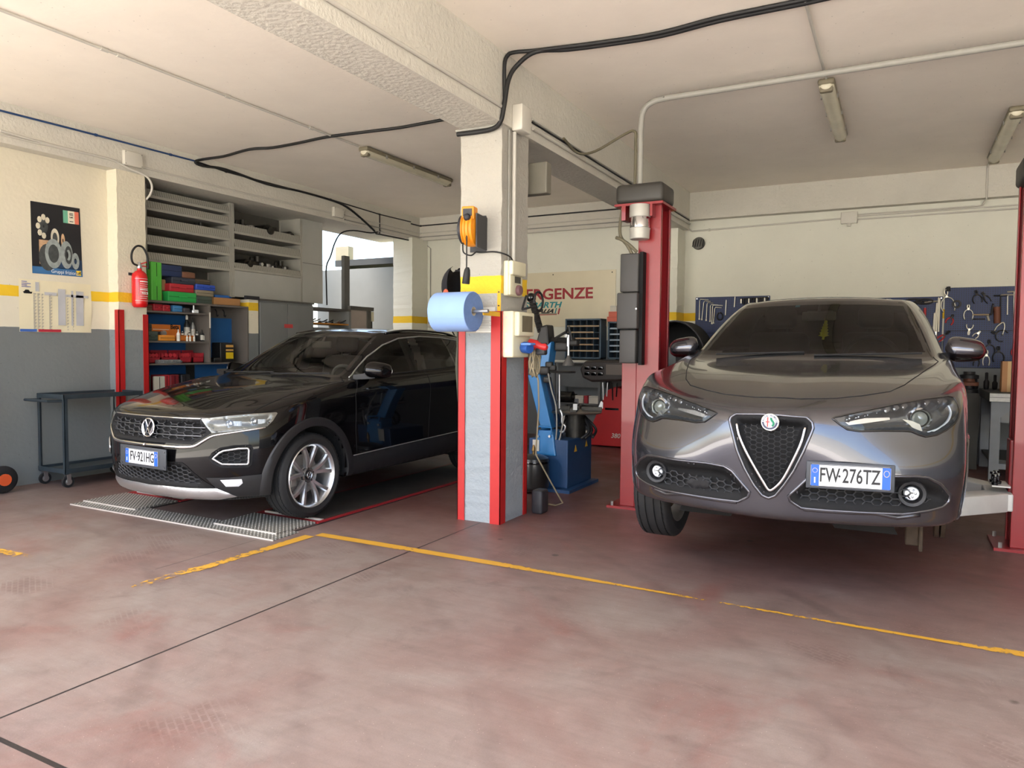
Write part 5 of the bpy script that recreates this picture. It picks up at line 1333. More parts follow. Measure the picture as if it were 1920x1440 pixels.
# socket boxes on the right face
M_CREAM = mat('box_cream', (218, 212, 182), .45, var=.03)
e = empty('socket_box', (PX1, 5.10, 1.905), 'upper cream socket box on the right face of the middle pillar', 'socket box')
MB().rbox((.0225, .02, .02), (.045, .25, .27), .012).build('back_box', M_CREAM, e, smooth=.6)
MB().rbox((.06, .02, .10), (.04, .23, .11), .012).build('upper_cover', M_CREAM, e, smooth=.6)
MB().rbox((.05, -.055, -.03), (.02, .08, .16), .008).build('lower_cover', M_CREAM, e, smooth=.6)
MB().b2((.045, .0, -.01), (.05, .10, .04)).build('window', mat('smoked_window', (62, 58, 52), .2), e)
MB().lathe([(.042, 0), (.042, .015), (.036, .028), (.0, .03)], (.045, .06, -.065), (1, 0, 0), 20).build('socket_cap', mat('plum_cap', (118, 84, 88), .5), e, smooth=.6)
e = empty('outlet_box', (PX1, 5.13, 1.49), 'large cream socket panel with clear window on the middle pillar', 'outlet box')
MB().rbox((.05, .0, 0), (.10, .30, .36), .014).build('back_box', M_CREAM, e, smooth=.6)
MB().rbox((.115, .01, .08), (.05, .27, .19), .014).build('window_cover', M_CREAM, e, smooth=.6)
MB().b2((.138, -.075, .02), (.143, .10, .145)).build('window', mat('dusty_window', (112, 104, 84), .2, var=.15, vscale=14), e)
for z in (.13, 0, -.13): MB().cyl((.04, -.152, z), (.04, -.149, z), .012, 14).build('screw_cap', M_BOX, e)
MB().lathe([(.045, 0), (.045, .05), (.040, .07), (0, .072)], (.12, .0, -.10), (.9, -.35, -.1), 20).build('blue_socket', mat('socket_blue', (40, 84, 160), .4), e, smooth=.6)
MB().rbox((.17, -.03, -.075), (.09, .09, .02), .008).build('blue_flap', mat('flap_blue', (92, 132, 200), .4), e, smooth=.6)
MB().lathe([(.04, 0), (.04, .06), (.03, .08), (.03, .14), (.018, .16)], (.12, .105, -.07), (1, -.1, -.2), 20).build('red_plug', mat('plug_red', (190, 40, 40), .4), e, smooth=.6)
MB().rbox((.22, .11, -.11), (.08, .07, .10), .015).build('black_plug', M_DK, e, smooth=.6)
hp = V((PX1 + .15, 5.26, 1.27)); M_HOSE = mat('hose_beige', (148, 136, 110), .7)
cl = []
for k in range(70): a = k * 2 * PI / 16; cl.append(hp + V((.02 * math.sin(k * .7), .055 * math.cos(a) + .01 * math.sin(k), .11 * math.sin(a) + .006 * math.cos(k * 1.3))))
tubething('coiled_hose', cl + [hp + V((.02, .03, -.15)), (-2.62, 5.42, .9), (-2.66, 5.45, .5), (-2.60, 5.62, .25), (-2.52, 5.70, .06), (-2.62, 5.78, .012), (-2.8, 5.8, .012)], .007, M_HOSE, 'beige coiled air hose hanging under the socket panel to the floor', 'hose')
tubething('lead', [(PX1 + .10, 5.20, 1.80), (PX1 + .10, 5.14, 1.70), (PX1 + .12, 5.12, 1.69)] + [(PX1 + .16 + .0 * k, 5.30 + .08 * math.cos(a), 1.76 + .075 * math.sin(a)) for k, a in enumerate([PI * 1.2 + i * .42 for i in range(15)])], .009, M_CABLE, 'black lead looped between the two boxes on the pillar', 'lead', smoothn=3)
# jacket and line on the far side of the pillar
e = empty('work_jacket', (-3.245, 5.16, 1.86), 'dark work jacket hanging on the left side of the middle pillar', 'jacket')
mb = MB(); rows = []
for i in range(17):
    t = i / 16; z = .17 - .37 * t; w_ = math.sin(PI * (.06 + .88 * t ** .8)) ** .6
    rows.append([(-.015 - .11 * w_ * max(0, math.sin(a)) ** .8 * (1 + .10 * math.sin(a * 6 + i * .35)), .16 * w_ * math.cos(a) + .02 * t, z + .02 * math.cos(a * 2)) for a in [PI * k / 24 for k in range(25)]])
mb.grid(rows); mb.build('cloth', mat('navy_cloth', (24, 24, 30), .9, bump=.2, bscale=60), e, smooth=4)
MB().tube([(.14, 0, .15), (-.03, 0, .16)], .008, 8).build('hanger_peg', M_DK, e)
MB().sphere((-.02, -.16, -.05), .035, 8, (.8, .5, 1.4)).build('orange_lining', mat('orange_lining', (196, 96, 70), .8), e, smooth=4)
tubething('pull_cord', [(PX0 - .02, 5.1, 1.66), (PX0 - .022, 5.1, 1.2)], .003, M_PIPED, 'thin cord hanging along the left pillar edge', 'cord')
o = tubething('air_hose', [(PX0 - .03, 5.0, 1.62), (PX0 - .035, 5.0, 1.4), (PX0 - .045, 5.0, 1.25), (PX0 - .035, 5.0, 1.12), (PX0 - .022, 5.0, .95)], .018, mat('hose_olive', (70, 70, 56), .7), 'olive air hose hanging on the left side of the middle pillar', 'hose', smoothn=5)
MB().cyl((PX0 - .022, 5.0, .95), (PX0 - .022, 5.0, .86), .016, 10).build('coupling', M_SATIN, o, smooth=.6)
# ------------------------------------------------------------------ left wall: poster, sheet, extinguisher, guards
M_ST = mat('rack_grey', (172, 170, 160), .5, .1, var=.08); M_STD = mat('rack_dark', (84, 82, 76), .6, var=.1); M_SHG = mat('shelf_taupe', (98, 92, 86), .6, var=.08)
M_SHEET = mat('panel_grey', (176, 176, 170), .5, .1, var=.08, vscale=2); M_CABG = mat('cabinet_grey', (122, 124, 124), .5, .1, var=.06, vscale=3); M_BLUE = mat('panel_blue', (36, 92, 150), .55, var=.06)
def wallquad(mb, p, x):
    mb.prism([(q.y, q.z) for q in p], (x, 0, 0), (0, 1, 0), (0, 0, 1), (.003, 0, 0))
pq = [X(x, y, XL) for x, y in ((56.5, 376.5), (149, 391), (154.5, 519.5), (60.5, 512))]
mb = MB(); wallquad(mb, pq, XL + .001); po = tag(mb.build('poster', mat('poster_black', (36, 36, 40), .35, var=.1)), 'dark poster of clutch parts on the left wall', 'poster')
def pp(u, v, d=.0045):   # point on the poster: u right 0-1, v down 0-1
    a = pq[0].lerp(pq[1], u); b = pq[3].lerp(pq[2], u); q = a.lerp(b, v); return V((XL + d, q.y, q.z))
def prect(u0, v0, u1, v1, m, name, parent=po, d=.0045):
    mb = MB(); mb.quad(pp(u0, v0, d), pp(u1, v0, d), pp(u1, v1, d), pp(u0, v1, d)); return mb.build(name, m, parent)
prect(.0, .90, 1, 1, mat('poster_blue', (62, 110, 158), .4, var=.1), 'blue_base'); prect(.35, .76, 1, .905, mat('poster_navy', (40, 62, 92), .4, var=.2), 'blue_haze')
prect(.64, .06, .74, .24, mat('flag_green', (110, 178, 150), .5, var=.05), 'flag_green'); prect(.74, .06, .88, .24, mat('flag_white', (228, 222, 200), .5, var=.03), 'flag_white'); prect(.88, .06, .97, .24, mat('flag_red', (224, 120, 96), .5, var=.05), 'flag_red')
M_CL = mat('clutch_steel', (148, 156, 154), .5, var=.25, vscale=30); M_CD = mat('clutch_dark', (70, 74, 74), .5, var=.3, vscale=30); M_CT = mat('clutch_tan', (196, 160, 124), .6, var=.2, vscale=30); M_CW = mat('clutch_cream', (214, 206, 184), .6, var=.15)
def disc(u, v, ru, rv, m, name, hole=.0, d=.005, n=24):
    mb = MB(); A = []; Bq = []
    for i in range(n):
        a = 2 * PI * i / n; A.append(pp(u + ru * math.cos(a), v + rv * math.sin(a), d)); Bq.append(pp(u + ru * hole * math.cos(a), v + rv * hole * math.sin(a), d))
    for i in range(n): mb.quad(A[i], A[(i + 1) % n], Bq[(i + 1) % n], Bq[i])
    return mb.build(name, m, po)
for k in range(8):
    if k in (0, 1): continue
    a = 2 * PI * k / 8; disc(.24 + .11 * math.cos(a), .33 + .13 * math.sin(a), .045, .045, M_CW, 'lining_pad', d=.0055, n=8)
disc(.24, .33, .085, .10, M_CD, 'clutch_disc', .2); disc(.46, .47, .085, .13, M_CW, 'lining_ring', .55, .005); disc(.46, .48, .05, .08, M_CD, 'clutch_hub', d=.0052)
disc(.62, .50, .04, .10, M_CT, 'small_lining', .3, .005); prect(.14, .52, .34, .86, M_CT, 'housing'); disc(.30, .76, .17, .19, M_CD, 'pressure_plate', d=.0056); disc(.42, .70, .17, .21, M_CL, 'pressure_cover', .62, .006); disc(.42, .70, .10, .13, M_CD, 'diaphragm', d=.0058)
disc(.68, .70, .13, .20, M_CL, 'steel_cover', .3, .0062); disc(.72, .70, .075, .13, M_CD, 'cover_shadow_ring', .6, .0066); disc(.86, .78, .08, .12, M_CL, 'small_cover', .35, .0066)
t = MB(); text_mb(t, 'Gruppi frizione', .05, pp(.64, .955), pp(.9, .955) - pp(.1, .945), (0, 0, 1), .0006, sx=.9); t.build('lettering', M_WHITE, po)
prect(.865, .915, .97, .985, mat('logo_yellow', (232, 200, 60), .5, var=0), 'logo_block', d=.005)
t = MB(); text_mb(t, 'LuK', .042, pp(.918, .95, .0056), (0, 1, 0), (0, 0, 1), .0005, bold=.001, sx=.8); text_mb(t, 'LuK', .022, pp(.81, .15, .0056), (0, 1, 0), (0, 0, 1), .0005, bold=.001)
for v in (.09, .11, .205): t.quad(pp(.77, v, .0055), pp(.85, v, .0055), pp(.85, v + .01, .0055), pp(.77, v + .01, .0055))
t.build('lettering', M_INK, po)
pq2 = [X(x, y, XL) for x, y in ((34, 522), (170, 534), (171, 624), (36, 622))]
pq = pq2; mb = MB(); rows = []
for j in range(9): rows.append([V((XL + .006 + .006 * math.sin(i * 1.7 + j * .9) * (i / 10), *(lambda q: (q.y, q.z))(pp(i / 10, j / 8)))) for i in range(11)])
mb.grid(rows); sh = tag(mb.build('price_sheet', mat('old_paper', (226, 216, 184), .8, var=.05, vscale=4), smooth=4), 'large yellowed printed price sheet under the poster on the left wall', 'paper')
po = sh
M_PR = mat('print_grey', (150, 148, 146), .8, var=.3, vscale=60); M_PR2 = mat('print_blue_grey', (186, 186, 188), .8, var=.1)
for u0, u1 in ((.18, .22), (.235, .27), (.29, .315), (.39, .43), (.64, .66), (.72, .735)):
    mb = MB()
    for k in range(34):
        v = .26 + .70 * k / 34; mb.quad(pp(u0, v, .014), pp(u1 - .01 * (k * 7 % 3), v, .014), pp(u1 - .01 * (k * 7 % 3), v + .011, .014), pp(u0, v + .011, .014))
    mb.build('print_column', M_PR, sh)
for u0, u1, v0, v1 in ((.21, .26, .04, .22), (.515, .62, .14, .86), (.70, .73, .16, .86), (.77, .88, .16, .86), (.62, .95, .24, .29), (.33, .50, .22, .28)): prect(u0, v0, u1, v1, M_PR2, 'print_block', sh, .013)
prect(.0, .945, .22, .995, mat('band_blue', (66, 104, 178), .7, var=.1), 'blue_band', sh, .015); prect(.24, .945, .55, .995, mat('band_red', (176, 42, 58), .7, var=.1), 'red_band', sh, .015)
mb = MB(); mb.quad(pp(.045, .235, .014), pp(.17, .235, .014), pp(.16, .27, .014), pp(.06, .27, .014)); mb.quad(pp(.08, .20, .014), pp(.12, .20, .014), pp(.14, .235, .014), pp(.06, .235, .014)); mb.build('car_drawing', M_INK, sh)
mb = MB()
for k, v in enumerate((.04, .075, .105, .135)): mb.quad(pp(.03, v, .014), pp(.10 + .05 * (k % 2), v, .014), pp(.10 + .05 * (k % 2), v + .014, .014), pp(.03, v + .014, .014))
mb.build('heading_lines', mat('print_violet', (110, 110, 170), .8, var=0), sh)
angle_guard(-7.385, 4.945, 1, -1, 1.76, 'red corner guard on the front edge of the left pillar', w=.06); angle_guard(-7.385, 5.286, 1, 1, 1.72, 'red corner guard on the rear edge of the left pillar', w=.06)
# extinguisher
ex = X(262, 542, -7.30); e = empty('fire_extinguisher', (-7.30, ex.y, 1.79), 'red fire extinguisher hanging on the left pillar', 'fire extinguisher')
M_FR = mat('extinguisher_red', (206, 26, 28), .25, var=.03, coat=.5)
MB().lathe([(.0, 0), (.06, .0), (.078, .02), (.080, .05), (.080, .32), (.072, .36), (.045, .39), (.025, .40), (.022, .42), (0, .42)], (0, 0, 0), (0, 0, 1), 32).build('cylinder', M_FR, e, smooth=.8)
MB().lathe([(.02, .415), (.026, .43), (.026, .455), (.014, .47), (.012, .49)], (0, 0, 0), (0, 0, 1), 16).build('valve', M_SATIN, e, smooth=.7)
o = MB(); o.box((.0, .05, .485), (.018, .10, .012), M=Matrix.Rotation(.35, 3, 'X')); o.box((0, .04, .45), (.018, .08, .012)); o.build('lever', M_FR, e)
MB().tube(spline([(0, -.02, .45), (.01, -.08, .47), (.02, -.105, .53), (.02, -.09, .60), (.02, -.04, .655), (.02, .02, .655), (.02, .06, .61), (.02, .085, .54), (.02, .09, .42)], 5), .011, 8).build('hose', M_CABLE, e, smooth=4)
MB().box((-.085, 0, .36), (.02, .14, .03)).build('hanger', M_DK, e)
t = MB()
def on_cyl(a, z, r=.0812): return V((r * math.cos(a), r * math.sin(a), z))
for k in range(9):
    z = .27 - k * .022; a1 = [1.0, .95, .6, 1.0, .85, .5, .9, .95, .4][k]
    for a in [-.55 + .13 * i for i in range(int((a1 + .55) / .13))]: t.quad(on_cyl(a, z), on_cyl(a + .09, z), on_cyl(a + .09, z + (.014 if k in (0, 4) else .006)), on_cyl(a, z + (.014 if k in (0, 4) else .006)))
for z in (.07, .305): t.grid([[on_cyl(a, z), on_cyl(a, z + .003)] for a in [-1.2 + .1 * i for i in range(24)]])
t.build('white_print', M_WHITE, e)
t = MB(); text_mb(t, 'KG 6', .035, on_cyl(.05, .155, .083), (-.05, 1, 0), (0, 0, 1), .0006, bold=.0008); text_mb(t, 'ESTINTORE', .028, on_cyl(-.75, .19, .0825), (0, 0, 1), (.68, -.73, 0), .0006, bold=.0005); t.build('lettering', M_WHITE, e)
MB().box((-.02, .086, .27), (.05, .006, .10)).build('hang_tag', M_BOX, e)
# workshop trolley
e = empty('trolley', (-7.27, 4.55, 0), 'dark steel two shelf workshop trolley against the left wall', 'trolley')
M_TR = mat('trolley_teal', (52, 62, 68), .55, .3, var=.2, vscale=12); M_TT = mat('trolley_rust', (92, 74, 68), .6, .2, var=.25, vscale=9); M_TB = mat('trolley_tray', (76, 82, 82), .5, .4, var=.2, vscale=8)
x0, x1, y0, y1 = -.22, .22, -.40, .42
for z, nm, mm in ((.87, 'top_tray', M_TT), (.15, 'lower_tray', M_TB)):
    o = MB(); o.b2((x0, y0, z), (x1, y1, z + .006)); o.build(nm, mm, e)
    o = MB()
    for a, b in (((x0, y0), (x1, y0)), ((x1, y0), (x1, y1)), ((x1, y1), (x0, y1)), ((x0, y1), (x0, y0))):
        o.b2((min(a[0], b[0]) - .003, min(a[1], b[1]) - .003, z - .012), (max(a[0], b[0]) + .003, max(a[1], b[1]) + .003, z + .032))
    o.build('tray_rim', M_TR, e)
for x, y in ((x0, y0), (x1, y0), (x0, y1), (x1, y1)):
    o = MB(); sx = 1 if x < 0 else -1; sy = 1 if y < 0 else -1
    o.b2((x, y, .13), (x + sx * .035, y + sy * .004, .90)); o.b2((x, y, .13), (x + sx * .004, y + sy * .035, .90)); o.build('leg', M_TR, e)
    w_ = MB(); w_.cyl((x + sx * .03 - .014, y + sy * .04, .055), (x + sx * .03 + .014, y + sy * .04, .055), .055, 20); wo = w_.build('caster', M_RUBBER, e, smooth=.6)
    w_ = MB(); w_.cyl((x + sx * .03 - .016, y + sy * .04, .055), (x + sx * .03 + .016, y + sy * .04, .055), .032, 14)
    for s in (-.02, .02): w_.b2((x + sx * .03 + s - .002, y + sy * .02, .05), (x + sx * .03 + s + .002, y + sy * .06, .13))
    w_.build('caster_fork', M_SATIN, wo)
o = MB(); o.tube([(x0 + .03, y0, .84), (x0 + .03, y0 - .13, .845), (x1 - .03, y0 - .13, .845), (x1 - .03, y0, .84)], .013, 10); o.build('push_handle', M_TR, e, smooth=.8)
# hand truck cut by the left edge
e = empty('hand_truck', (-7.36, 3.62, 0), 'red hand truck with rubber wheels at the left edge by the wall', 'hand truck')
for y in (-.24, .10):
    o = MB(); o.lathe([(.05, -.035), (.10, -.038), (.125, -.02), (.128, 0), (.125, .02), (.10, .038), (.05, .035)], (.06, y, .128), (.15, 1, 0) if 0 else (1, .0, 0), 28, closed=True); wo = o.build('wheel', M_RUBBER, e, smooth=.7)
    MB().cyl((.0, y, .128), (.11, y, .128), .055, 18).build('hub', mat('hub_orange', (206, 84, 40), .5), wo, smooth=.6)
M_HR = mat('truck_red', (184, 40, 44), .45, var=.05)
o = MB(); o.tube([(-.02, .0, .14), (-.06, .02, .80), (-.06, .03, .88)], .018, 8); o.tube([(-.02, -.30, .14), (-.06, -.28, .80)], .018, 8); o.box((-.05, -.06, .84), (.05, .22, .09), M=Matrix.Rotation(.5, 3, 'X')); o.build('frame', M_HR, e, smooth=.8)
MB().tube(spline([(-.06, .01, .86), (-.07, .02, 1.3), (-.07, .03, 1.54), (-.07, .0, 1.61), (-.07, -.06, 1.62), (-.07, -.12, 1.58), (-.07, -.14, 1.40), (-.06, -.28, .84)], 5), .011, 8).build('loop_handle', M_SATIN, e, smooth=4)

# ------------------------------------------------------------------ upper rack in the recess
XR = -7.72
def slot_mat():
    m = mat('bin_front_grey', (166, 164, 154), .5, .1, var=0); nt = m.node_tree; b = nt.nodes['Principled BSDF']; N = nt.nodes.new; L = nt.links.new
    g = N('ShaderNodeNewGeometry'); sp = N('ShaderNodeSeparateXYZ'); L(g.outputs['Position'], sp.inputs[0])
    f = N('ShaderNodeMath'); f.operation = 'PINGPONG'; f.inputs[1].default_value = .0155; L(sp.outputs['Y'], f.inputs[0]); k = N('ShaderNodeMath'); k.operation = 'LESS_THAN'; k.inputs[1].default_value = .0022; L(f.outputs[0], k.inputs[0])
    x = N('ShaderNodeMix'); x.data_type = 'RGBA'; x.inputs[6].default_value = (*lin((166, 164, 154)), 1); x.inputs[7].default_value = (*lin((72, 70, 64)), 1); L(k.outputs[0], x.inputs[0]); L(x.outputs[2], b.inputs['Base Color']); return m
M_BIN = slot_mat()
def rack(label, pxl, pxr, lips, tops, extra=None):
    yl, yr = X(pxl, 450, XR).y, X(pxr, 450, XR).y
    e = empty('storage_rack', (XR, yl, 0), label, 'storage rack'); L = yr - yl
    zb = 2.02
    for y in (0, L):
        o = MB(); o.b2((-.004, y - .02, zb), (0, y + .02, 3.235)); o.b2((-.04, y - .002, zb), (0, y + .002, 3.235)); o.b2((-.42, y - .02, zb), (-.416, y + .02, 3.235)); o.build('upright', M_ST, e)
    for (a, b), (c, d) in lips:
        za, zb_ = (X(pxl, a, XR).z + X(pxr, c, XR).z) / 2, (X(pxl, b, XR).z + X(pxr, d, XR).z) / 2
        h = za - zb_
        o = MB(); o.b2((-.42, .02, zb_ + .0), (.004, L - .02, zb_ + .03)); so_ = o.build('shelf', M_ST, e)
        o = MB(); o.prism([(.004, zb_ + .03), (.012, zb_ + .03), (-.012, za), (-.02, za)], (0, .02, 0), (1, 0, 0), (0, 0, 1), (0, L - .04, 0)); o.build('bin_front', M_BIN, so_)
    o = MB(); o.b2((-.43, 0, zb), (-.425, L, 3.235)); o.build('back_panel', M_STD, e); MB().b2((-.43, L, zb), (-.005, L + .003, 3.235)).build('end_panel', M_ST, e)
    return e, yl, L
r1, y1_, L1 = rack('left bay of the grey bin front rack high on the side wall', 273, 432, [((350, 369), (389, 401)), ((377, 394), (404, 421)), ((408, 429), (430, 449)), ((441, 460), (462, 478)), ((474, 492), (490, 507))], None)
r2, y2_, L2 = rack('right bay of the grey bin front rack beside the side opening', 437, 565, [((421, 438), (440, 459)), ((449, 466), (467, 486)), ((493, 506), (507, 521))], None)
o = MB(); q = rX(440, 508, 566, 570, XR); o.b2((-.004, .02, 2.03), (.0, L2 - .02, q[3] - .05)); o.build('lower_panel', M_SHEET, r2)
o = MB(); o.b2((XR - .03, y2_ + L2 + .022, 2.03), (XR, 8.44, 3.235)); o = tag(o.build('sheet_panel', M_SHEET), 'plain grey sheet panel closing the rack beside the side opening', 'panel')
MB().b2((XR, y2_ + L2 + .022, 2.60), (XR + .002, 8.44, 2.606)).build('seam', M_STD, o)
M_IRON = mat('dark_iron', (58, 56, 52), .45, .7, var=.3, vscale=20)
def sparepart(x, y, z, s, kind, label):
    e = empty('spare_part', (x, y, z), label, 'spare part'); mb = MB()
    if kind == 0: mb.cyl((-.08 * s, 0, .06 * s), (.08 * s, 0, .06 * s), .06 * s, 16); mb.cyl((.08 * s, 0, .06 * s), (.12 * s, 0, .06 * s), .035 * s, 14); mb.box((0, .05 * s, .03 * s), (.05 * s, .08 * s, .05 * s))
    elif kind == 1: mb.lathe([(.09 * s, 0), (.09 * s, .03 * s), (.05 * s, .05 * s), (.05 * s, .11 * s), (.03 * s, .12 * s)], (0, 0, 0), (0, 0, 1), 20)
    else: mb.rbox((0, 0, .05 * s), (.12 * s, .2 * s, .10 * s), .015); mb.cyl((.0, .03 * s, .10 * s), (.0, .03 * s, .16 * s), .03 * s, 12); mb.cyl((.0, -.06 * s, .10 * s), (.02, -.06 * s, .14 * s), .02 * s, 10)
    mb.build('casting', M_IRON if kind != 1 else M_ALU, e, smooth=.6); b = MB(); b.cyl((.07 * s, .0, .07 * s), (.10 * s, .0, .07 * s), .018 * s, 10); b.build('bolt', M_SATIN, e, smooth=.6)
za = X(437, 438, XR).z + .03 - .035; zb1 = X(440, 506, XR).z
for k, (px, kd, s, lb) in enumerate(((452, 2, 1., 'leftmost dark casting on the top shelf of the right rack bay'), (470, 1, 1., 'pale stepped hub on the top shelf of the right rack bay'), (492, 0, 1.2, 'dark starter motor on the top shelf of the right rack bay'), (512, 2, .9, 'dark casting before the last on the top shelf of the right rack bay'), (535, 0, 1., 'rightmost dark motor on the top shelf of the right rack bay'))):
    p = X(px, 440, XR - .15); sparepart(XR - .16, p.y, (X(437, 438, XR).z + X(565, 459, XR).z) / 2 + .03, s * 1.25, kd, lb)
for k, (px, kd, s, lb) in enumerate(((455, 0, 1., 'leftmost motor on the lowest shelf of the right rack bay'), (478, 2, 1.1, 'boxy casting on the lowest shelf of the right rack bay'), (500, 1, .9, 'pale hub on the lowest shelf of the right rack bay'), (522, 2, 1., 'rightmost casting on the lowest shelf of the right rack bay'))):
    p = X(px, 500, XR - .15); sparepart(XR - .14, p.y, (X(437, 506, XR).z + X(565, 521, XR).z) / 2 + .03, s * 1.2, kd, lb)
p = X(375, 440, XR - .1); sparepart(XR - .12, p.y, (X(273, 429, XR).z + X(432, 449, XR).z) / 2 + .03, 1., 2, 'dark casting on the third shelf of the left rack bay')

# ------------------------------------------------------------------ lower shelf unit with the blue back
XS = -7.45
def zW(x0, y0, x1, y1, xf=XS): return rX(230 + x0 / 4.964, 450 + y0 / 4.964, 230 + x1 / 4.964, 450 + y1 / 4.964, xf)
YA, YD, YE = 5.292, X(393.5, 620, XS).y, X(466, 620, XS).y
ZT = 1.868
sh_z = [zW(235, 655, 800, 690)[3] * .5 + zW(235, 655, 800, 690)[2] * .5 - .005, zW(235, 940, 800, 955)[3] * .5 + zW(235, 940, 800, 955)[2] * .5, zW(240, 1140, 860, 1165)[3] * .5 + zW(240, 1140, 860, 1165)[2] * .5]
e = empty('shelf_unit', (XS, YA, 0), 'taupe open shelf unit with blue back beside the left pillar', 'shelf unit')
LD, LE = YD - YA, YE - YA
MB().b2((-.45, 0, ZT), (0, LE, ZT + .022)).build('top_board', M_SHG, e)
for z in sh_z[:2]: MB().b2((-.42, 0, z - .012), (-.005, LD, z + .008)).build('shelf', M_SHG, e)
MB().b2((-.42, 0, sh_z[2] - .012), (-.005, LE, sh_z[2] + .008)).build('shelf', M_SHG, e)
MB().b2((-.42, 0, .75), (-.005, LE, .77)).build('shelf', M_SHG, e)
MB().b2((-.45, LD - .012, sh_z[2] + .01), (0, LD + .012, ZT)).build('divider', M_SHG, e)
MB().b2((-.45, LE - .016, 0), (0, LE, ZT)).build('side_panel', M_SHG, e); MB().b2((-.45, 0, 0), (0, .012, ZT)).build('side_panel', M_SHG, e)
MB().b2((-.44, .012, .0), (-.43, LD - .012, ZT)).build('back', M_BLUE, e); MB().b2((-.30, LD + .012, .0), (-.29, LE - .016, ZT - .13)).build('back', M_BLUE, e)
MB().b2((-.31, LD + .012, ZT - .13), (-.29, LE - .016, ZT)).build('hook_rail', M_SHG, e)
for k in range(4):
    y = LD + .08 + k * .12; MB().tube([(-.285, y, ZT - .02), (-.26, y, ZT - .05), (-.26, y, ZT - .10), (-.24, y, ZT - .11), (-.23, y, ZT - .09)], .007, 6).build('hook', M_DK, e)
MB().b2((.001, LD - .009, ZT - .27), (.003, LD + .012, ZT - .08)).build('white_tag', M_BOX, e)
def case(label, r, xf, d, m, cat='case', name='tool_case', z0=None, handle=True, seam=True, bev=.012):
    """box from a measured rectangle: r = (y0, y1, z0, z1)"""
    y0, y1, za, zb = r
    if z0 is not None: zb += z0 - za; za = z0
    e = empty(name, (xf, (y0 + y1) / 2, za), label, cat); h = zb - za; w = y1 - y0
    MB().rbox((-d / 2, 0, h / 2), (d, w, h), min(bev, h * .2, w * .2)).build('shell', m, e, smooth=.6)
    if seam:
        o = MB()
        if h > w: o.b2((-.001, -.003, .01), (.002, .003, h - .01))
        else: o.b2((-.001, -w / 2 + .01, h * .5 - .002), (.002, w / 2 - .01, h * .5 + .002))
        o.build('seam', M_GAP, e)
    if handle:
        o = MB()
        if h > w: o.rbox((.006, 0, h * .5), (.014, .02, h * .25), .004)
        else: o.rbox((.006, 0, h * .5), (.014, w * .3, .018), .004)
        o.build('handle', m, e, smooth=.6)
    return e
K = lambda n, c, **k: mat(n, c, .5, var=.06, **k)
M_LG, M_GR, M_RC, M_BC, M_NV, M_BRN, M_TAN, M_DG, M_BGE, M_CARD = K('case_lime', (92, 190, 70)), K('case_green', (40, 160, 74)), K('case_red', (178, 42, 52)), K('case_blue', (48, 80, 176)), K('case_navy', (40, 54, 90)), K('box_brown', (118, 80, 60)), K('box_tan', (172, 140, 98)), K('box_dark_green', (64, 76, 68)), K('box_beige', (134, 124, 104)), K('cardboard', (164, 120, 76))
ZB = ZT + .022
T1 = zW(435, 425, 700, 520)
case('dark teal case standing at the left end of the shelf unit top', zW(215, 150, 282, 480), XS - .10, .28, K('case_teal', (34, 70, 76)), z0=ZB)
case('lime green tool case standing upright on the shelf unit top', zW(283, 140, 382, 500), XS - .03, .30, M_LG, z0=ZB)
g1 = case('green tool case lying flat on the shelf unit top', T1, XS - .02, .30, M_GR, z0=ZB); hz = ZB + T1[3] - T1[2]
T2 = zW(455, 357, 682, 432); case('red tool case lying on the green flat case', T2, XS - .03, .28, M_RC, z0=hz); h2 = hz + T2[3] - T2[2]
T3 = zW(480, 300, 700, 362); case('dark slate case lying on the red case', T3, XS - .04, .28, K('case_slate', (54, 58, 70)), z0=h2); h3 = h2 + T3[3] - T3[2]
case('navy box with faint print on top of the case stack', zW(388, 185, 580, 292), XS - .05, .24, M_NV, 'box', 'storage_box', z0=h3, handle=False)
case('brown box beside the navy box on the case stack', zW(583, 238, 705, 295), XS - .05, .22, M_BRN, 'box', 'storage_box', z0=h3, handle=False, seam=False)
Tt = zW(383, 392, 436, 495); case('small dull red box between the two green cases', Tt, XS - .12, .2, K('box_dull_red', (128, 54, 46)), 'box', 'storage_box', z0=ZB, handle=False)
case('tan carton on the dull red box behind the upright case', zW(380, 282, 466, 388), XS - .12, .2, M_TAN, 'box', 'carton', z0=ZB + Tt[3] - Tt[2], handle=False)
T4 = zW(705, 462, 850, 532); case('dark green box on the shelf unit top right of the green case', T4, XS - .03, .24, M_DG, 'box', 'storage_box', z0=ZB, handle=False); h4 = ZB + T4[3] - T4[2]
T5 = zW(700, 405, 866, 462); case('beige box on the dark green box', T5, XS - .03, .24, M_BGE, 'box', 'storage_box', z0=h4, handle=False); h5 = h4 + T5[3] - T5[2]
T6 = zW(700, 352, 880, 405); case('royal blue tool case on the beige box', T6, XS - .03, .24, M_BC, z0=h5); h6 = h5 + T6[3] - T6[2]
case('grey brown box topmost over the royal blue case', zW(705, 302, 850, 352), XS - .06, .2, K('box_umber', (84, 74, 62)), 'box', 'storage_box', z0=h6, handle=False)
T7 = zW(852, 478, 1105, 545); e = empty('cardboard_tray', (XS - .02, (T7[0] + T7[1]) / 2, ZB), 'worn open cardboard tray at the right end of the shelf unit top', 'tray'); w_, h_ = T7[1] - T7[0], T7[3] - T7[2]
o = MB(); o.b2((-.26, -w_ / 2, 0), (0, w_ / 2, .006)); o.b2((-.006, -w_ / 2, 0), (0, w_ / 2, h_)); o.b2((-.26, -w_ / 2, 0), (-.254, w_ / 2, h_)); o.b2((-.26, -w_ / 2, 0), (0, -w_ / 2 + .006, h_)); o.b2((-.26, w_ / 2 - .006, 0), (0, w_ / 2, h_)); o.build('walls', M_CARD, e)
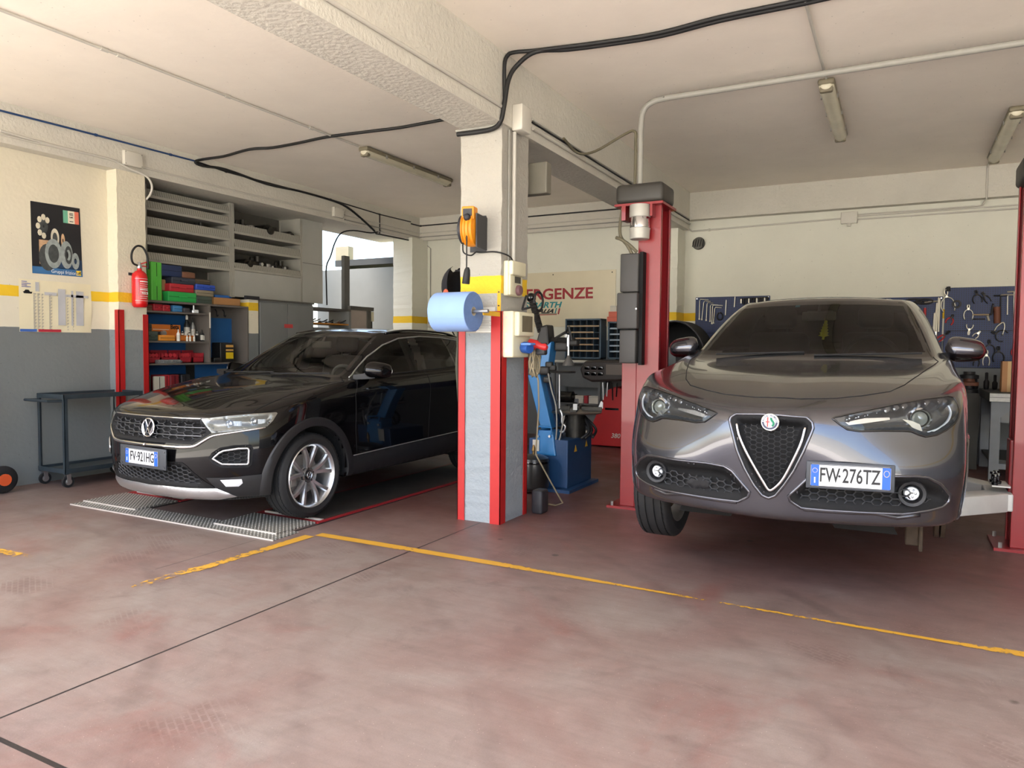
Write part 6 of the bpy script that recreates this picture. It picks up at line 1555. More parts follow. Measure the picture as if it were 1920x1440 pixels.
t = zW(905, 418, 1075, 478); e = empty('power_drill', (XS - .13, (t[0] + t[1]) / 2, ZB + .01), 'blue power tool lying in the cardboard tray', 'power tool'); L_ = t[1] - t[0]
MB().cyl((0, -L_ / 2, .085), (0, L_ * .3, .085), .038, 16).build('motor_body', K('tool_blue', (40, 100, 176)), e, smooth=.6); MB().rbox((0, L_ * .36, .055), (.05, .06, .11), .012).build('battery', K('tool_blue_dark', (30, 70, 130)), e, smooth=.6); MB().cyl((0, -L_ / 2 - .05, .085), (0, -L_ / 2, .085), .018, 12).build('chuck', M_DK, e)
for k, (a, b) in enumerate(((878, 905), (912, 940))):
    t = zW(a, 332 + 10 * k, b, 412); case(('left', 'right')[k] + ' of two pale cartons leaning behind the cardboard tray', (t[0], t[1], t[2], t[3]), XS - .20, .12, K('carton_pale', (206, 198, 172)), 'box', 'carton', handle=False, seam=False, z0=ZB + .16)
# shelf one
zs = sh_z[0] + .008
case('dark tool box at the left of the top shelf', zW(232, 545, 320, 600), XS - .10, .2, K('tool_black', (36, 34, 36)), 'tool box', 'tool_box', z0=zs + .10, handle=False)
case('dull brown box under the dark tool box on the top shelf', zW(232, 596, 322, 652), XS - .08, .22, M_BRN, 'box', 'storage_box', z0=zs, handle=False)
t = zW(322, 590, 408, 658); case('left red tool box on the top shelf', t, XS - .06, .22, M_RC, 'tool box', 'tool_box', z0=zs)
t = zW(410, 595, 480, 658); case('right red tool box on the top shelf', t, XS - .06, .22, M_RC, 'tool box', 'tool_box', z0=zs)
case('black tool box lying across the red tool boxes', zW(340, 560, 470, 592), XS - .08, .18, K('tool_black', (36, 34, 36)), 'tool box', 'tool_box', z0=zs + t[3] - t[2])
case('light blue plastic bin on the top shelf', zW(515, 598, 600, 662), XS - .08, .18, K('bin_light_blue', (76, 144, 200)), 'bin', 'storage_bin', z0=zs, handle=False)
case('black and white packet on the top shelf right of the blue bin', zW(604, 625, 660, 668), XS - .06, .14, K('packet_grey', (70, 68, 72)), 'box', 'packet', z0=zs, handle=False)
p = zW(690, 620, 735, 680); e = empty('polishing_tool', (XS - .10, (p[0] + p[1]) / 2, zs), 'small chrome stand tool at the right of the top shelf', 'tool'); MB().lathe([(.045, 0), (.045, .03), (.012, .04), (.012, .10), (.05, .115), (.05, .13), (0, .14)], (0, 0, 0), (0, 0, 1), 16).build('body', M_SATIN, e, smooth=.6); MB().rbox((.03, 0, .02), (.05, .06, .04), .006).build('white_base', M_WHITE, e)
# shelf two
zs = sh_z[1] + .008; M_BO = K('beta_orange', (196, 108, 36))
t = zW(312, 722, 602, 876); e = case('large orange cardboard box lettered Beta on the middle shelf', t, XS - .12, .22, M_BO, 'box', 'tool_box', z0=zs + .0, handle=False, seam=False, bev=.004)
q = MB(); text_mb(q, 'Beta', .075, (.002, (t[1] - t[0]) * .30, (t[3] - t[2]) * .86), (0, 1, 0), (0, 0, 1), .001, bold=.002, sx=.85); q.build('lettering', M_INK, e); MB().b2((.0, -.16, .13), (.002, .05, .136)).build('crease', M_BOX, e)
t = zW(240, 848, 348, 938); case('grey green tool box at the left of the middle shelf', t, XS - .03, .24, M_DG, 'tool box', 'tool_box', z0=zs)
case('dark box with clear lid on the grey green tool box', zW(236, 770, 308, 840), XS - .06, .18, K('box_smoke', (72, 72, 66)), 'box', 'storage_box', z0=zs + t[3] - t[2], handle=False)
t = zW(355, 880, 500, 936); case('small orange tool tray on the middle shelf', t, XS - .02, .18, K('tray_orange', (214, 138, 48)), 'tray', 'tool_tray', z0=zs, handle=False)
e = empty('grinder', (XS - .10, (zW(380, 850, 420, 880)[0]), zs + t[3] - t[2]), 'black air tool lying on the small orange tray', 'power tool'); MB().cyl((0, -.06, .02), (0, .06, .02), .02, 12).build('body', M_DK, e, smooth=.6); MB().cyl((.02, .05, .02), (.05, .05, .02), .03, 14).build('head', M_SATIN, e, smooth=.6)
t2 = zW(535, 885, 705, 940); case('orange rack tray of small bottles on the middle shelf', t2, XS - .06, .14, K('tray_orange2', (198, 112, 40)), 'tray', 'bottle_tray', z0=zs, handle=False, seam=False)
def bottle(px, x, z, r, h, m, cap, label):
    y = X(230 + px / 4.964, 600, x).y; e = empty('bottle', (x, y, z), label, 'bottle', 'bottles on the middle shelf')
    MB().lathe([(r * .9, 0), (r, .005), (r, h * .62), (r * .4, h * .76), (r * .35, h * .84)], (0, 0, 0), (0, 0, 1), 16).build('body', m, e, smooth=.7)
    MB().lathe([(r * .42, h * .8), (r * .42, h * .9), (r * .16, h)], (0, 0, 0), (0, 0, 1), 12).build('cap', cap, e, smooth=.7)
    MB().lathe([(r * 1.01, h * .12), (r * 1.02, h * .14), (r * 1.02, h * .5), (r * 1.01, h * .52)], (0, 0, 0), (0, 0, 1), 16, caps=False).build('label_band', M_BOX, e, smooth=.6)
M_BW, M_BS, M_BK = mat('bottle_white', (224, 222, 214), .35), mat('bottle_steel', (150, 150, 146), .3, .5), mat('bottle_black', (34, 34, 34), .4)
hb = t2[3] - t2[2]
bottle(597, XS - .22, zs, .034, .33, M_BK, M_BW, 'tall black nozzle bottle standing behind the orange bottle tray')
bottle(652, XS - .22, zs, .028, .29, M_BS, M_BK, 'tall steel coloured can standing behind the orange bottle tray')
bottle(516, XS - .03, zs, .020, .14, M_BW, M_BW, 'white bottle left of the orange bottle tray')
for k, px in enumerate((555, 585, 620, 655, 690)): bottle(px, XS - .12, zs + hb, .015, .05, M_BW if k % 2 else M_BK, M_BW, ('first', 'second', 'third', 'fourth', 'fifth')[k] + ' small bottle from the left on the orange bottle tray')
for k, px in enumerate((597, 625, 663)): bottle(px, XS - .02, zs, .012, .075, M_BW, M_BW, ('left', 'middle', 'right')[k] + ' of three small white bottles before the orange bottle tray')
for k, px in enumerate((735, 757, 779, 797)): bottle(px, XS - .10, zs, .018, .15 - .01 * k, M_BK, M_BK, ('first', 'second', 'third', 'last')[k] + ' of four black spray cans at the shelf divider')
# shelf three: red socket trays
zs = sh_z[2] + .008; M_RB = K('tray_red', (150, 30, 42))
for k, (a, b, c, d) in enumerate(((245, 1042, 395, 1132), (397, 1040, 560, 1130), (565, 1045, 685, 1140), (690, 1040, 800, 1140))):
    t = zW(a, c - 1042 + 1042 if 0 else 1042, b if 0 else [395, 560, 685, 800][k], 1136); e = empty('socket_tray', (XS - .08, (t[0] + t[1]) / 2, zs), ('leftmost', 'second', 'third', 'rightmost')[k] + ' red socket tray on the low shelf', 'tray', 'red trays on the low shelf'); w_, h_ = t[1] - t[0] - .01, .15
    o = MB(); o.b2((-.2, -w_ / 2, 0), (0, w_ / 2, .01)); o.b2((-.2, -w_ / 2, 0), (-.19, w_ / 2, h_)); o.b2((-.2, -w_ / 2, 0), (0, -w_ / 2 + .008, h_ * .8)); o.b2((-.2, w_ / 2 - .008, 0), (0, w_ / 2, h_ * .8)); o.b2((-.012, -w_ / 2, 0), (0, w_ / 2, h_ * .45)); o.build('tray', M_RB, e)
    for i in range(4):
        o = MB(); o.cyl((-.16, -w_ / 2 + .03 + (w_ - .06) * i / 3, h_ * .5), (-.02, -w_ / 2 + .03 + (w_ - .06) * i / 3, h_ * .62), .024, 12); o.build('socket', M_RC, e, smooth=.6)
t = zW(330, 1108, 545, 1142); e = case('flat grey tray of sockets before the red trays', t, XS + .0, .06, M_CABG, 'tray', 'socket_strip', z0=zs, handle=False, seam=False)
for i in range(6): MB().cyl((-.0, -.15 + i * .06, .02), (.012, -.15 + i * .06, .02), .010, 10).build('socket', M_SATIN, e)
# below
for k, (a, b, m_, lb) in enumerate(((415, 475, M_RC, 'red box under the low shelf near the red guard'), (478, 560, K('tool_red_dark', (120, 24, 34)), 'dark red box under the low shelf'), (245, 298, M_DG, 'dark box at the left under the low shelf'), (580, 660, K('tool_black', (36, 34, 36)), 'black tool roll under the low shelf by the car bonnet'))):
    t = zW(a, 1240, b, 1400); case(lb, (t[0], t[1], .77, .77 + .27), XS - .06, .24, m_, 'box', 'storage_box', z0=.77, handle=(k == 3))
t = zW(302, 1268, 408, 1356); case('pale printed carton at the front under the low shelf', (t[0], t[1], .77, t[3]), XS - .02, .03, K('carton_print', (196, 194, 178), vscale=30), 'box', 'carton', z0=.77, handle=False)
# niche
t = zW(962, 918, 1086, 1102); zs = sh_z[2] + .008
case('black carton with yellow front standing in the niche', (t[0], t[1], zs, zs + t[3] - t[2]), XS - .10, .16, M_BK, 'box', 'carton', z0=zs, handle=False, seam=False)
e = bpy.data.objects['carton' if False else [o.name for o in bpy.data.objects if o.get('label') == 'black carton with yellow front standing in the niche'][0]]; w_, h_ = t[1] - t[0], t[3] - t[2]
for z0_, z1_, m_ in ((.18, .50, mat('pack_yellow', (230, 196, 30), .5)), (.57, .66, mat('pack_orange', (220, 170, 90), .5)), (.76, .88, mat('pack_orange', (220, 170, 90), .5))): MB().b2((.0, -w_ * .1, h_ * z0_), (.002, w_ * .46, h_ * z1_)).build('print_band', m_, e)
t = zW(882, 1098, 952, 1130); case('small black box lying in the niche', (t[0], t[1], zs, zs + .06), XS - .06, .12, M_BK, 'box', 'storage_box', z0=zs, handle=False)
# stub wall with the stripe, grey cabinet, tool shelf, frame
struct('pillar_stub', MB().b2((-7.80, YE + .01, 0), (XS, YE + .165, 1.985)), M_WALL)
o = MB().b2((XS - .02, YE - .05, 1.985), (XS + .02, YE + .17, 2.03)).build('stub_cap', M_DK); tag(o, kind='structure')
cy0, cy1 = X(487.5, 600, XS).y, X(588, 600, XS).y
e = empty('steel_cabinet', (XS, cy0, 0), 'tall grey steel cabinet with red label behind the black car', 'cabinet'); L_ = cy1 - cy0
MB().b2((-.45, .0, .0), (-.02, L_, 1.985)).build('body', M_CABG, e)
for k in range(2):
    d_ = MB().b2((-.018, L_ * k / 2 + .004, .05), (0, L_ * (k + 1) / 2 - .004, 1.96)).build('door', M_CABG, e, bevel=.003)
    if k == 0: MB().rbox((.01, L_ / 2 - .05, 1.2), (.02, .02, .12), .004).build('handle', M_DK, d_)
MB().b2((-.46, -.01, 1.985), (.01, L_ + .005, 2.005)).build('top', M_STD, e)
t = rX(533, 608, 549, 615, XS); d_ = [o for o in bpy.data.objects if o.parent == e and o.name.startswith('door')][-1]
MB().b2((.0005, t[0] - cy0, t[2]), (.002, t[1] - cy0, t[3])).build('red_label', mat('label_red', (196, 66, 66), .5), d_)
t = rX(589, 578, 654, 622, XS); e = empty('tool_shelf', (XS, t[0], t[2]), 'narrow grey shelf of loose tools at the end of the cabinet', 'shelf'); w_, h_ = t[1] - t[0], t[3] - t[2]
MB().b2((-.4, 0, h_ - .03), (0, w_ + .05, h_)).build('top_board', M_STD, e); MB().b2((-.4, w_, 0), (0, w_ + .05, h_ - .03)).build('side_panel', M_CABG, e); MB().b2((-.38, 0, h_ * .30), (-.005, w_, h_ * .36)).build('orange_liner', K('liner_orange', (190, 124, 40)), e); MB().b2((-.38, 0, 0), (0, w_, h_ * .16)).build('drawer_front', M_CABG, e)
MB().b2((-.2, w_ * .4, -1.3 if 0 else -t[2]), (-.15, w_ * .4 + .05, 0)).build('leg', M_DK, e); MB().b2((-.40, 0, -t[2]), (-.36, .04, 0)).build('leg', M_DK, e)
R = random.Random(4)
for k in range(7):
    y = t[0] + .05 + k * (w_ - .1) / 6; o = empty('hand_tool', (XS - .06 - .1 * R.random(), y, t[2] + h_ * .36), ('first', 'second', 'third', 'fourth', 'fifth', 'sixth', 'last')[k] + ' loose hand tool from the left on the orange shelf liner', 'hand tool', 'loose tools on the orange liner')
    a = R.uniform(-.6, .6); MB().tube([(-.02, -.06, .015), (0, 0, .02 + .03 * abs(a)), (.02, .05, .05 + .02 * abs(a))], .009, 6).build('shaft', M_SATIN if k % 2 else M_DK, o, smooth=4); MB().cyl((-.02, -.075, .012), (-.02, -.05, .02), .016, 8).build('grip', M_DK if k % 3 else M_BRN, o)
y0_, y1_ = X(655, 580, XS).y + .03, X(701, 590, XS).y
e = empty('board_stand', (XS, y0_, 0), 'grey steel frame with a pale board before the side opening', 'frame'); w_ = y1_ - y0_; zt = X(690, 576, XS).z
MB().b2((-.06, 0, zt - .06), (0, w_, zt)).build('top_rail', M_STD, e); MB().b2((-.06, w_ - .16, 0), (0, w_ - .07, zt - .06)).build('post', M_STD, e); MB().b2((-.03, .0, .3), (-.02, w_ - .16, zt - .06)).build('board', mat('board_pale', (178, 166, 156), .7, var=.05), e)
MB().b2((-.03, w_ - .06, zt - .22), (.0, w_ - .0, zt - .07)).build('cream_block', M_CREAM, e); MB().b2((-.06, w_ - .06, 0), (-.03, w_, zt - .22)).build('dark_post', M_DK, e)
q = X(648, 480, -7.62); q2 = X(648, 572, -7.62); o = MB().b2((-7.66, q.y - .05, q2.z - 1.9), (-7.60, q.y + .07, q.z)).build('steel_post', mat('post_grey', (92, 92, 88), .6)); tag(o, 'slim grey steel post standing in the side opening', 'post')
# socket on the back wall near the corner
t = rY(806, 583, 820, 614, YW); e = empty('wall_socket', ((t[0] + t[1]) / 2, YW, t[2]), 'pale wall socket box on the back wall under the yellow stripe', 'socket box'); w_, h_ = t[1] - t[0], t[3] - t[2]
MB().rbox((0, -.04, h_ / 2), (w_, .08, h_), .01).build('box', M_BOX, e, smooth=.6); MB().b2((-w_ * .3, -.085, h_ * .55), (w_ * .3, -.08, h_ * .75)).build('window', M_DK, e); MB().cyl((0, -.08, h_ * .3), (0, -.10, h_ * .3), w_ * .25, 14).build('cap', M_DK, e)
tubething('conduit', [(t[0] + .02, YW - .014, t[3]), (t[0] + .02, YW - .014, 3.1), (t[0] - .06, YW - .014, 3.16)], .008, M_PIPED, 'thin grey conduit rising from the wall socket near the corner', 'conduit')
tubething('lead', [((t[0] + t[1]) / 2, YW - .05, t[3]), (t[1] + .05, YW - .08, t[3] - .02), (t[1] + .22, YW - .06, t[3] - .18), (t[1] + .4, YW - .05, t[3] - .45)], .012, M_CABLE, 'black lead leaving the wall socket box on the back wall', 'lead', smoothn=4)
# ------------------------------------------------------------------ floor: platform, plates, painted lines
def diamond_mat():
    m = bpy.data.materials.new('chequer_plate'); m.use_nodes = True; nt = m.node_tree; b = nt.nodes['Principled BSDF']; N = nt.nodes.new; L = nt.links.new
    g = N('ShaderNodeNewGeometry')
    mp = N('ShaderNodeMapping'); mp.inputs['Rotation'].default_value = (0, 0, PI / 4); L(g.outputs['Position'], mp.inputs[0])
    br = N('ShaderNodeTexBrick'); br.offset = .5; br.inputs['Scale'].default_value = 11; br.inputs['Mortar Size'].default_value = .10; br.inputs['Mortar Smooth'].default_value = .4; br.inputs['Brick Width'].default_value = .62; br.inputs['Row Height'].default_value = .28
    L(mp.outputs[0], br.inputs['Vector'])
    bp = N('ShaderNodeBump'); bp.inputs['Strength'].default_value = 1.; bp.inputs['Distance'].default_value = .012; bp.invert = True; L(br.outputs['Fac'], bp.inputs['Height']); L(bp.outputs[0], b.inputs['Normal'])
    mx = N('ShaderNodeMix'); mx.data_type = 'RGBA'; mx.inputs[6].default_value = (*lin((206, 204, 196)), 1); mx.inputs[7].default_value = (*lin((120, 118, 110)), 1); L(br.outputs['Fac'], mx.inputs[0]); L(mx.outputs[2], b.inputs['Base Color'])
    b.inputs['Metallic'].default_value = .25; b.inputs['Roughness'].default_value = .45; MATS['chequer_plate'] = m; return m
def worn_paint(name, rgb, cover):
    m = bpy.data.materials.new(name); m.use_nodes = True; nt = m.node_tree; b = nt.nodes['Principled BSDF']; N = nt.nodes.new; L = nt.links.new
    g = N('ShaderNodeNewGeometry'); sp = N('ShaderNodeSeparateXYZ'); L(g.outputs['Position'], sp.inputs[0])
    n = N('ShaderNodeTexNoise'); n.inputs['Scale'].default_value = 26; n.inputs['Detail'].default_value = 8; n.inputs['Roughness'].default_value = .75; L(g.outputs['Position'], n.inputs['Vector'])
    n2 = N('ShaderNodeTexNoise'); n2.inputs['Scale'].default_value = 1.6; n2.inputs['Detail'].default_value = 2; L(g.outputs['Position'], n2.inputs['Vector'])
    a = N('ShaderNodeMath'); a.operation = 'MULTIPLY_ADD'; a.inputs[1].default_value = .9; L(n2.outputs['Fac'], a.inputs[0]); L(n.outputs['Fac'], a.inputs[2])
    c = N('ShaderNodeAttribute'); c.attribute_name = 'wear'
    s = N('ShaderNodeMath'); s.operation = 'SUBTRACT'; L(a.outputs[0], s.inputs[0]); L(c.outputs['Fac'], s.inputs[1])
    r = N('ShaderNodeMapRange'); r.inputs[1].default_value = .02; r.inputs[2].default_value = .05; L(s.outputs[0], r.inputs[0]); L(r.outputs[0], b.inputs['Alpha'])
    b.inputs['Base Color'].default_value = (*lin(rgb), 1); b.inputs['Roughness'].default_value = .6; MATS[name] = m; return m
M_DIA = diamond_mat(); M_LINE = worn_paint('worn_yellow_paint', (190, 144, 46), .5)
M_PLAT = mat('platform_steel', (58, 54, 50), .55, .2, var=.3, vscale=5); M_RFR = mat('platform_red', (150, 30, 36), .5, var=.1); M_WHE = mat('edge_white_steel', (206, 200, 192), .4, .4, var=.1)
def wear_strip(pts, w, label):
    """painted line: pts (x, y, half width, wear)"""
    vs, fs, at = [], [], []
    for x, y, hw, k in pts:
        i = pts.index((x, y, hw, k)); j0, j1 = max(0, i - 1), min(len(pts) - 1, i + 1); d = V((pts[j1][0] - pts[j0][0], pts[j1][1] - pts[j0][1], 0)).normalized(); n = V((-d.y, d.x, 0))
        for s, kk in ((-1, .12), (-.6, 0), (.6, 0), (1, .12)): vs.append((x + n.x * hw * s, y + n.y * hw * s, .0025)); at.append(k + kk)
    for i in range(len(pts) - 1):
        for j in range(3): fs.append((i * 4 + j, i * 4 + j + 1, i * 4 + j + 5, i * 4 + j + 4))
    me = bpy.data.meshes.new('floor_line'); me.from_pydata(vs, [], fs); me.materials.append(M_LINE)
    a = me.attributes.new('wear', 'FLOAT', 'POINT')
    for i, k in enumerate(at): a.data[i].value = k
    o = bpy.data.objects.new('floor_line', me); COL.objects.link(o); return tag(o, label, 'floor line', None, None)
def lerp_pts(a, n):
    out = []
    for (x0, y0, h0, k0), (x1, y1, h1, k1) in zip(a, a[1:]):
        m = max(1, int(abs(x1 - x0) + abs(y1 - y0)) * 8 // 1)
        for i in range(m): t = i / m; out.append((x0 + (x1 - x0) * t, y0 + (y1 - y0) * t, h0 + (h1 - h0) * t, k0 + (k1 - k0) * t))
    return out + [a[-1]]
wear_strip(lerp_pts([(-3.74, 4.035, .04, .76), (-3.2, 4.04, .042, .78), (-2.2, 4.04, .038, .81), (-1.7, 4.03, .024, .84), (-1.2, 4.02, .017, .89), (-.6, 4.005, .017, .88), (.2, 3.995, .018, .84), (.5, 4.0, .036, .80), (3.5, 4.0, .045, .6)], 8), .05, 'long worn yellow line across the floor before the lifts')
wear_strip(lerp_pts([(-3.765, 3.97, .045, .72), (-3.78, 3.45, .045, .74), (-3.79, 3.15, .045, .80), (-3.81, 2.95, .055, .93), (-3.83, 2.6, .06, 1.14)], 8), .05, 'short yellow line fading away in front of the chequer plates')
wear_strip(lerp_pts([(-5.9, 2.62, .05, 1.08), (-5.2, 2.65, .05, 1.07), (-4.7, 2.70, .05, 1.09), (-4.4, 2.72, .04, 1.14)], 8), .05, 'almost gone yellow line at the left of the floor')
HP = .014
e = empty('front_plate', (-5.09, 3.87, 0), 'wide chequer plate frame on the floor before the black car', 'plate')
o = MB(); o.prism([(-6.29, 3.74), (-3.89, 3.74), (-3.905, 4.0), (-3.975, 4.0), (-3.977, 3.873), (-4.635, 3.85), (-4.663, 3.972), (-5.577, 3.97), (-5.577, 3.853), (-6.312, 3.99)], (5.09, -3.87, .001), (1, 0, 0), (0, 1, 0), (0, 0, .006)); o.build('sheet', M_DIA, e)
o = MB(); o.b2((-1.20, -.135, 0), (1.20, -.125, .009)); o.build('front_edge', M_WHE, e)
for xa, xb, lb in ((-6.30, -5.59, 'left chequer ramp plate under the nose of the black car'), (-4.645, -3.985, 'right chequer ramp plate in front of the near front wheel')):
    e = empty('ramp_plate', ((xa + xb) / 2, 4.065, 0), lb, 'plate', 'chequer ramp plates'); w_ = xb - xa
    MB().b2((-w_ / 2, -.20, .004), (w_ / 2, .20, .016)).build('sheet', M_DIA, e); MB().b2((-w_ / 2, -.207, .002), (w_ / 2, -.20, .017)).build('front_edge', M_WHE, e)
    e = empty('lift_platform', ((xa + xb) / 2, 6.5, 0), ('left' if xa < -5 else 'right') + ' dark steel floor platform with red border under the black car', 'platform', 'floor platforms')
    MB().b2((-w_ / 2 + .02, -2.12, .0), (w_ / 2 - .02, 3.0, HP)).build('deck', M_PLAT, e); MB().b2((-w_ / 2 + .02, -2.145, .0), (w_ / 2 - .02, -2.12, HP + .002)).build('front_edge', M_WHE, e)
    for s in (-1, 1): MB().b2((s * w_ / 2 - .018, -2.22, 0), (s * w_ / 2 + .018, 3.02, HP * .8)).build('red_border', M_RFR, e)
    MB().b2((-w_ / 2, -2.23, 0), (w_ / 2, -2.17, HP * .7)).build('red_border', M_RFR, e)
    for s in (-1, 1): MB().b2((s * w_ / 2 - .006 + s * .03, -2.6, 0), (s * w_ / 2 + .006 + s * .03, 3.0, .004)).build('dark_gap', M_GAP, e)

# ------------------------------------------------------------------ two post lift
PZ = 2.60
def lift_post(x0, x1, yf, sgn, label):
    """sgn: +1 the open side looks to +x"""
    e = empty('lift_post', ((x0 + x1) / 2, yf + .15, 0), label, 'lift post'); w = (x1 - x0) / 2; d = .15
    o = MB(); q = sgn; w0 = w; w = w if sgn < 0 else w * .60; ox = w0 - w if sgn > 0 else 0.; sec = [(-q * w, -d), (q * w, -d), (q * w, -d + .045), (q * (w - .012), -d + .045), (q * (w - .012), -d + .012), (-q * (w - .014), -d + .012), (-q * (w - .014), d - .012), (q * (w - .012), d - .012), (q * (w - .012), d - .045), (q * w, d - .045), (q * w, d), (-q * w, d)]
    o.prism([(a + ox, b) for a, b in sec], (0, 0, .02), (1, 0, 0), (0, 1, 0), (0, 0, PZ - .02)); o.build('column', M_LRED, e, bevel=.004)
    w = w0
    if sgn > 0: MB().b2((-w, -d, .02), (-w * .2, -d + .03, 1.27)).build('lower_front', M_LRED, e, bevel=.004)
    o = MB(); o.b2((-w - .10, -d - .06, 0), (w + .08, d + .06, .02)); bp = o.build('base_plate', M_LRED, e)
    for x, y in ((-w - .06, -d - .03), (w * .3, -d - .03), (w + .04, d + .03), (-w - .06, d + .03)):
        MB().cyl((x, y, .02), (x, y, .055), .013, 6).build('anchor_bolt', M_SATIN, bp)
    o = MB(); o.cyl((0, 0, .3), (0, 0, PZ - .05), .022, 14); o.build('screw_spindle', M_SATIN, e, smooth=.6)
    for z in (.5, 1.5, 1.9): MB().cyl((-w * .2, -d - .004, z), (-w * .2, -d, z), .008, 8).build('rivet', M_GAP, e)
    return e, w, d
e, w_, d_ = lift_post(-2.126, -1.80, 6.04, 1, 'left red lift post with motor and black covers behind the grey car')
MB().rbox((-.02, -.02, PZ + .10), (.42, .36, .17), .04).build('head_cover', mat('cover_black', (54, 52, 48), .5, var=.08), e, smooth=.6)
MB().b2((-.22, -.24, PZ - .01), (.20, .17, PZ + .01)).build('head_plate', M_LRED, e)
mz = PZ - .01; o = MB(); o.lathe([(.085, 0), (.088, -.03), (.088, -.10), (.08, -.105)], (.0, -.22, mz), (0, 0, 1), 28); o.lathe([(.082, -.19), (.090, -.195), (.086, -.21), (.082, -.28), (.075, -.285), (0, -.285)], (0, -.22, mz), (0, 0, 1), 28); M_MOT = mat('motor_grey', (176, 174, 166), .45, .2, var=.06); mo = o.build('motor', M_MOT, e, smooth=.6)
MB().lathe([(.080, -.10), (.083, -.105), (.083, -.188), (.080, -.192)], (0, -.22, mz), (0, 0, 1), 28, caps=False).build('motor_band', M_CHROME, mo, smooth=.6)
o = MB(); o.b2((-.155, -.24, mz - .12), (-.12, -.10, mz)); o.b2((.095, -.25, mz - .10), (.115, -.13, mz)); o.build('motor_bracket', M_LRED, e)
yc = -.235; M_COV = mat('cover_anthracite', (62, 60, 58), .55, var=.06, bump=.04, bscale=200)
for x0, x1, z0, z1, dp, nm in ((-.13, .03, 1.86, 2.19, .12, 'spindle_cover'), (-.145, .035, 1.55, 1.86, .15, 'control_cover'), (-.125, .02, 1.26, 1.55, .13, 'spindle_cover')):
    MB().rbox(((x0 + x1) / 2 - .02, -.15 - dp / 2, (z0 + z1) / 2), (x1 - x0, dp, z1 - z0 - .006), .012).build(nm, M_COV, e, smooth=.6)
MB().b2((.03 - .02, -.235, 1.25), (.04, -.15, 2.20)).build('cover_rail', M_MATT, e)
MB().cyl((.01, -.306, 1.72), (.01, -.312, 1.72), .007, 8).build('lock', M_SATIN, e)
MB().tube(spline([(-.16, -.14, PZ + .1), (-.175, -.2, PZ - .1), (-.17, -.22, PZ - .25), (-.10, -.24, PZ - .34), (-.06, -.22, PZ - .42)], 5), .014, 8).build('supply_hose', MATS['hose_khaki'], e, smooth=4)
MB().tube(spline([(-.2, -.24, 2.33), (-.15, -.25, 2.31), (-.08, -.24, 2.26), (-.02, -.22, 2.20)], 5), .014, 8).build('supply_hose', MATS['hose_khaki'], e, smooth=4)
M_ARM = mat('arm_grey', (190, 190, 186), .45, .2, var=.08)
def carriage(px, py, sgn, pads, label):
    e = empty('lift_carriage', (px, py, 0), label, 'lift arms')
    MB().rbox((-sgn * .06, 0, .52), (.10, .17, .5), .01).build('slide', M_LRED, e); MB().rbox((sgn * .05, 0, .345), (.16, .42, .12), .01).build('arm_yoke', M_ARM, e)
    for (tx, ty) in pads:
        a = V((sgn * .06, .16 if ty > py else -.16, .345)); b = V((tx - px, ty - py, .345)); d = (b - a); L = d.length; d.normalize(); M = Matrix((d, V((-d.y, d.x, 0)), V((0, 0, 1)))).transposed()
        ao = MB().rbox(a + d * L * .32, (L * .66, .16, .13), .01, M=M).build('arm', M_ARM, e, smooth=.5)
        MB().rbox(a + d * L * .72, (L * .5, .11, .085), .008, M=M).build('arm_extension', M_ARM, ao, smooth=.5)
        MB().cyl(b - V((0, 0, .05)), b + V((0, 0, .125)), .035, 16).build('pad_screw', M_DSILV, ao, smooth=.6); MB().cyl(b + V((0, 0, .115)), b + V((0, 0, .135)), .065, 20).build('rubber_pad', M_RUBBER, ao, smooth=.6)
    return e
SX = SO[0]
carriage(-1.76, 6.19, 1, [(SX - .72, 5.55), (SX - .72, 7.0)], 'grey lift carriage and arms of the left post under the grey car')
ec = carriage(.69, 6.22, -1, [(SX + .72, 5.55), (SX + .70, 7.05)], 'pale grey lift carriage and arms of the right post under the grey car')
e, w_, d_ = lift_post(.719, 1.06, 6.09, -1, 'right red lift post at the right edge of the photo')
MB().rbox((.02, 0, PZ + .04), (.42, .38, .16), .03).build('head_cover', MATS['cover_black'], e, smooth=.6)
e = empty('adapter_rack', (.655, 6.18, .455), 'small rack of lift pad adapters on the right lift post', 'adapter rack')
MB().b2((-.06, -.14, -.01), (.05, .12, .0)).build('tray', M_ARM, e)
for k in range(4):
    o = MB(); o.lathe([(.02, 0), (.022, .02), (.012, .025), (.012, .055), (.02, .06), (.018, .075), (0, .078)], (-.04 + .025 * (k % 2), -.11 + k * .065, 0), (0, 0, 1), 12); o.build('adapter', M_GBLACK, e, smooth=.6)
# ------------------------------------------------------------------ tyre changer
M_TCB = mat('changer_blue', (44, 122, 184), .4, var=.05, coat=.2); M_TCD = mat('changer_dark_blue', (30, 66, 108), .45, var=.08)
e = empty('tyre_changer', (-3.0, 6.75, 0), 'blue tyre changer with leaning arm behind the middle pillar', 'tyre changer'); O = V((-3.0, 6.75, 0))
T = lambda px, py, yf: Y(px, py, yf) - O
MB().b2((-.22, -.31, .03), (.20, .31, .50)).build('cabinet', M_TCD, e, bevel=.01)
MB().b2((-.28, -.40, 0), (.26, .36, .03)).build('base_plate', M_TCD, e)
for x in (.20, .208): pass
tri = MB()
for y in (-.12, .16): tri.prism([(-.035, -.03), (.035, -.03), (0, .035)], (.201, y, .40), (0, 1, 0), (0, 0, 1), (.002, 0, 0))
t1 = MB(); t1.prism([(-.035, -.03), (.035, -.03), (0, .035)], (.201, -.12, .40), (0, 1, 0), (0, 0, 1), (.002, 0, 0)); t1.build('warning_triangle', mat('warn_yellow', (214, 170, 50), .5), e)
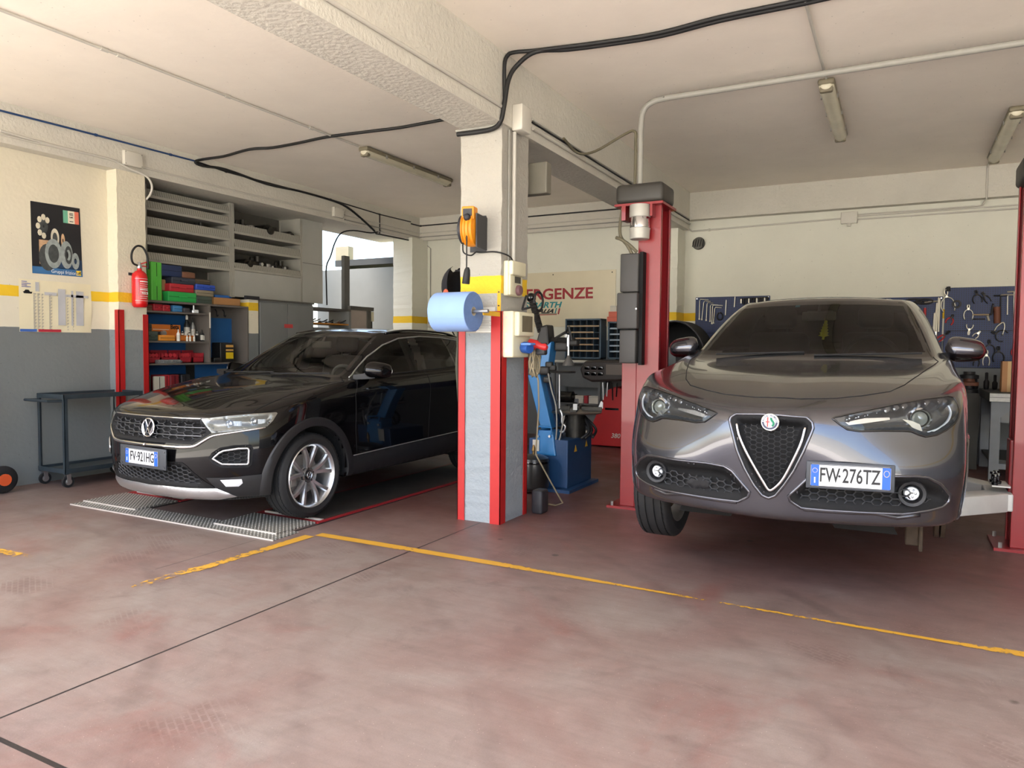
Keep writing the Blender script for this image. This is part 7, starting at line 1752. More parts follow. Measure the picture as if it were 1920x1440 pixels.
t1 = MB(); t1.prism([(-.035, -.03), (.035, -.03), (0, .035)], (.201, .16, .42), (0, 1, 0), (0, 0, 1), (.002, 0, 0)); t1.build('warning_triangle', MATS['warn_yellow'], e)
for k in range(2): MB().cyl((-.02, -.312, .38 - .1 * k), (-.02, -.318, .38 - .1 * k), .014, 10).build('button', M_GAP, e)
o = MB(); o.lathe([(.0, 0), (.25, 0), (.262, .012), (.25, .024), (.08, .03), (0, .03)], (.14, .02, .74), (0, 0, 1), 40); tt = o.build('turntable', mat('turntable_steel', (118, 112, 104), .35, .8, var=.15), e, smooth=.5)
MB().cyl((.14, .02, .50), (.14, .02, .74), .10, 24).build('turntable_hub', M_IRON, e, smooth=.6)
for a in (.3, 1.87, 3.44, 5.01):
    d = V((math.cos(a), math.sin(a), 0)); M = Matrix((d, V((-d.y, d.x, 0)), V((0, 0, 1)))).transposed(); MB().box(V((.14, .02, .785)) + d * .16, (.20, .06, .035), M=M).build('clamp_slide', M_IRON, tt)
    MB().prism([(-.02, 0), (.03, 0), (.03, .06), (.01, .075)], V((.14, .02, .79)) + d * .24, d, (0, 0, 1), V((-d.y, d.x, 0)) * .04).build('clamp_jaw', M_DSILV, tt)
R = random.Random(9)
for k in range(7): a = R.uniform(0, 6.3); MB().tube(spline([(.14 + .18 * math.cos(a), .02 + .2 * math.sin(a), .50), (.14 + .2 * math.cos(a + .4), .02 + .22 * math.sin(a + .4), .58), (.14 + .1 * math.cos(a + .8), .02 + .1 * math.sin(a + .8), .70)], 4), .014, 6).build('hose', M_CABLE, e, smooth=4)
# base column with leaning arm
pl = 6.62
def band(a0, a1, b0, b1, yf, d):   # prism between a bottom edge a0-a1 and a top edge b0-b1 (pixels), depth d
    P = [T(*p, yf) for p in (a0, a1, b1, b0)]
    mb = MB(); mb.loft([P, [p + V((0, d, 0)) for p in P]]); return mb
band((1006, 852), (1042, 856), (1006, 806), (1036, 808), 6.42, .2).build('column_base', M_TCB, e, bevel=.012)
band((1014, 804), (1034, 803), (989, 703), (1012, 702), 6.50, .15).build('leaning_arm', M_TCB, e, bevel=.008)
band((1010, 703), (1027, 690), (1016, 655), (1034, 640), 6.52, .15).build('upper_arm', M_TCB, e, bevel=.008)
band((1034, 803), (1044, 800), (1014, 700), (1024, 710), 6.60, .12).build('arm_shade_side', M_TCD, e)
MB().tube([T(x, y, 6.41) for x, y in ((1008, 812), (1007, 802), (1012, 799), (1034, 802), (1034, 815))], .010, 8).build('guard_rail', M_TCB, e, smooth=.8)
for px in (1009, 1031): p = T(px, 818, 6.41); MB().cyl(p, p + V((0, -.015, 0)), .012, 10).build('bolt', M_SATIN, e)
p = T(1005, 835, 6.41); MB().box(p, (.07, .006, .11)).build('white_notice', M_BOX, e)
M_TB2 = mat('changer_black', (40, 38, 36), .5, var=.1)
band((1003, 648), (1030, 652), (1012, 612), (1026, 608), 6.55, .16).build('head_block', M_TB2, e, bevel=.02)
band((1006, 640), (1012, 612), (1000, 560), (1004, 560), 6.58, .05).b.free()
bp0, bp1 = T(996, 558, 6.58), T(1014, 622, 6.58); n = 22
MB().tube([bp0.lerp(bp1, i / (2 * n)) for i in range(2 * n + 1)], [.030 if i % 2 else .036 for i in range(2 * n + 1)], 14).build('bellows', M_TB2, e, smooth=.9)
MB().sphere(bp0, .048, 10, (1, 1, 1)).build('bellows_cap', M_GBLACK, e, smooth=4)
a, b = T(1028, 640, 6.62), T(1078, 641, 6.62); MB().tube([a, b], .042, 4).build('boom', M_TB2, e); MB().rbox(T(1055, 650, 6.58), (.14, .10, .09), .02).build('boom_clamp', M_TB2, e, smooth=.6); MB().rbox(T(1076, 643, 6.58), (.10, .08, .06), .02).build('boom_end', M_TB2, e, smooth=.6)
MB().tube([T(1042, 634, 6.60), T(1062, 622, 6.60), T(1066, 612, 6.60), T(1072, 640, 6.6)], .014, 6).build('lever', M_TB2, e, smooth=.8)
a, b = T(1066, 632, 6.55), T(1066, 680, 6.55); MB().cyl(a, b, .013, 12).build('press_rod', M_SATIN, e, smooth=.6); MB().cyl(a + V((0, 0, .02)), a - V((0, 0, .09)), .022, 12).build('rod_sleeve', M_CHROME, e, smooth=.6); MB().sphere(T(1062, 630, 6.5), .018, 8).build('rod_knob', M_WHITE, e, smooth=4)
MB().lathe([(.015, .10), (.02, .08), (.055, .02), (.06, 0), (0, 0)], b - V((0, 0, .03)), (0, 0, 1), 20).build('press_cone', mat('cone_grey', (86, 84, 80), .6), e, smooth=.7)
MB().lathe([(0, 0), (.125, .0), (.13, .012), (.12, .02), (0, .022)], T(1055, 699, 6.55), (0, 0, 1), 30).build('press_disc', M_TB2, e, smooth=.6)
MB().cyl(T(1049, 702, 6.6), T(1049, 766, 6.6), .010, 10).build('side_rod', M_SATIN, e, smooth=.6)
for px, py, s in ((1022, 695, .07), (1030, 684, .05), (1037, 690, .045), (1026, 712, .05)): MB().rbox(T(px, py, 6.5), (s * 1.5, s, s * 1.2), s * .3).build('valve_block', M_TB2, e, smooth=.7)
MB().tube(spline([T(x, y, 6.45) for x, y in ((1028, 700), (1034, 730), (1042, 760), (1044, 800), (1041, 845), (1050, 820), (1058, 780))], 5), .008, 6).build('air_line', M_PIPED, e, smooth=4)
MB().tube(spline([T(x, y, 6.5) for x, y in ((1050, 768), (1054, 778), (1054, 792), (1060, 800), (1056, 810), (1049, 808))], 5), .012, 8).build('hook_jaw', M_SATIN, e, smooth=4)
tk = empty('air_tank', (-3.075, 6.255, 0), 'black air tank standing at the foot of the tyre changer', 'air tank')
MB().lathe([(0, .02), (.10, .02), (.145, .05), (.152, .07), (.152, .30), (.145, .335), (.10, .36), (.03, .37), (0, .37)], (0, 0, 0), (0, 0, 1), 36).build('vessel', mat('tank_black', (34, 33, 32), .35, var=.08, coat=.3), tk, smooth=.7)
MB().lathe([(.153, .29), (.156, .30), (.153, .31)], (0, 0, 0), (0, 0, 1), 36, caps=False).build('weld_band', M_GBLACK, tk, smooth=.6); MB().lathe([(.012, .365), (.012, .40), (.02, .405), (.016, .43), (.006, .46)], (0, 0, 0), (0, 0, 1), 12).build('valve', mat('brass', (150, 120, 70), .4, .6), tk, smooth=.6)
for a in (0, 2.1, 4.2): MB().b2((.1 * math.cos(a) - .012, .1 * math.sin(a) - .012, 0), (.1 * math.cos(a) + .012, .1 * math.sin(a) + .012, .05)).build('foot', M_GBLACK, tk)
o = MB(); o.rbox((-2.64, 5.50, .10), (.10, .14, .20), .02); tag(o.build('rubber_block', M_DK, None, smooth=.6), 'dark rubber block on the floor behind the middle pillar', 'block')
# ------------------------------------------------------------------ wheel balancer
O2 = V((-3.6, 9.95, 0)); e = empty('wheel_balancer', O2, 'red wheel balancer with dark tray behind the left lift post', 'wheel balancer'); M_BR = mat('balancer_red', (176, 16, 22), .45, var=.05)
o = MB(); o.prism([(-.26, 0), (.26, 0), (.26, .80), (.10, .84), (-.02, .78), (-.26, .24)], (0, -.28, .02), (1, 0, 0), (0, 0, 1), (0, .5, 0)); o.build('cabinet', M_BR, e, bevel=.01)
t1 = MB(); text_mb(t1, '380', .09, (.12, -.282, .17), (1, 0, 0), (0, 0, 1), .002, bold=.001, shear=.2); t1.build('lettering', M_BOX, e); MB().b2((-.04, -.283, .53), (.16, -.28, .56)).build('maker_strip', M_GBLACK, e)
M_HB = mat('tray_brown_black', (44, 36, 33), .5, var=.1)
o = MB(); o.loft([[(x, y, z) for x, z in ((-.34, .98), (-.38, 1.10), (-.30, 1.22), (.70, 1.24), (.72, .98), (-.20, .92))] for y in (-.42, .12)]); o.build('weight_tray', M_HB, e, bevel=.03)
for i in range(3):
    for j in range(2): MB().rbox((-.26 + i * .10, -.43, 1.12 - j * .08), (.08, .02, .05), .01).build('tray_pocket', M_GBLACK, e, smooth=.6)
MB().b2((.02, -.43, 1.03), (.50, -.422, 1.17)).build('display_panel', mat('panel_taupe', (98, 88, 80), .5), e)
for k in range(4): MB().cyl((-.02 + .07 * k, -.44, .92), (-.02 + .07 * k + .01 * (-1) ** k, -.44, .68 + .05 * (k % 2)), .010, 8).build('hanging_clamp', M_SATIN if k < 2 else M_GBLACK, e, smooth=.6)
gr = []
for i in range(19):
    a = .05 + 2.6 * i / 18; gr.append([(1.02 + .42 * math.cos(a) * (1 if 1 else 1), y, 1.20 + .56 * math.sin(a)) for y in (-.62, -.60, -.10, -.08)])
o = MB(); o.grid(gr); o.b.faces.ensure_lookup_table(); gd = o.build('wheel_guard', M_MATT, e, smooth=.8)
o = MB(); o.prism([(1.02 + .42 * math.cos(.05 + 2.6 * i / 18), 1.20 + .56 * math.sin(.05 + 2.6 * i / 18)) for i in range(19)], (0, -.10, 0), (1, 0, 0), (0, 0, 1), (0, .01, 0)); o.build('guard_back', M_MATT, gd)
MB().tube([(1.02 + .41 * math.cos(a), -.63, 1.20 + .55 * math.sin(a)) for a in [.3 + .18 * i for i in range(12)]], .012, 6).build('guard_rim', M_DK, gd, smooth=4)
MB().b2((.26, -.22, 0), (.95, .20, .95)).build('rear_body', M_HB, e, bevel=.02); MB().cyl((.95, -.1, .95), (1.3, -.1, .95), .03, 14).build('shaft', M_SATIN, e, smooth=.6)
# ------------------------------------------------------------------ sign, cabinets, table at the back wall
yS = YW - .012; s1 = Y(1155, 505, yS); sb = Y(1155, 612, yS)
e = empty('sign_board', (s1.x, YW, s1.z), 'cream workshop sign board with red lettering on the back wall', 'sign'); O3 = V((s1.x, YW, s1.z)); wS = 2.75
MB().b2((-wS, -.012, sb.z - s1.z), (0, -.002, 0)).build('board', mat('sign_cream', (214, 204, 176), .3, var=.04, vscale=3, coat=.3), e, bevel=.002)
for x in (-.06, -1.05, -wS + .06): MB().cyl((x, -.012, -.04), (x, -.016, -.04), .010, 8).build('screw', M_IRON, e)
tp, bt = Y(1112, 540, yS), Y(1112, 560, yS); capz = tp.z - bt.z; M_SR = mat('sign_red', (158, 34, 44), .5, var=.03)
mid = (tp + bt) / 2 - O3; t1 = MB(); text_mb(t1, 'CONVERGENZE', capz / .70, (0, -.0125, mid.z), (1, 0, 0), (0, 0, 1), .002, 'RIGHT', bold=.006)
bx = max(v.co.x for v in t1.b.verts); x0_ = Y(976, 557, yS).x - O3.x; x1_ = mid.x
E_ = sorted(v.co.x for v in t1.b.verts); full = E_[-1] - E_[0]; want = (x1_ - x0_) * 11 / 7.05; sc_ = want / full
for v in t1.b.verts: v.co.x = x1_ + (v.co.x - bx) * sc_
t1.build('red_lettering', M_SR, e)
def fit_text(txt, pxl, pxr, pyt, pyb, m, name, shear=.25, frac=1.):
    a, b = Y(pxl, (pyt + pyb) / 2, yS) - O3, Y(pxr, (pyt + pyb) / 2, yS) - O3; zt, zb = Y(pxr, pyt, yS).z - O3.z, Y(pxr, pyb, yS).z - O3.z
    t = MB(); text_mb(t, txt, (zt - zb) / .70, (0, -.0125, (zt + zb) / 2), (1, 0, 0), (0, 0, 1), .002, 'RIGHT', bold=.004, shear=shear)
    xs = [v.co.x for v in t.b.verts]; k = (b.x - a.x) / frac / (max(xs) - min(xs)); mx = max(xs)
    for v in t.b.verts: v.co.x = b.x + (v.co.x - mx) * k
    return t.build(name, m, e)
fit_text('BEISSBARTH', 1005, 1054, 566.5, 577, mat('sign_teal', (24, 134, 140), .5), 'teal_lettering', frac=.52); fit_text('ITALIA', 1008, 1038, 580, 587, M_INK, 'black_lettering', shear=.5, frac=.72)
def sbar(p, m, nm): P = [Y(x, y, yS) - O3 for x, y in p]; t = MB(); t.prism([(q.x, q.z) for q in P], (0, -.0125, 0), (1, 0, 0), (0, 0, 1), (0, -.002, 0)); t.build(nm, m, e)
sbar([(1040, 587), (1042.5, 577.5), (1044.5, 577.5), (1042, 587)], MATS['sign_teal'], 'green_stripe'); sbar([(1045.5, 589), (1048, 578), (1050.5, 578), (1048, 589.5)], M_SR, 'red_stripe'); sbar([(985, 590.5), (1044, 589), (1044, 590.3), (985, 592)], M_SR, 'red_underline'); sbar([(985, 588.8), (1044, 587.3), (1044, 588.3), (985, 590)], M_INK, 'dark_underline')
M_CBG = mat('cabinet_blue_grey', (62, 84, 102), .5, var=.06); M_CBD = mat('cell_dark', (24, 28, 32), .7); M_TANS = mat('cell_lip_tan', (170, 148, 118), .6, var=.08); M_LIPB = mat('cell_lip_blue', (150, 168, 184), .5, var=.05)
def cells(x0, x1, z0, z1, cols, rows, lipm, label):
    yf = YW - .24; e = empty('parts_cabinet', (x0, YW, z0), label, 'parts cabinet'); w, h = x1 - x0, z1 - z0
    o = MB(); t = .022
    o.b2((0, -.24, 0), (t, -.001, h)); o.b2((w - t, -.24, 0), (w, -.001, h)); o.b2((0, -.24, 0), (w, -.001, t)); o.b2((0, -.24, h - t), (w, -.001, h)); o.build('frame', M_CBG, e)
    MB().b2((t, -.03, t), (w - t, -.01, h - t)).build('back', M_CBD, e)
    for r in range(1, rows): z = t + (h - 2 * t) * r / rows; MB().b2((t, -.23, z - .004), (w - t, -.03, z + .004)).build('shelf', M_CBG, e)
    for r in range(rows):
        z = t + (h - 2 * t) * r / rows; short = .15 * w if r in (2, 4) else 0
        if r: MB().b2((t + .01, -.238, z - .006), (w - t - .01 - short, -.23, z + .016)).build('lip', lipm, e)
    for c in range(1, cols): x = t + (w - 2 * t) * c / cols; MB().b2((x - .004, -.21, t), (x + .004, -.03, h - t)).build('partition', M_CBG, e)
    return e
yf = YW - .24; a = Y(1060, 598, yf); b = Y(1126, 673, yf); cells(a.x, b.x, b.z, a.z, 5, 6, M_TANS, 'blue grey pigeonhole parts cabinet with tan lips on the back wall')
c = Y(1140, 603, yf); d = Y(1140, 673, yf); cells(c.x, c.x + .50, d.z, c.z, 4, 6, M_LIPB, 'narrow blue pigeonhole cabinet partly behind the left lift post')
t_ = rY(1139, 592, 1170, 602, yf); M_CO = mat('box_coral', (206, 104, 84), .6, var=.05)
def wbox(r, yfr, dep, m, label, z0=None, name='carton'):
    x0, x1, za, zb = r
    if z0 is not None: zb += z0 - za; za = z0
    e = empty(name, ((x0 + x1) / 2, yfr + dep / 2, za), label, 'box'); MB().rbox((0, 0, (zb - za) / 2), (x1 - x0, dep, zb - za), .004).build('shell', m, e); MB().b2((-(x1 - x0) / 2 - .001, -dep / 2 - .001, (zb - za) * .8), ((x1 - x0) / 2 + .001, -dep / 2 + .02, (zb - za) * .82)).build('lid_line', M_GAP, e); return zb
z_ = wbox((c.x - .02, c.x + .22, 0, .075), yf + .01, .18, M_CO, 'lower coral red box on the narrow blue cabinet', c.z); z2 = wbox((c.x + .0, c.x + .20, 0, .075), yf + .02, .16, M_CO, 'upper coral red box on the narrow blue cabinet', z_); wbox((c.x + .02, c.x + .12, 0, .09), yf + .03, .1, M_BOX, 'small white box topmost on the coral red boxes', z2); wbox((c.x + .17, c.x + .28, 0, .20), yf + .09, .1, K('box_ochre', (150, 124, 50)), 'ochre box beside the small white box on the narrow cabinet', z2 + .0)
# work table under the cabinets
e = empty('work_table', (-4.25, 10.33, 0), 'grey steel work table with lower shelf under the parts cabinets', 'table'); M_TG = mat('table_grey', (104, 106, 106), .5, .2, var=.08)
MB().b2((-.42, -.25, 1.165), (.36, .28, 1.19)).build('top', M_TG, e); MB().tube([(-.42, -.26, 1.195), (.34, -.26, 1.195), (.36, -.26, 1.175), (.36, -.26, 1.02)], .020, 10).build('front_rail', M_PIPE, e, smooth=.8); MB().b2((-.42, .0, .80), (.36, .02, 1.16)).build('back_board', M_TG, e)
MB().b2((-.42, -.22, .55), (.36, .28, .57)).build('lower_shelf', M_TG, e)
for x in (-.40, .33):
    for y in (-.22, .24): MB().b2((x, y, 0), (x + .03, y + .03, 1.17)).build('leg', M_TG, e)
for k, (x, w_, m_, lb) in enumerate(((.02, .13, M_BOX, 'left white carton on the lower shelf of the work table'), (.13, .06, M_RC, 'red printed carton between two white ones on the work table shelf'), (.25, .15, M_BOX, 'right white carton on the lower shelf of the work table'))): wbox((-4.25 + x - w_ / 2, -4.25 + x + w_ / 2, 0, .115), 10.13, .12, m_, lb, .57)
for k, (x, lb) in enumerate(((-.22, 'dark pump on the lower shelf at the left of the cartons'),)): sparepart(-4.25 + x, 10.2, .57, 1.4, 0, lb)
for k in range(6): sparepart(-4.62 + .13 * k, 10.18 + .05 * (k % 2), 0.0, 1.5, k % 3, ('first', 'second', 'third', 'fourth', 'fifth', 'last')[k] + ' old part from the left on the floor under the work table')
e = empty('hung_belts', (-3.78, YW - .03, 1.10), 'bundle of black belts hung between the table and the balancer', 'belts')
for k in range(3): MB().tube([(.03 * k + .06 * math.cos(a), -.01 * k, .16 * math.sin(a)) for a in [2 * PI * i / 24 for i in range(24)]], .010, 6, closed=True).build('belt', M_CABLE, e, smooth=4)
# ------------------------------------------------------------------ tool boards and bench of the right bay
def peg_mat():
    m = bpy.data.materials.new('pegboard_blue'); m.use_nodes = True; nt = m.node_tree; b = nt.nodes['Principled BSDF']; N = nt.nodes.new; L = nt.links.new
    g = N('ShaderNodeNewGeometry'); sp = N('ShaderNodeSeparateXYZ'); L(g.outputs['Position'], sp.inputs[0]); d = []
    for ax in ('X', 'Z'):
        f = N('ShaderNodeMath'); f.operation = 'PINGPONG'; f.inputs[1].default_value = .0125; L(sp.outputs[ax], f.inputs[0]); k = N('ShaderNodeMath'); k.operation = 'LESS_THAN'; k.inputs[1].default_value = .0048; L(f.outputs[0], k.inputs[0]); d.append(k.outputs[0])
    mu = N('ShaderNodeMath'); mu.operation = 'MULTIPLY'; L(d[0], mu.inputs[0]); L(d[1], mu.inputs[1])
    mx = N('ShaderNodeMix'); mx.data_type = 'RGBA'; mx.inputs[6].default_value = (*lin((22, 44, 92)), 1); mx.inputs[7].default_value = (*lin((12, 18, 34)), 1); L(mu.outputs[0], mx.inputs[0]); L(mx.outputs[2], b.inputs['Base Color']); b.inputs['Roughness'].default_value = .5; MATS['peg'] = m; return m
M_PEG = peg_mat(); yP = YW - .02
def board(x0, x1, z0, z1, label):
    e = empty('tool_board', (x0, YW, z0), label, 'tool board'); MB().b2((0, -.02, 0), (x1 - x0, -.002, z1 - z0)).build('panel', M_PEG, e, bevel=.004)
    if z1 - z0 > .9: MB().b2((0, -.022, (z1 - z0) * .455), (x1 - x0, -.02, (z1 - z0) * .455 + .006)).build('seam', M_GAP, e)
    for x in (.02, x1 - x0 - .02): MB().cyl((x, -.02, z1 - z0 - .02), (x, -.026, z1 - z0 - .02), .010, 8).build('screw', M_SATIN, e)
    return e
p1 = rY(1303, 556, 1442, 690, yP); p2 = rY(1500, 559, 1766, 690, yP); p3 = rY(1770, 538, 1915, 690, yP)
board(p1[0], p1[1], p3[2], p1[3], 'left blue pegboard with keys between the pillar and the grey car'); board(p1[1] + .03, p2[1], p3[2], p2[3], 'middle blue pegboard mostly hidden by the grey car'); board(p3[0], p3[0] + 1.3, p3[2], p3[3], 'right blue pegboard with hanging pliers beside the red lift post')
M_TS, M_TD, M_THR, M_THB = mat('tool_steel', (190, 186, 174), .3, .8, var=.1), mat('tool_dark', (34, 32, 34), .5, .3), mat('tool_grip_red', (176, 34, 36), .5), mat('tool_grip_brown', (112, 66, 48), .6)
yT = yP - .018
def zP(x, y): return Y(1640 + x / 6.857, 520 + y / 6.857, yT)
def zQ(x, y): return Y(1160 + x / 4.8, 540 + y / 4.8, yT)
def tool(name, label, group, at): return empty(name, at, label, 'hand tool', group)
def hook(e, p): MB().tube([p + V((0, .018, .004)), p + V((0, -.008, .004)), p + V((0, -.010, .012))], .003, 6).build('hook', M_SATIN, e)
def plier(a, b, spread, label, steel=M_TS, grip=None, jaw=.34, zf=zP):
    """pliers: a jaw tip, b mid point between the handle ends (zoom coordinates), spread of the handles"""
    A, B = zf(*a), zf(*b); e = tool('pliers', label, None, A); d = B - A; L = d.length; d.normalize(); n = V((d.z, 0, -d.x)); S = spread * L
    P = d * L * jaw
    for s in (-1, 1):
        j = [P + n * s * -.006, P * .6 + n * s * L * .055, P * .25 + n * s * L * .05, n * s * .004]
        MB().tube(spline(j, 4), [.009] * 12 + [.005], 6).build('jaw', steel, e, smooth=4)
        h = [P + n * s * .004, P + d * L * .14 + n * s * S * .45, P + d * L * .40 + n * s * S * .62, d * L + n * s * S * .5]
        MB().tube(spline(h, 4), .0075 if not grip else .010, 6).build('handle', grip or steel, e, smooth=4)
    MB().cyl(P + V((0, -.012, 0)), P + V((0, .008, 0)), .014, 12).build('pivot', steel, e, smooth=.6); hook(e, P); return e
def rod(a, b, r, label, m=M_TS, name='rod', group=None, zf=zP, tb=None, grip=None, frac=.4):
    A, B = zf(*a), zf(*b); e = tool(name, label, group, A); d = B - A
    MB().cyl((0, 0, 0), d, r, 10).build('shaft', m, e, smooth=.6)
    if tb: MB().cyl((-tb, 0, 0), (tb, 0, 0), r * 1.2, 10).build('cross_bar', m, e, smooth=.6)
    if grip: MB().cyl((0, 0, 0), d * frac, r * 2.6, 12).build('handle', grip, e, smooth=.6)
    hook(e, d * .02); return e
plier((912, 150), (955, 440), .42, 'large bright puller hung highest on the right pegboard'); rod((948, 120), (950, 180), .022, 'black clamp above the large bright puller', M_TD, 'clamp')
e = tool('tape_roll', 'black round tape roll on the right pegboard', None, zP(1055, 345)); MB().lathe([(.03, -.02), (.05, -.02), (.05, .02), (.03, .02)], (0, 0, 0), (0, 1, 0), 20, closed=True).build('ring', M_TD, e, smooth=.6); hook(e, V((0, 0, .03)))
plier((1205, 350), (1205, 545), .42, 'bright polygrip pliers hung on the right pegboard', jaw=.30)
e = rod((1255, 480), (1470, 480), .010, 'tan handled hook spanner lying level on the right pegboard', mat('tool_tan', (160, 140, 110), .5), 'spanner'); MB().tube(spline([zP(1470, 480) - zP(1255, 480), zP(1500, 470) - zP(1255, 480), zP(1510, 420) - zP(1255, 480), zP(1525, 340) - zP(1255, 480)], 4), .012, 6).build('hooked_end', M_TD, e, smooth=4); MB().cyl(zP(1450, 495) - zP(1255, 480), zP(1470, 560) - zP(1255, 480), .014, 8).build('toe', M_TS, e)
rod((1250, 537), (1420, 537), .007, 'thin dark bar lying level under the hook spanner', M_TD, 'bar')
plier((1300, 165), (1330, 330), .5, 'left dark pliers at the top of the right pegboard', M_TD); plier((1380, 190), (1475, 320), .3, 'slanting dark pliers at the top of the right pegboard', M_TD)
for k, (x, y0, y1, lb) in enumerate(((1620, 235, 560, 'left T handle key on the right pegboard'), (1710, 225, 480, 'middle T handle key on the right pegboard'), (1795, 185, 540, 'right T handle key near the red lift post'))): rod((x, y0), (x - 4, y1), .008, lb, M_TS if k else M_TD, 'tee_key', None, tb=.07)
rod((1572, 380), (1576, 590), .014, 'brown handled file on the right pegboard', M_TD, 'file', grip=M_THB, frac=1.)
plier((1010, 480), (945, 600), .5, 'red and black pliers under the bright puller', M_TD, M_THR); plier((1205, 745), (1225, 610), .45, 'bright scissors in the middle of the right pegboard', jaw=.55); plier((1360, 690), (1275, 775), .4, 'small bright bent pliers beside the scissors')
plier((965, 690), (805, 815), .22, 'red handled cutters lying slanted beside the car mirror', M_TD, M_THR, jaw=.42)
e = plier((1500, 700), (1680, 770), .7, 'long nosed filter pliers with wide bright loops', M_TD); MB().tube(spline([zP(x, y) - zP(1500, 700) for x, y in ((1540, 690), (1575, 630), (1650, 580), (1670, 640), (1640, 750))], 5), .008, 6).build('wire_loop', M_TS, e, smooth=4)
plier((1470, 800), (1480, 990), .5, 'dark pliers hung low on the right pegboard', M_TD); plier((1440, 935), (1430, 1135), .3, 'small bright pliers hung low beside the mirror'); plier((1590, 885), (1590, 1085), .5, 'black pliers hung low at the right', M_TD); plier((1330, 1010), (1300, 1140), .4, 'black pliers hung lowest under the mirror', M_TD); plier((1795, 870), (1800, 1000), .4, 'red gripped pliers hung low by the red lift post', M_TD, M_THR)
for k, (a, b) in enumerate((((770, 460), (755, 710)), ((800, 330), (770, 700)), ((825, 260), (790, 720)), ((838, 270), (822, 700)))): rod(a, b, .011, ('leftmost', 'second', 'third', 'rightmost')[k] + ' of the bright tube spanners on the middle pegboard', M_TS, 'tube_spanner', 'tube spanners')
e = tool('socket', 'bright deep socket at the foot of the tube spanners', None, zP(782, 745)); MB().cyl((0, 0, -.045), (0, 0, .045), .024, 14).build('barrel', M_CHROME, e, smooth=.6)
e = rod((648, 395), (640, 690), .006, 'red screwdriver on the middle pegboard', M_TS, 'screwdriver', grip=M_THR, frac=.5)
for k, x in enumerate((500, 640)): e = tool('chain_wrench', ('left', 'right')[k] + ' dark chain wrench at the top of the middle pegboard', None, zP(x, 310)); MB().tube([(.09 * math.cos(a), 0, .03 * math.sin(a)) for a in [2 * PI * i / 20 for i in range(20)]], .012, 6, closed=True).build('loop', M_TD, e, smooth=4); MB().cyl((.0, 0, -.01), (.16, 0, .0), .010, 8).build('handle', M_TS if k else M_TD, e)
e = tool('clamp', 'black round clamp under the chain wrenches', None, zP(520, 420)); MB().tube([(.05 * math.cos(a), 0, .05 * math.sin(a)) for a in [2 * PI * i / 20 for i in range(20)]], .012, 6, closed=True).build('loop', M_TD, e, smooth=4); hook(e, V((0, 0, .05)))
e = tool('clamp', 'black round clamp beside the screwdriver handle', None, zP(560, 500)); MB().tube([(.045 * math.cos(a), 0, .045 * math.sin(a)) for a in [2 * PI * i / 20 for i in range(20)]], .014, 6, closed=True).build('loop', M_TD, e, smooth=4); hook(e, V((0, 0, .05)))
for k, (a, b, c) in enumerate((((725, 285), (730, 100), 80), ((748, 290), (768, 115), 60), ((787, 296), (797, 130), 55), ((822, 305), (826, 148), 70), ((838, 325), (846, 152), 90), ((852, 320), (866, 172), 60))):
    B = zQ(*b); e = tool('angle_key', ('first', 'second', 'third', 'fourth', 'fifth', 'last')[k] + ' bright angle key from the left on the left pegboard', 'angle keys', B); A = zQ(*a) - B; C = zQ(b[0] + c, b[1] + 6) - B
    MB().tube([A, A * .1, V((.01, 0, -.002)), C], .007, 8).build('bent_bar', M_TS, e, smooth=.8); MB().cyl(A * 1.0, A * .93, .013, 8).build('socket_end', M_TS, e, smooth=.6)
rod((968, 110), (960, 245), .008, 'left straight bright bar on the left pegboard', zf=zQ); rod((1047, 80), (1040, 172), .008, 'right straight bright bar on the left pegboard', zf=zQ)
e = tool('chain_wrench', 'dark chain wrench under the angle keys', None, zQ(910, 255)); MB().tube([(.04 * math.cos(a), 0, .05 * math.sin(a)) for a in [2 * PI * i / 20 for i in range(20)]], .010, 6, closed=True).build('loop', M_TD, e, smooth=4); hook(e, V((0, 0, .05)))
a, b = zQ(1090, 100), zQ(1350, 85); e = tool('socket_rail', 'black rail of sockets along the top of the left pegboard', None, a); d = b - a; MB().cyl((0, 0, 0), d, .010, 8).build('rail', M_TD, e)
for k in range(11): p = d * (k + .5) / 11; MB().cyl(p, p - V((0, 0, .06 + .02 * (k % 3))), .014, 10).build('socket', M_TD if k % 3 else M_TS, e, smooth=.6)
q = rY(1160 + 672 / 4.8, 540 + 375 / 4.8, 1160 + 752 / 4.8, 540 + 540 / 4.8, yT); e = tool('key_rack', 'orange rack of hex keys low on the left pegboard', None, V((q[0], yT, q[2]))); w_, h_ = q[1] - q[0], q[3] - q[2]
o = MB(); o.prism(round_poly([(0, 0), (w_, 0), (w_, h_), (w_ * .3, h_), (0, h_ * .6)], .03), (0, -.02, 0), (1, 0, 0), (0, 0, 1), (0, .03, 0)); o.build('holder', K('rack_orange', (196, 104, 36)), e)
for k in range(5): MB().tube([(w_ * (.15 + .16 * k), -.026, h_ * .12), (w_ * (.15 + .16 * k), -.026, h_ * (.5 + .09 * k)), (w_ * .95, -.026, h_ * (.5 + .09 * k))], .006, 6).build('hex_key', M_TD if k < 4 else M_TS, e, smooth=.8)
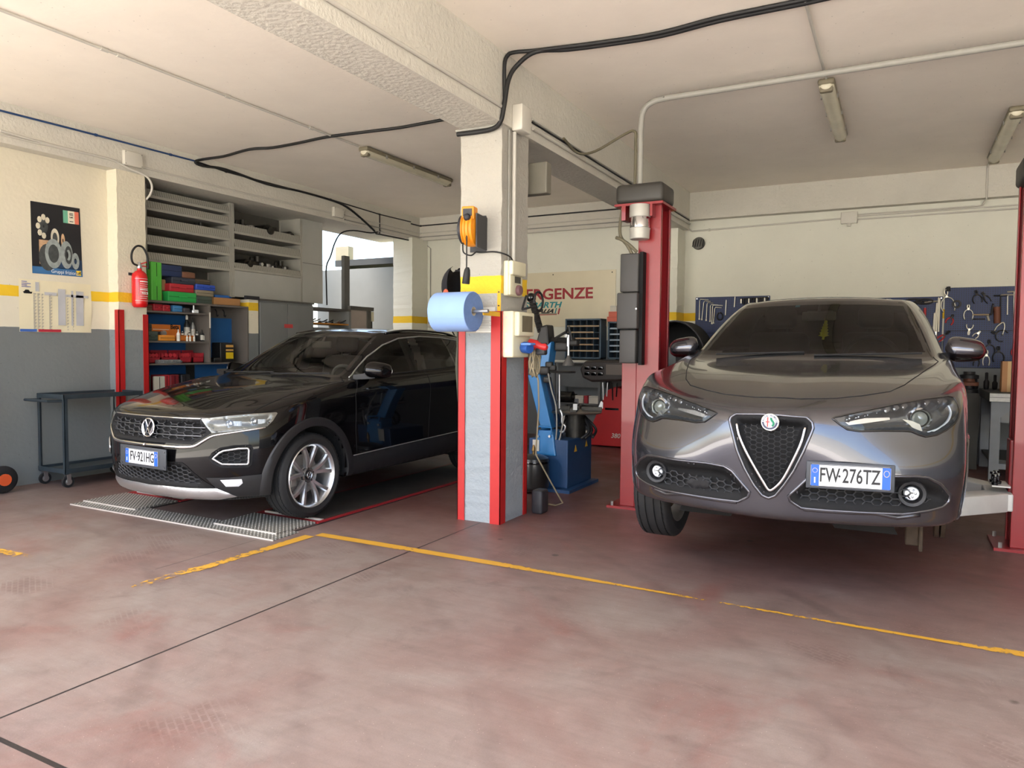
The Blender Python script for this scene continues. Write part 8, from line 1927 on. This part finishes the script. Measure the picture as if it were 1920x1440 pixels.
# bench
e = empty('workbench', (.93, 9.35, 0), 'heavy workbench with white painted edge beside the red lift post', 'workbench'); M_BT = mat('bench_top', (66, 66, 62), .6, var=.15); M_BE = mat('bench_edge_white', (206, 206, 200), .5, var=.12, vscale=30); M_BL = mat('bench_leg_grey', (120, 124, 128), .5, .1, var=.08)
MB().b2((-.06, .03, .855), (1.9, 1.2, .945)).build('top', M_BT, e); MB().b2((-.06, .0, .855), (1.9, .03, .94)).build('front_edge', M_BE, e); MB().b2((-.06, .0, .897), (1.9, -.001, .901)).build('edge_seam', M_GAP, e)
for x in (.0, 1.7):
    for y in (.05, 1.1): o = MB(); o.b2((x - .04, y, 0), (x + .05, y + .08, .855)); o.prism([(.05, .855), (.22, .855), (.05, .68)], (x, y, 0), (1, 0, 0), (0, 0, 1), (0, .03, 0)); o.build('leg', M_BL, e)
MB().b2((-.02, .15, .18), (1.8, 1.15, .21)).build('lower_shelf', M_BT, e); MB().b2((.06, .12, .62), (.9, .9, .84)).build('drawer_box', M_CABG, e); MB().b2((-.02, .06, .12), (1.8, .09, .18)).build('stretcher', M_BL, e)
e = empty('wooden_crate', (1.16, 9.72, .945), 'plywood crate standing on the workbench', 'crate'); M_PLY = mat('plywood', (206, 172, 122), .6, var=.1, vscale=6)
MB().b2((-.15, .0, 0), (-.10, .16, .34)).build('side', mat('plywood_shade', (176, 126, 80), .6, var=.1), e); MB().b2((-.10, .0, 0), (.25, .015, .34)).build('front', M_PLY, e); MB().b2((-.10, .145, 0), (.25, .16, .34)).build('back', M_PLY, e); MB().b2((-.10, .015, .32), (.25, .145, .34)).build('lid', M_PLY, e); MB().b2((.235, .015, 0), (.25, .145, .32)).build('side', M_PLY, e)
e = empty('vice', (1.15, 9.55, .945), 'small black and steel clamp lying before the plywood crate', 'clamp'); MB().rbox((0, 0, .02), (.10, .07, .04), .01).build('base', M_TD, e); MB().cyl((-.06, 0, .05), (.08, 0, .05), .016, 12).build('screw', M_TS, e, smooth=.6); MB().rbox((.02, 0, .055), (.03, .08, .05), .006).build('jaw', M_TD, e)
for k, (px, py, h, m_, lb) in enumerate(((1815, 730, .13, M_THR, 'red handled screwdriver standing at the back of the bench'), (1829, 728, .10, M_TD, 'black grinder at the back of the bench'), (1849, 730, .15, M_TD, 'tall black oil can at the back of the bench'), (1865, 729, .13, M_TD, 'black spray can at the back of the bench'))):
    x = Y(px, py, 10.3).x; e = empty('bench_tool', (x, 10.3, .945), lb, 'tool'); MB().lathe([(.022, 0), (.028, .02), (.03, h * .6), (.012, h * .8), (.012, h), (0, h + .02)], (0, 0, 0), (0, 0, 1), 14).build('body', M_TD if k else M_TS, e, smooth=.6); MB().lathe([(.016, h * .8), (.016, h * 1.3), (0, h * 1.35)], (0, 0, 0), (0, 0, 1), 10).build('grip', m_, e, smooth=.6)
e = empty('rotor_stack', (.74, 10.25, 0), 'stack of dark parts on a stand behind the right side of the grey car', 'parts stand'); MB().b2((-.12, -.12, 0), (.10, .12, .90)).build('stand', M_BT, e)
for k in range(3): MB().lathe([(.04, 0), (.10, 0), (.10, .04), (.06, .05), (.06, .08), (.04, .08)], (0, 0, .90 + .085 * k), (0, 0, 1), 18, closed=True).build('part', M_TD if k != 1 else M_THB, e, smooth=.6)
build_stelvio(); build_troc()
# ------------------------------------------------------------------ light
w = bpy.data.worlds.new('sky'); SC.world = w; w.use_nodes = True; nt = w.node_tree; bg = nt.nodes['Background']
sk = nt.nodes.new('ShaderNodeTexSky'); sk.sky_type = 'NISHITA'; sk.sun_disc = False; sk.sun_elevation = math.radians(52); sk.sun_rotation = math.radians(200); sk.air_density = 1.; sk.dust_density = 2.5
nt.links.new(sk.outputs[0], bg.inputs[0]); bg.inputs[1].default_value = .42
sl = bpy.data.lights.new('sun', 'SUN'); sl.energy = 12; sl.angle = .01; sl.color = (1, .965, .90)
so = bpy.data.objects.new('sun', sl); COL.objects.link(so)
d = V((.3, -.50, -1.0)); so.rotation_euler = d.to_track_quat('-Z', 'Y').to_euler()
SC.view_settings.exposure = 1.18
# ------------------------------------------------------------------ camera
cam = bpy.data.cameras.new('camera'); co = bpy.data.objects.new('camera', cam); COL.objects.link(co)
cam.sensor_fit = 'HORIZONTAL'; cam.sensor_width = 36; cam.lens = CF / 1920 * 36
cam.clip_start = .05; cam.clip_end = 200
Mx = Matrix((( _R.x, _U.x, -_f.x, 0), (_R.y, _U.y, -_f.y, 0), (_R.z, _U.z, -_f.z, CH), (0, 0, 0, 1)))
co.matrix_world = Mx
SC.camera = co
SC.view_settings.view_transform = 'Standard'; SC.view_settings.look = 'None'; SC.view_settings.gamma = 1
SC.view_settings.use_curve_mapping = False
